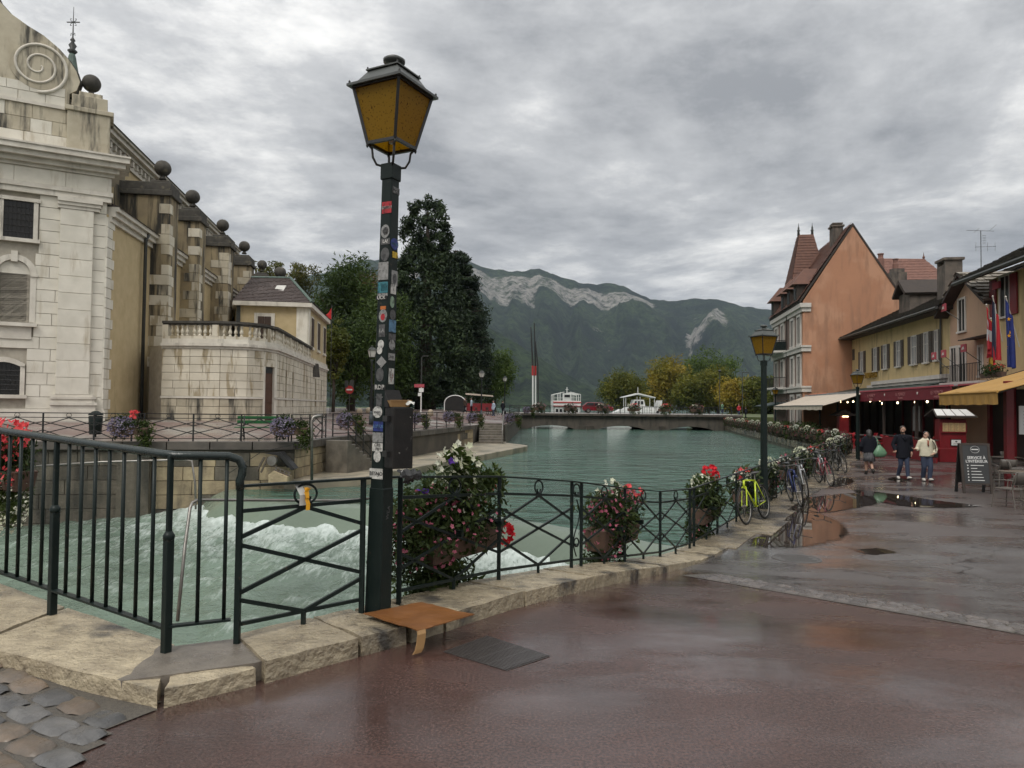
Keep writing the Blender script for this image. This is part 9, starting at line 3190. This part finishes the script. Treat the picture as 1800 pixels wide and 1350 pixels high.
def face(root, c, turn, s=1.0, brow=None):
	e = MB()
	for sx in (-1, 1):
		ex, ey = rot2(0.033 * s * sx, -0.086 * s, turn)
		ball_m(e, (c[0] + ex, c[1] + ey, c[2] + 0.012), 0.010 * s, 5)
	obj('eyes', e, M_HAIRK, root)
	b_ = MB()
	for sx in (-1, 1):
		p0 = rot2(0.015 * s * sx, -0.094 * s, turn)
		p1 = rot2(0.052 * s * sx, -0.082 * s, turn)
		b_.tube([(c[0] + p0[0], c[1] + p0[1], c[2] + 0.034), (c[0] + p1[0], c[1] + p1[1], c[2] + 0.036)], 0.005, 5)
	obj('eyebrows', b_, brow or M_HAIRB, root)
	p0, p1 = rot2(-0.022, -0.094 * s, turn), rot2(0.022, -0.094 * s, turn)
	obj('mouth', MB().tube([(c[0] + p0[0], c[1] + p0[1], c[2] - 0.062), (c[0] + p1[0], c[1] + p1[1], c[2] - 0.062)], 0.005, 5), M_SCARF, root)
def shoe(root, x, y, z, yaw, pitch=0.0, m=M_SHOEW):
	b = MB()
	ell_tube(b, [(0, -0.06, 0.0, 0.046, 0.135), (0, -0.06, 0.035, 0.048, 0.135), (0, -0.045, 0.06, 0.043, 0.11), (0, 0.02, 0.09, 0.042, 0.055), (0, 0.03, 0.12, 0.04, 0.045)], 12)
	o = obj('shoe', b, m, root, smooth=True, loc=(x, y, z), rot=(pitch, 0, yaw))
	s_ = MB()
	ell_tube(s_, [(0, -0.06, -0.012, 0.047, 0.137), (0, -0.06, 0.012, 0.049, 0.139)], 12)
	obj('sole', s_, M_SOLE, o)
	return o
def person(label, loc, rotz, J, clothes, vox=0.011):
	"""J: joints; body is one fused surface"""
	root = thing('person', label, 'person', loc, rotz)
	s = J.get('s', 1.0)
	b = MB()
	hz = J['hip'][2]
	ell_tube(b, [(0, 0, hz - 0.06, 0.14, 0.10), (0, 0, hz + 0.05, 0.155, 0.11), (0, 0, hz + 0.18, 0.125, 0.09), (0, 0, hz + 0.34, 0.15, 0.105), (0, 0, hz + 0.46, 0.165, 0.10), (0, 0.01, hz + 0.53, 0.10, 0.07)], 14)
	b.tube([(0, 0.01, hz + 0.50), (J['head'][0], J['head'][1] + 0.01, J['head'][2] - 0.06)], [0.058, 0.052], 10)
	head(b, J['head'], J['turn'])
	for sd in ('r', 'l'):
		sh, el, wr = [Vector(p) for p in J['arm_' + sd]]
		b.tube([sh, sh.lerp(el, 0.5), el, el.lerp(wr, 0.4), wr], [0.052, 0.047, 0.040, 0.040, 0.026], 8)
		hand(b, wr, J['hand_' + sd][0], J['hand_' + sd][1])
		hp, kn, an = [Vector(p) for p in J['leg_' + sd]]
		b.tube([hp, hp.lerp(kn, 0.4), kn, kn.lerp(an, 0.35), an], [0.085, 0.080, 0.056, 0.056, 0.036], 10)
		b.tube([an, an + Vector((0, -0.05 if J.get('front', True) else 0.05, -0.05))], [0.036, 0.034], 8)
	fuse(obj('body', b, M_SKIN, root), vox)
	return root
def trousers(root, J, m, flare=1.0):
	b = MB()
	hz = J['hip'][2]
	ell_tube(b, [(0, 0, hz - 0.10, 0.165, 0.12), (0, 0, hz + 0.02, 0.175, 0.128), (0, 0, hz + 0.16, 0.145, 0.105)], 14)
	for sd in ('r', 'l'):
		hp, kn, an = [Vector(p) for p in J['leg_' + sd]]
		b.tube([hp, hp.lerp(kn, 0.4), kn, kn.lerp(an, 0.4), an + Vector((0, 0, -0.01))], [0.100, 0.094, 0.070 * flare, 0.068 * flare, 0.058 * flare], 10)
	return fuse(obj('trousers', b, m, root), 0.014)
def jacket(root, J, m, hem, wide=1.0, name='jacket', cuff=0.9, open_=False):
	b = MB()
	hz = J['hip'][2]
	pts = [(0, 0, hem, 0.21 * wide, 0.15 * wide), (0, 0, hz + 0.08, 0.195 * wide, 0.145 * wide), (0, 0, hz + 0.24, 0.185 * wide, 0.135 * wide), (0, 0, hz + 0.40, 0.195 * wide, 0.13 * wide), (0, 0, hz + 0.47, 0.175 * wide, 0.115 * wide), (0, 0.015, hz + 0.55, 0.085, 0.075)]
	ell_tube(b, pts, 16)
	for sd in ('r', 'l'):
		sh, el, wr = [Vector(p) for p in J['arm_' + sd]]
		b.tube([sh + (Vector((0, 0, hz + 0.46)) - sh) * 0.3, sh, sh.lerp(el, 0.5), el, el.lerp(wr, 0.5), el.lerp(wr, cuff)], [0.075 * wide, 0.078 * wide, 0.070 * wide, 0.064 * wide, 0.058 * wide, 0.050 * wide], 10)
	return fuse(obj(name, b, m, root), 0.014, 4)
# ---- man in navy coat
mq = onroad(1588, 843)
Jm = {'hip': (0, 0, 0.94), 'head': (-0.02, -0.03, 1.635), 'turn': R(-42),
	  'arm_r': ((-0.205, 0, 1.40), (-0.30, 0.04, 1.14), (-0.27, -0.12, 0.93)), 'hand_r': ((-0.6, -0.5, -0.2), (0, -0.5, 0.8)),
	  'arm_l': ((0.205, 0, 1.40), (0.28, 0.06, 1.13), (0.25, -0.02, 0.90)), 'hand_l': ((0.0, -0.2, -1), (0, -1, 0)),
	  'leg_r': ((-0.085, 0, 0.90), (-0.085, -0.02, 0.49), (-0.10, 0.18, 0.12)), 'leg_l': ((0.085, 0, 0.90), (0.07, -0.13, 0.50), (0.075, -0.16, 0.10))}
man = person('bearded man in a dark navy coat and jeans walking towards the camera', (mq.x, mq.y, mq.z), R(-6), Jm, None)
face(man, Jm['head'], Jm['turn'])
trousers(man, Jm, M_JEAN, 0.98)
jacket(man, Jm, M_NAVY, 0.70, 1.08, 'coat')
cl_ = MB().tube([(-0.09, -0.06, 1.46), (-0.06, -0.14, 1.38), (0.0, -0.16, 1.28)], 0.025, 6).tube([(0.09, -0.06, 1.46), (0.06, -0.14, 1.38), (0.0, -0.16, 1.28)], 0.025, 6)
obj('collar', cl_, M_NAVY, man, smooth=True)
shoe(man, -0.10, 0.16, 0.015, R(-12), R(0))
shoe(man, 0.08, -0.20, 0.03, R(4), R(-14))
hr = MB()
ball_m(hr, (-0.018, -0.010, 1.688), 0.093, 9, (0.92, 1.06, 0.85))
hx = rot2(0, 0.03, R(-42))
ball_m(hr, (-0.02 + hx[0], -0.03 + hx[1], 1.65), 0.088, 8, (0.95, 0.95, 1.0))
obj('hair', hr, M_HAIRB, man, smooth=True)
bd = MB()
fx = rot2(0, -0.045, R(-42))
ball_m(bd, (-0.02 + fx[0], -0.03 + fx[1], 1.557), 0.060, 8, (1.0, 0.92, 0.72))
obj('beard', bd, M_HAIRB, man, smooth=True)
# ---- woman in cream jacket
wq = onroad(1629, 846)
Jw = {'hip': (0, 0, 0.86), 'head': (-0.02, -0.03, 1.475), 'turn': R(-62),
	  'arm_r': ((-0.18, 0, 1.26), (-0.27, 0.03, 1.02), (-0.33, -0.10, 1.02)), 'hand_r': ((-0.7, 0.0, 0.1), (0, -1, 0.2)),
	  'arm_l': ((0.18, 0, 1.26), (0.30, 0.05, 1.02), (0.19, -0.12, 0.90)), 'hand_l': ((-0.7, -0.2, -0.4), (0, -1, 0.2)),
	  'leg_r': ((-0.08, 0, 0.83), (-0.09, -0.04, 0.45), (-0.07, 0.10, 0.11)), 'leg_l': ((0.08, 0, 0.83), (0.075, -0.11, 0.46), (0.04, -0.12, 0.09))}
wom = person('dark-haired woman in a cream jacket and jeans walking beside the man', (wq.x, wq.y, wq.z), R(-8), Jw, None)
face(wom, Jw['head'], Jw['turn'], 0.95, M_HAIRK)
trousers(wom, Jw, M_JEAN, 1.12)
jacket(wom, Jw, M_CREAMJ, 0.80, 1.05, 'jacket', 0.95)
shoe(wom, -0.07, 0.08, 0.015, R(-6))
shoe(wom, 0.045, -0.15, 0.025, R(4), R(-12))
hr = MB()
ball_m(hr, (-0.012, -0.005, 1.525), 0.096, 9, (0.95, 1.02, 0.9))
bxx = rot2(0, 0.05, R(-62))
hr.tube([(-0.01 + bxx[0] * 0.6, bxx[1] * 0.6, 1.53), (bxx[0], bxx[1] + 0.01, 1.42), (bxx[0] * 1.1, bxx[1] + 0.0, 1.29)], [0.085, 0.088, 0.055], 10)
hr.tube([(0.045, -0.07, 1.52), (0.055, -0.085, 1.42), (0.05, -0.10, 1.28)], [0.03, 0.035, 0.02], 8)
fuse(obj('hair', hr, M_HAIRK, wom), 0.012, 3)
obj('scarf', MB().tube([(-0.07, -0.07, 1.33), (0.0, -0.125, 1.29), (0.07, -0.07, 1.33)], 0.024, 6).tube([(0.0, -0.135, 1.29), (-0.01, -0.15, 1.20), (0.0, -0.15, 1.13)], 0.022, 6), M_SCARF, wom, smooth=True)
obj('strap', MB().tube([(0.14, -0.10, 1.31), (0.20, -0.16, 1.15), (0.23, -0.13, 0.98), (0.24, 0.02, 0.92)], 0.013, 6), M_HAIRK, wom)
sh_b = obj('shoulder_bag', MB().frustum((0, 0), 0.10, 0.05, 0, 0.16), M_HAIRK, wom, loc=(0.27, 0.08, 0.76), bevel=0.02)
# ---- woman walking away with the green bag
gq_ = onroad(1528, 834)
Jg = {'hip': (0, 0, 0.84), 'head': (0.0, 0.02, 1.44), 'turn': R(180), 'front': False,
	  'arm_r': ((-0.18, 0, 1.23), (-0.26, -0.03, 0.99), (-0.24, 0.10, 0.80)), 'hand_r': ((0, 0.2, -1), (0, 1, 0)),
	  'arm_l': ((0.18, 0, 1.23), (0.25, -0.02, 1.0), (0.24, 0.14, 0.88)), 'hand_l': ((0, 0.5, -0.8), (0, 1, 0)),
	  'leg_r': ((-0.075, 0, 0.80), (-0.08, 0.06, 0.44), (-0.085, 0.06, 0.09)), 'leg_l': ((0.075, 0, 0.80), (0.06, 0.02, 0.44), (0.07, -0.20, 0.18))}
gw = person('woman in dark jacket and striped skirt walking away carrying a green bag', (gq_.x, gq_.y, gq_.z), R(-14), Jg, None)
sk = MB()
ell_tube(sk, [(0, 0.0, 0.46, 0.19, 0.18), (0, 0, 0.62, 0.185, 0.165), (0, 0, 0.80, 0.175, 0.14), (0, 0, 0.95, 0.15, 0.115)], 18)
for i, v in enumerate(sk.v):
	k = i % 18
	sk.v[i] = (v[0] * (1 + (0.07 if k % 2 else -0.05) * (0.95 - v[2])), v[1] * (1 + (0.07 if k % 2 else -0.05) * (0.95 - v[2])), v[2])
obj('skirt', sk, M_SKIRT, gw, smooth=True)
jacket(gw, Jg, M_NAVY, 0.78, 1.05, 'jacket')
shoe(gw, -0.085, 0.05, 0.015, R(180), 0, M_HAIRK)
shoe(gw, 0.07, -0.24, 0.10, R(180), R(-42), M_HAIRK)
hr = MB()
ball_m(hr, (0.0, 0.0, 1.475), 0.108, 9, (0.98, 1.05, 1.05))
hr.tube([(0, -0.03, 1.46), (0, -0.06, 1.36), (0, -0.07, 1.25)], [0.10, 0.095, 0.07], 10)
fuse(obj('hair', hr, M_HAIRK, gw), 0.013, 3)
bgp = gq_ + Vector((0.30, -0.16, 0))
bgt = thing('shopping_bag', 'bulging pale green plastic bag hanging from the walking woman\'s shoulder', 'bag', (bgp.x, bgp.y, gq_.z + 0.62))
bg = MB()
ell_tube(bg, [(0, 0, 0.0, 0.12, 0.07), (0, 0, 0.05, 0.21, 0.12), (0, 0, 0.16, 0.235, 0.13), (0.0, 0, 0.28, 0.18, 0.10), (-0.01, 0, 0.38, 0.09, 0.05), (-0.02, 0, 0.42, 0.06, 0.035)], 20)
bg.v = [(x + 0.018 * fbm(x * 9, z * 9, 1), y + 0.03 * fbm(x * 8, z * 8, 5), z + 0.01 * fbm(x * 9, y * 9, 3)) for x, y, z in bg.v]
obj('sack', bg, M_BAGG, bgt, smooth=True)
obj('handle', MB().tube([(-0.06, 0, 0.38), (-0.08, 0.03, 0.55), (-0.10, 0.10, 0.70)], 0.012, 6).tube([(0.03, 0, 0.40), (-0.04, 0.04, 0.56), (-0.09, 0.11, 0.70)], 0.012, 6), M_BAGG, bgt)
# ---- distant passers-by
def far_person(label, x, y, z, top, leg, turn=0.0, h=1.72):
	k = h / 1.75
	r = thing('person', label, 'person', (x, y, z), turn, 'distant passers-by')
	b = MB()
	ell_tube(b, [(0, 0, 0.80, 0.15, 0.11), (0, 0, 1.1, 0.13, 0.10), (0, 0, 1.38, 0.18, 0.11), (0, 0, 1.47, 0.08, 0.07)], 10)
	b.tube([(0, 0, 1.42), (0, 0, 1.58)], 0.055, 8)
	ball_m(b, (0, -0.01, 1.63), 0.10, 7, (0.85, 1, 1.15))
	for sx in (-1, 1):
		b.tube([(0.17 * sx, 0, 1.38), (0.24 * sx, 0.02, 1.12), (0.22 * sx, -0.08, 0.86)], [0.05, 0.045, 0.03], 7)
		b.tube([(0.08 * sx, 0, 0.85), (0.08 * sx, -0.08 * sx, 0.46), (0.08 * sx, 0.10 * sx, 0.06)], [0.085, 0.06, 0.04], 8)
		b.tube([(0.08 * sx, 0.10 * sx, 0.05), (0.08 * sx, 0.10 * sx - 0.16, 0.035)], 0.04, 6)
	fuse(obj('body', b, M_SKIN, r), 0.03, 2)
	t = MB()
	ell_tube(t, [(0, 0, 0.78, 0.19, 0.14), (0, 0, 1.1, 0.165, 0.125), (0, 0, 1.39, 0.20, 0.13), (0, 0, 1.49, 0.09, 0.08)], 10)
	for sx in (-1, 1):
		t.tube([(0.17 * sx, 0, 1.39), (0.25 * sx, 0.02, 1.12), (0.22 * sx, -0.07, 0.90)], [0.07, 0.062, 0.05], 7)
	fuse(obj('jacket', t, top, r), 0.03, 2)
	t = MB()
	ell_tube(t, [(0, 0, 0.78, 0.17, 0.125), (0, 0, 0.95, 0.16, 0.12)], 10)
	for sx in (-1, 1):
		t.tube([(0.08 * sx, 0, 0.84), (0.08 * sx, -0.08 * sx, 0.46), (0.08 * sx, 0.10 * sx, 0.10)], [0.10, 0.075, 0.06], 8)
	fuse(obj('trousers', t, leg, r), 0.03, 2)
	hb = MB()
	ball_m(hb, (0, 0.015, 1.665), 0.105, 7, (0.9, 1, 1.0))
	obj('hair', hb, M_HAIRK, r, smooth=True)
	r.scale = (k, k, k)
	return r
for (u, Y, top, leg, z, lab) in ((1311, 100, M_NAVY, M_NAVY, 0.2, 'dark-clad passer-by at the right end of the bridge'), (1270, 101, M_BAGG, M_JEAN, 0.8, 'passer-by in pale green top on the bridge'), (1299, 104, M_REDCH, M_JEAN, 0.6, 'passer-by in red top beyond the bridge end'), (868, 74, mat('pale_blue_shirt', (0.35, 0.42, 0.5), None, 6, 0.8, 0.1), M_JEAN, None, 'person in pale blue top on the far left bank'), (884, 80, M_NAVY, M_NAVY, None, 'dark-clad person by the far left bank benches'), (818, 78, M_HAIRB, M_NAVY, None, 'dark figure near the park kiosk'), (829, 80, _MATS['pale_blue_shirt'], M_NAVY, None, 'pale-shirted figure beside the park kiosk')):
	x = (u - 900) / FPX * Y
	far_person(lab, x, Y, left_z(x, Y) if z is None else z, top, leg, rr_.uniform(0, 6))
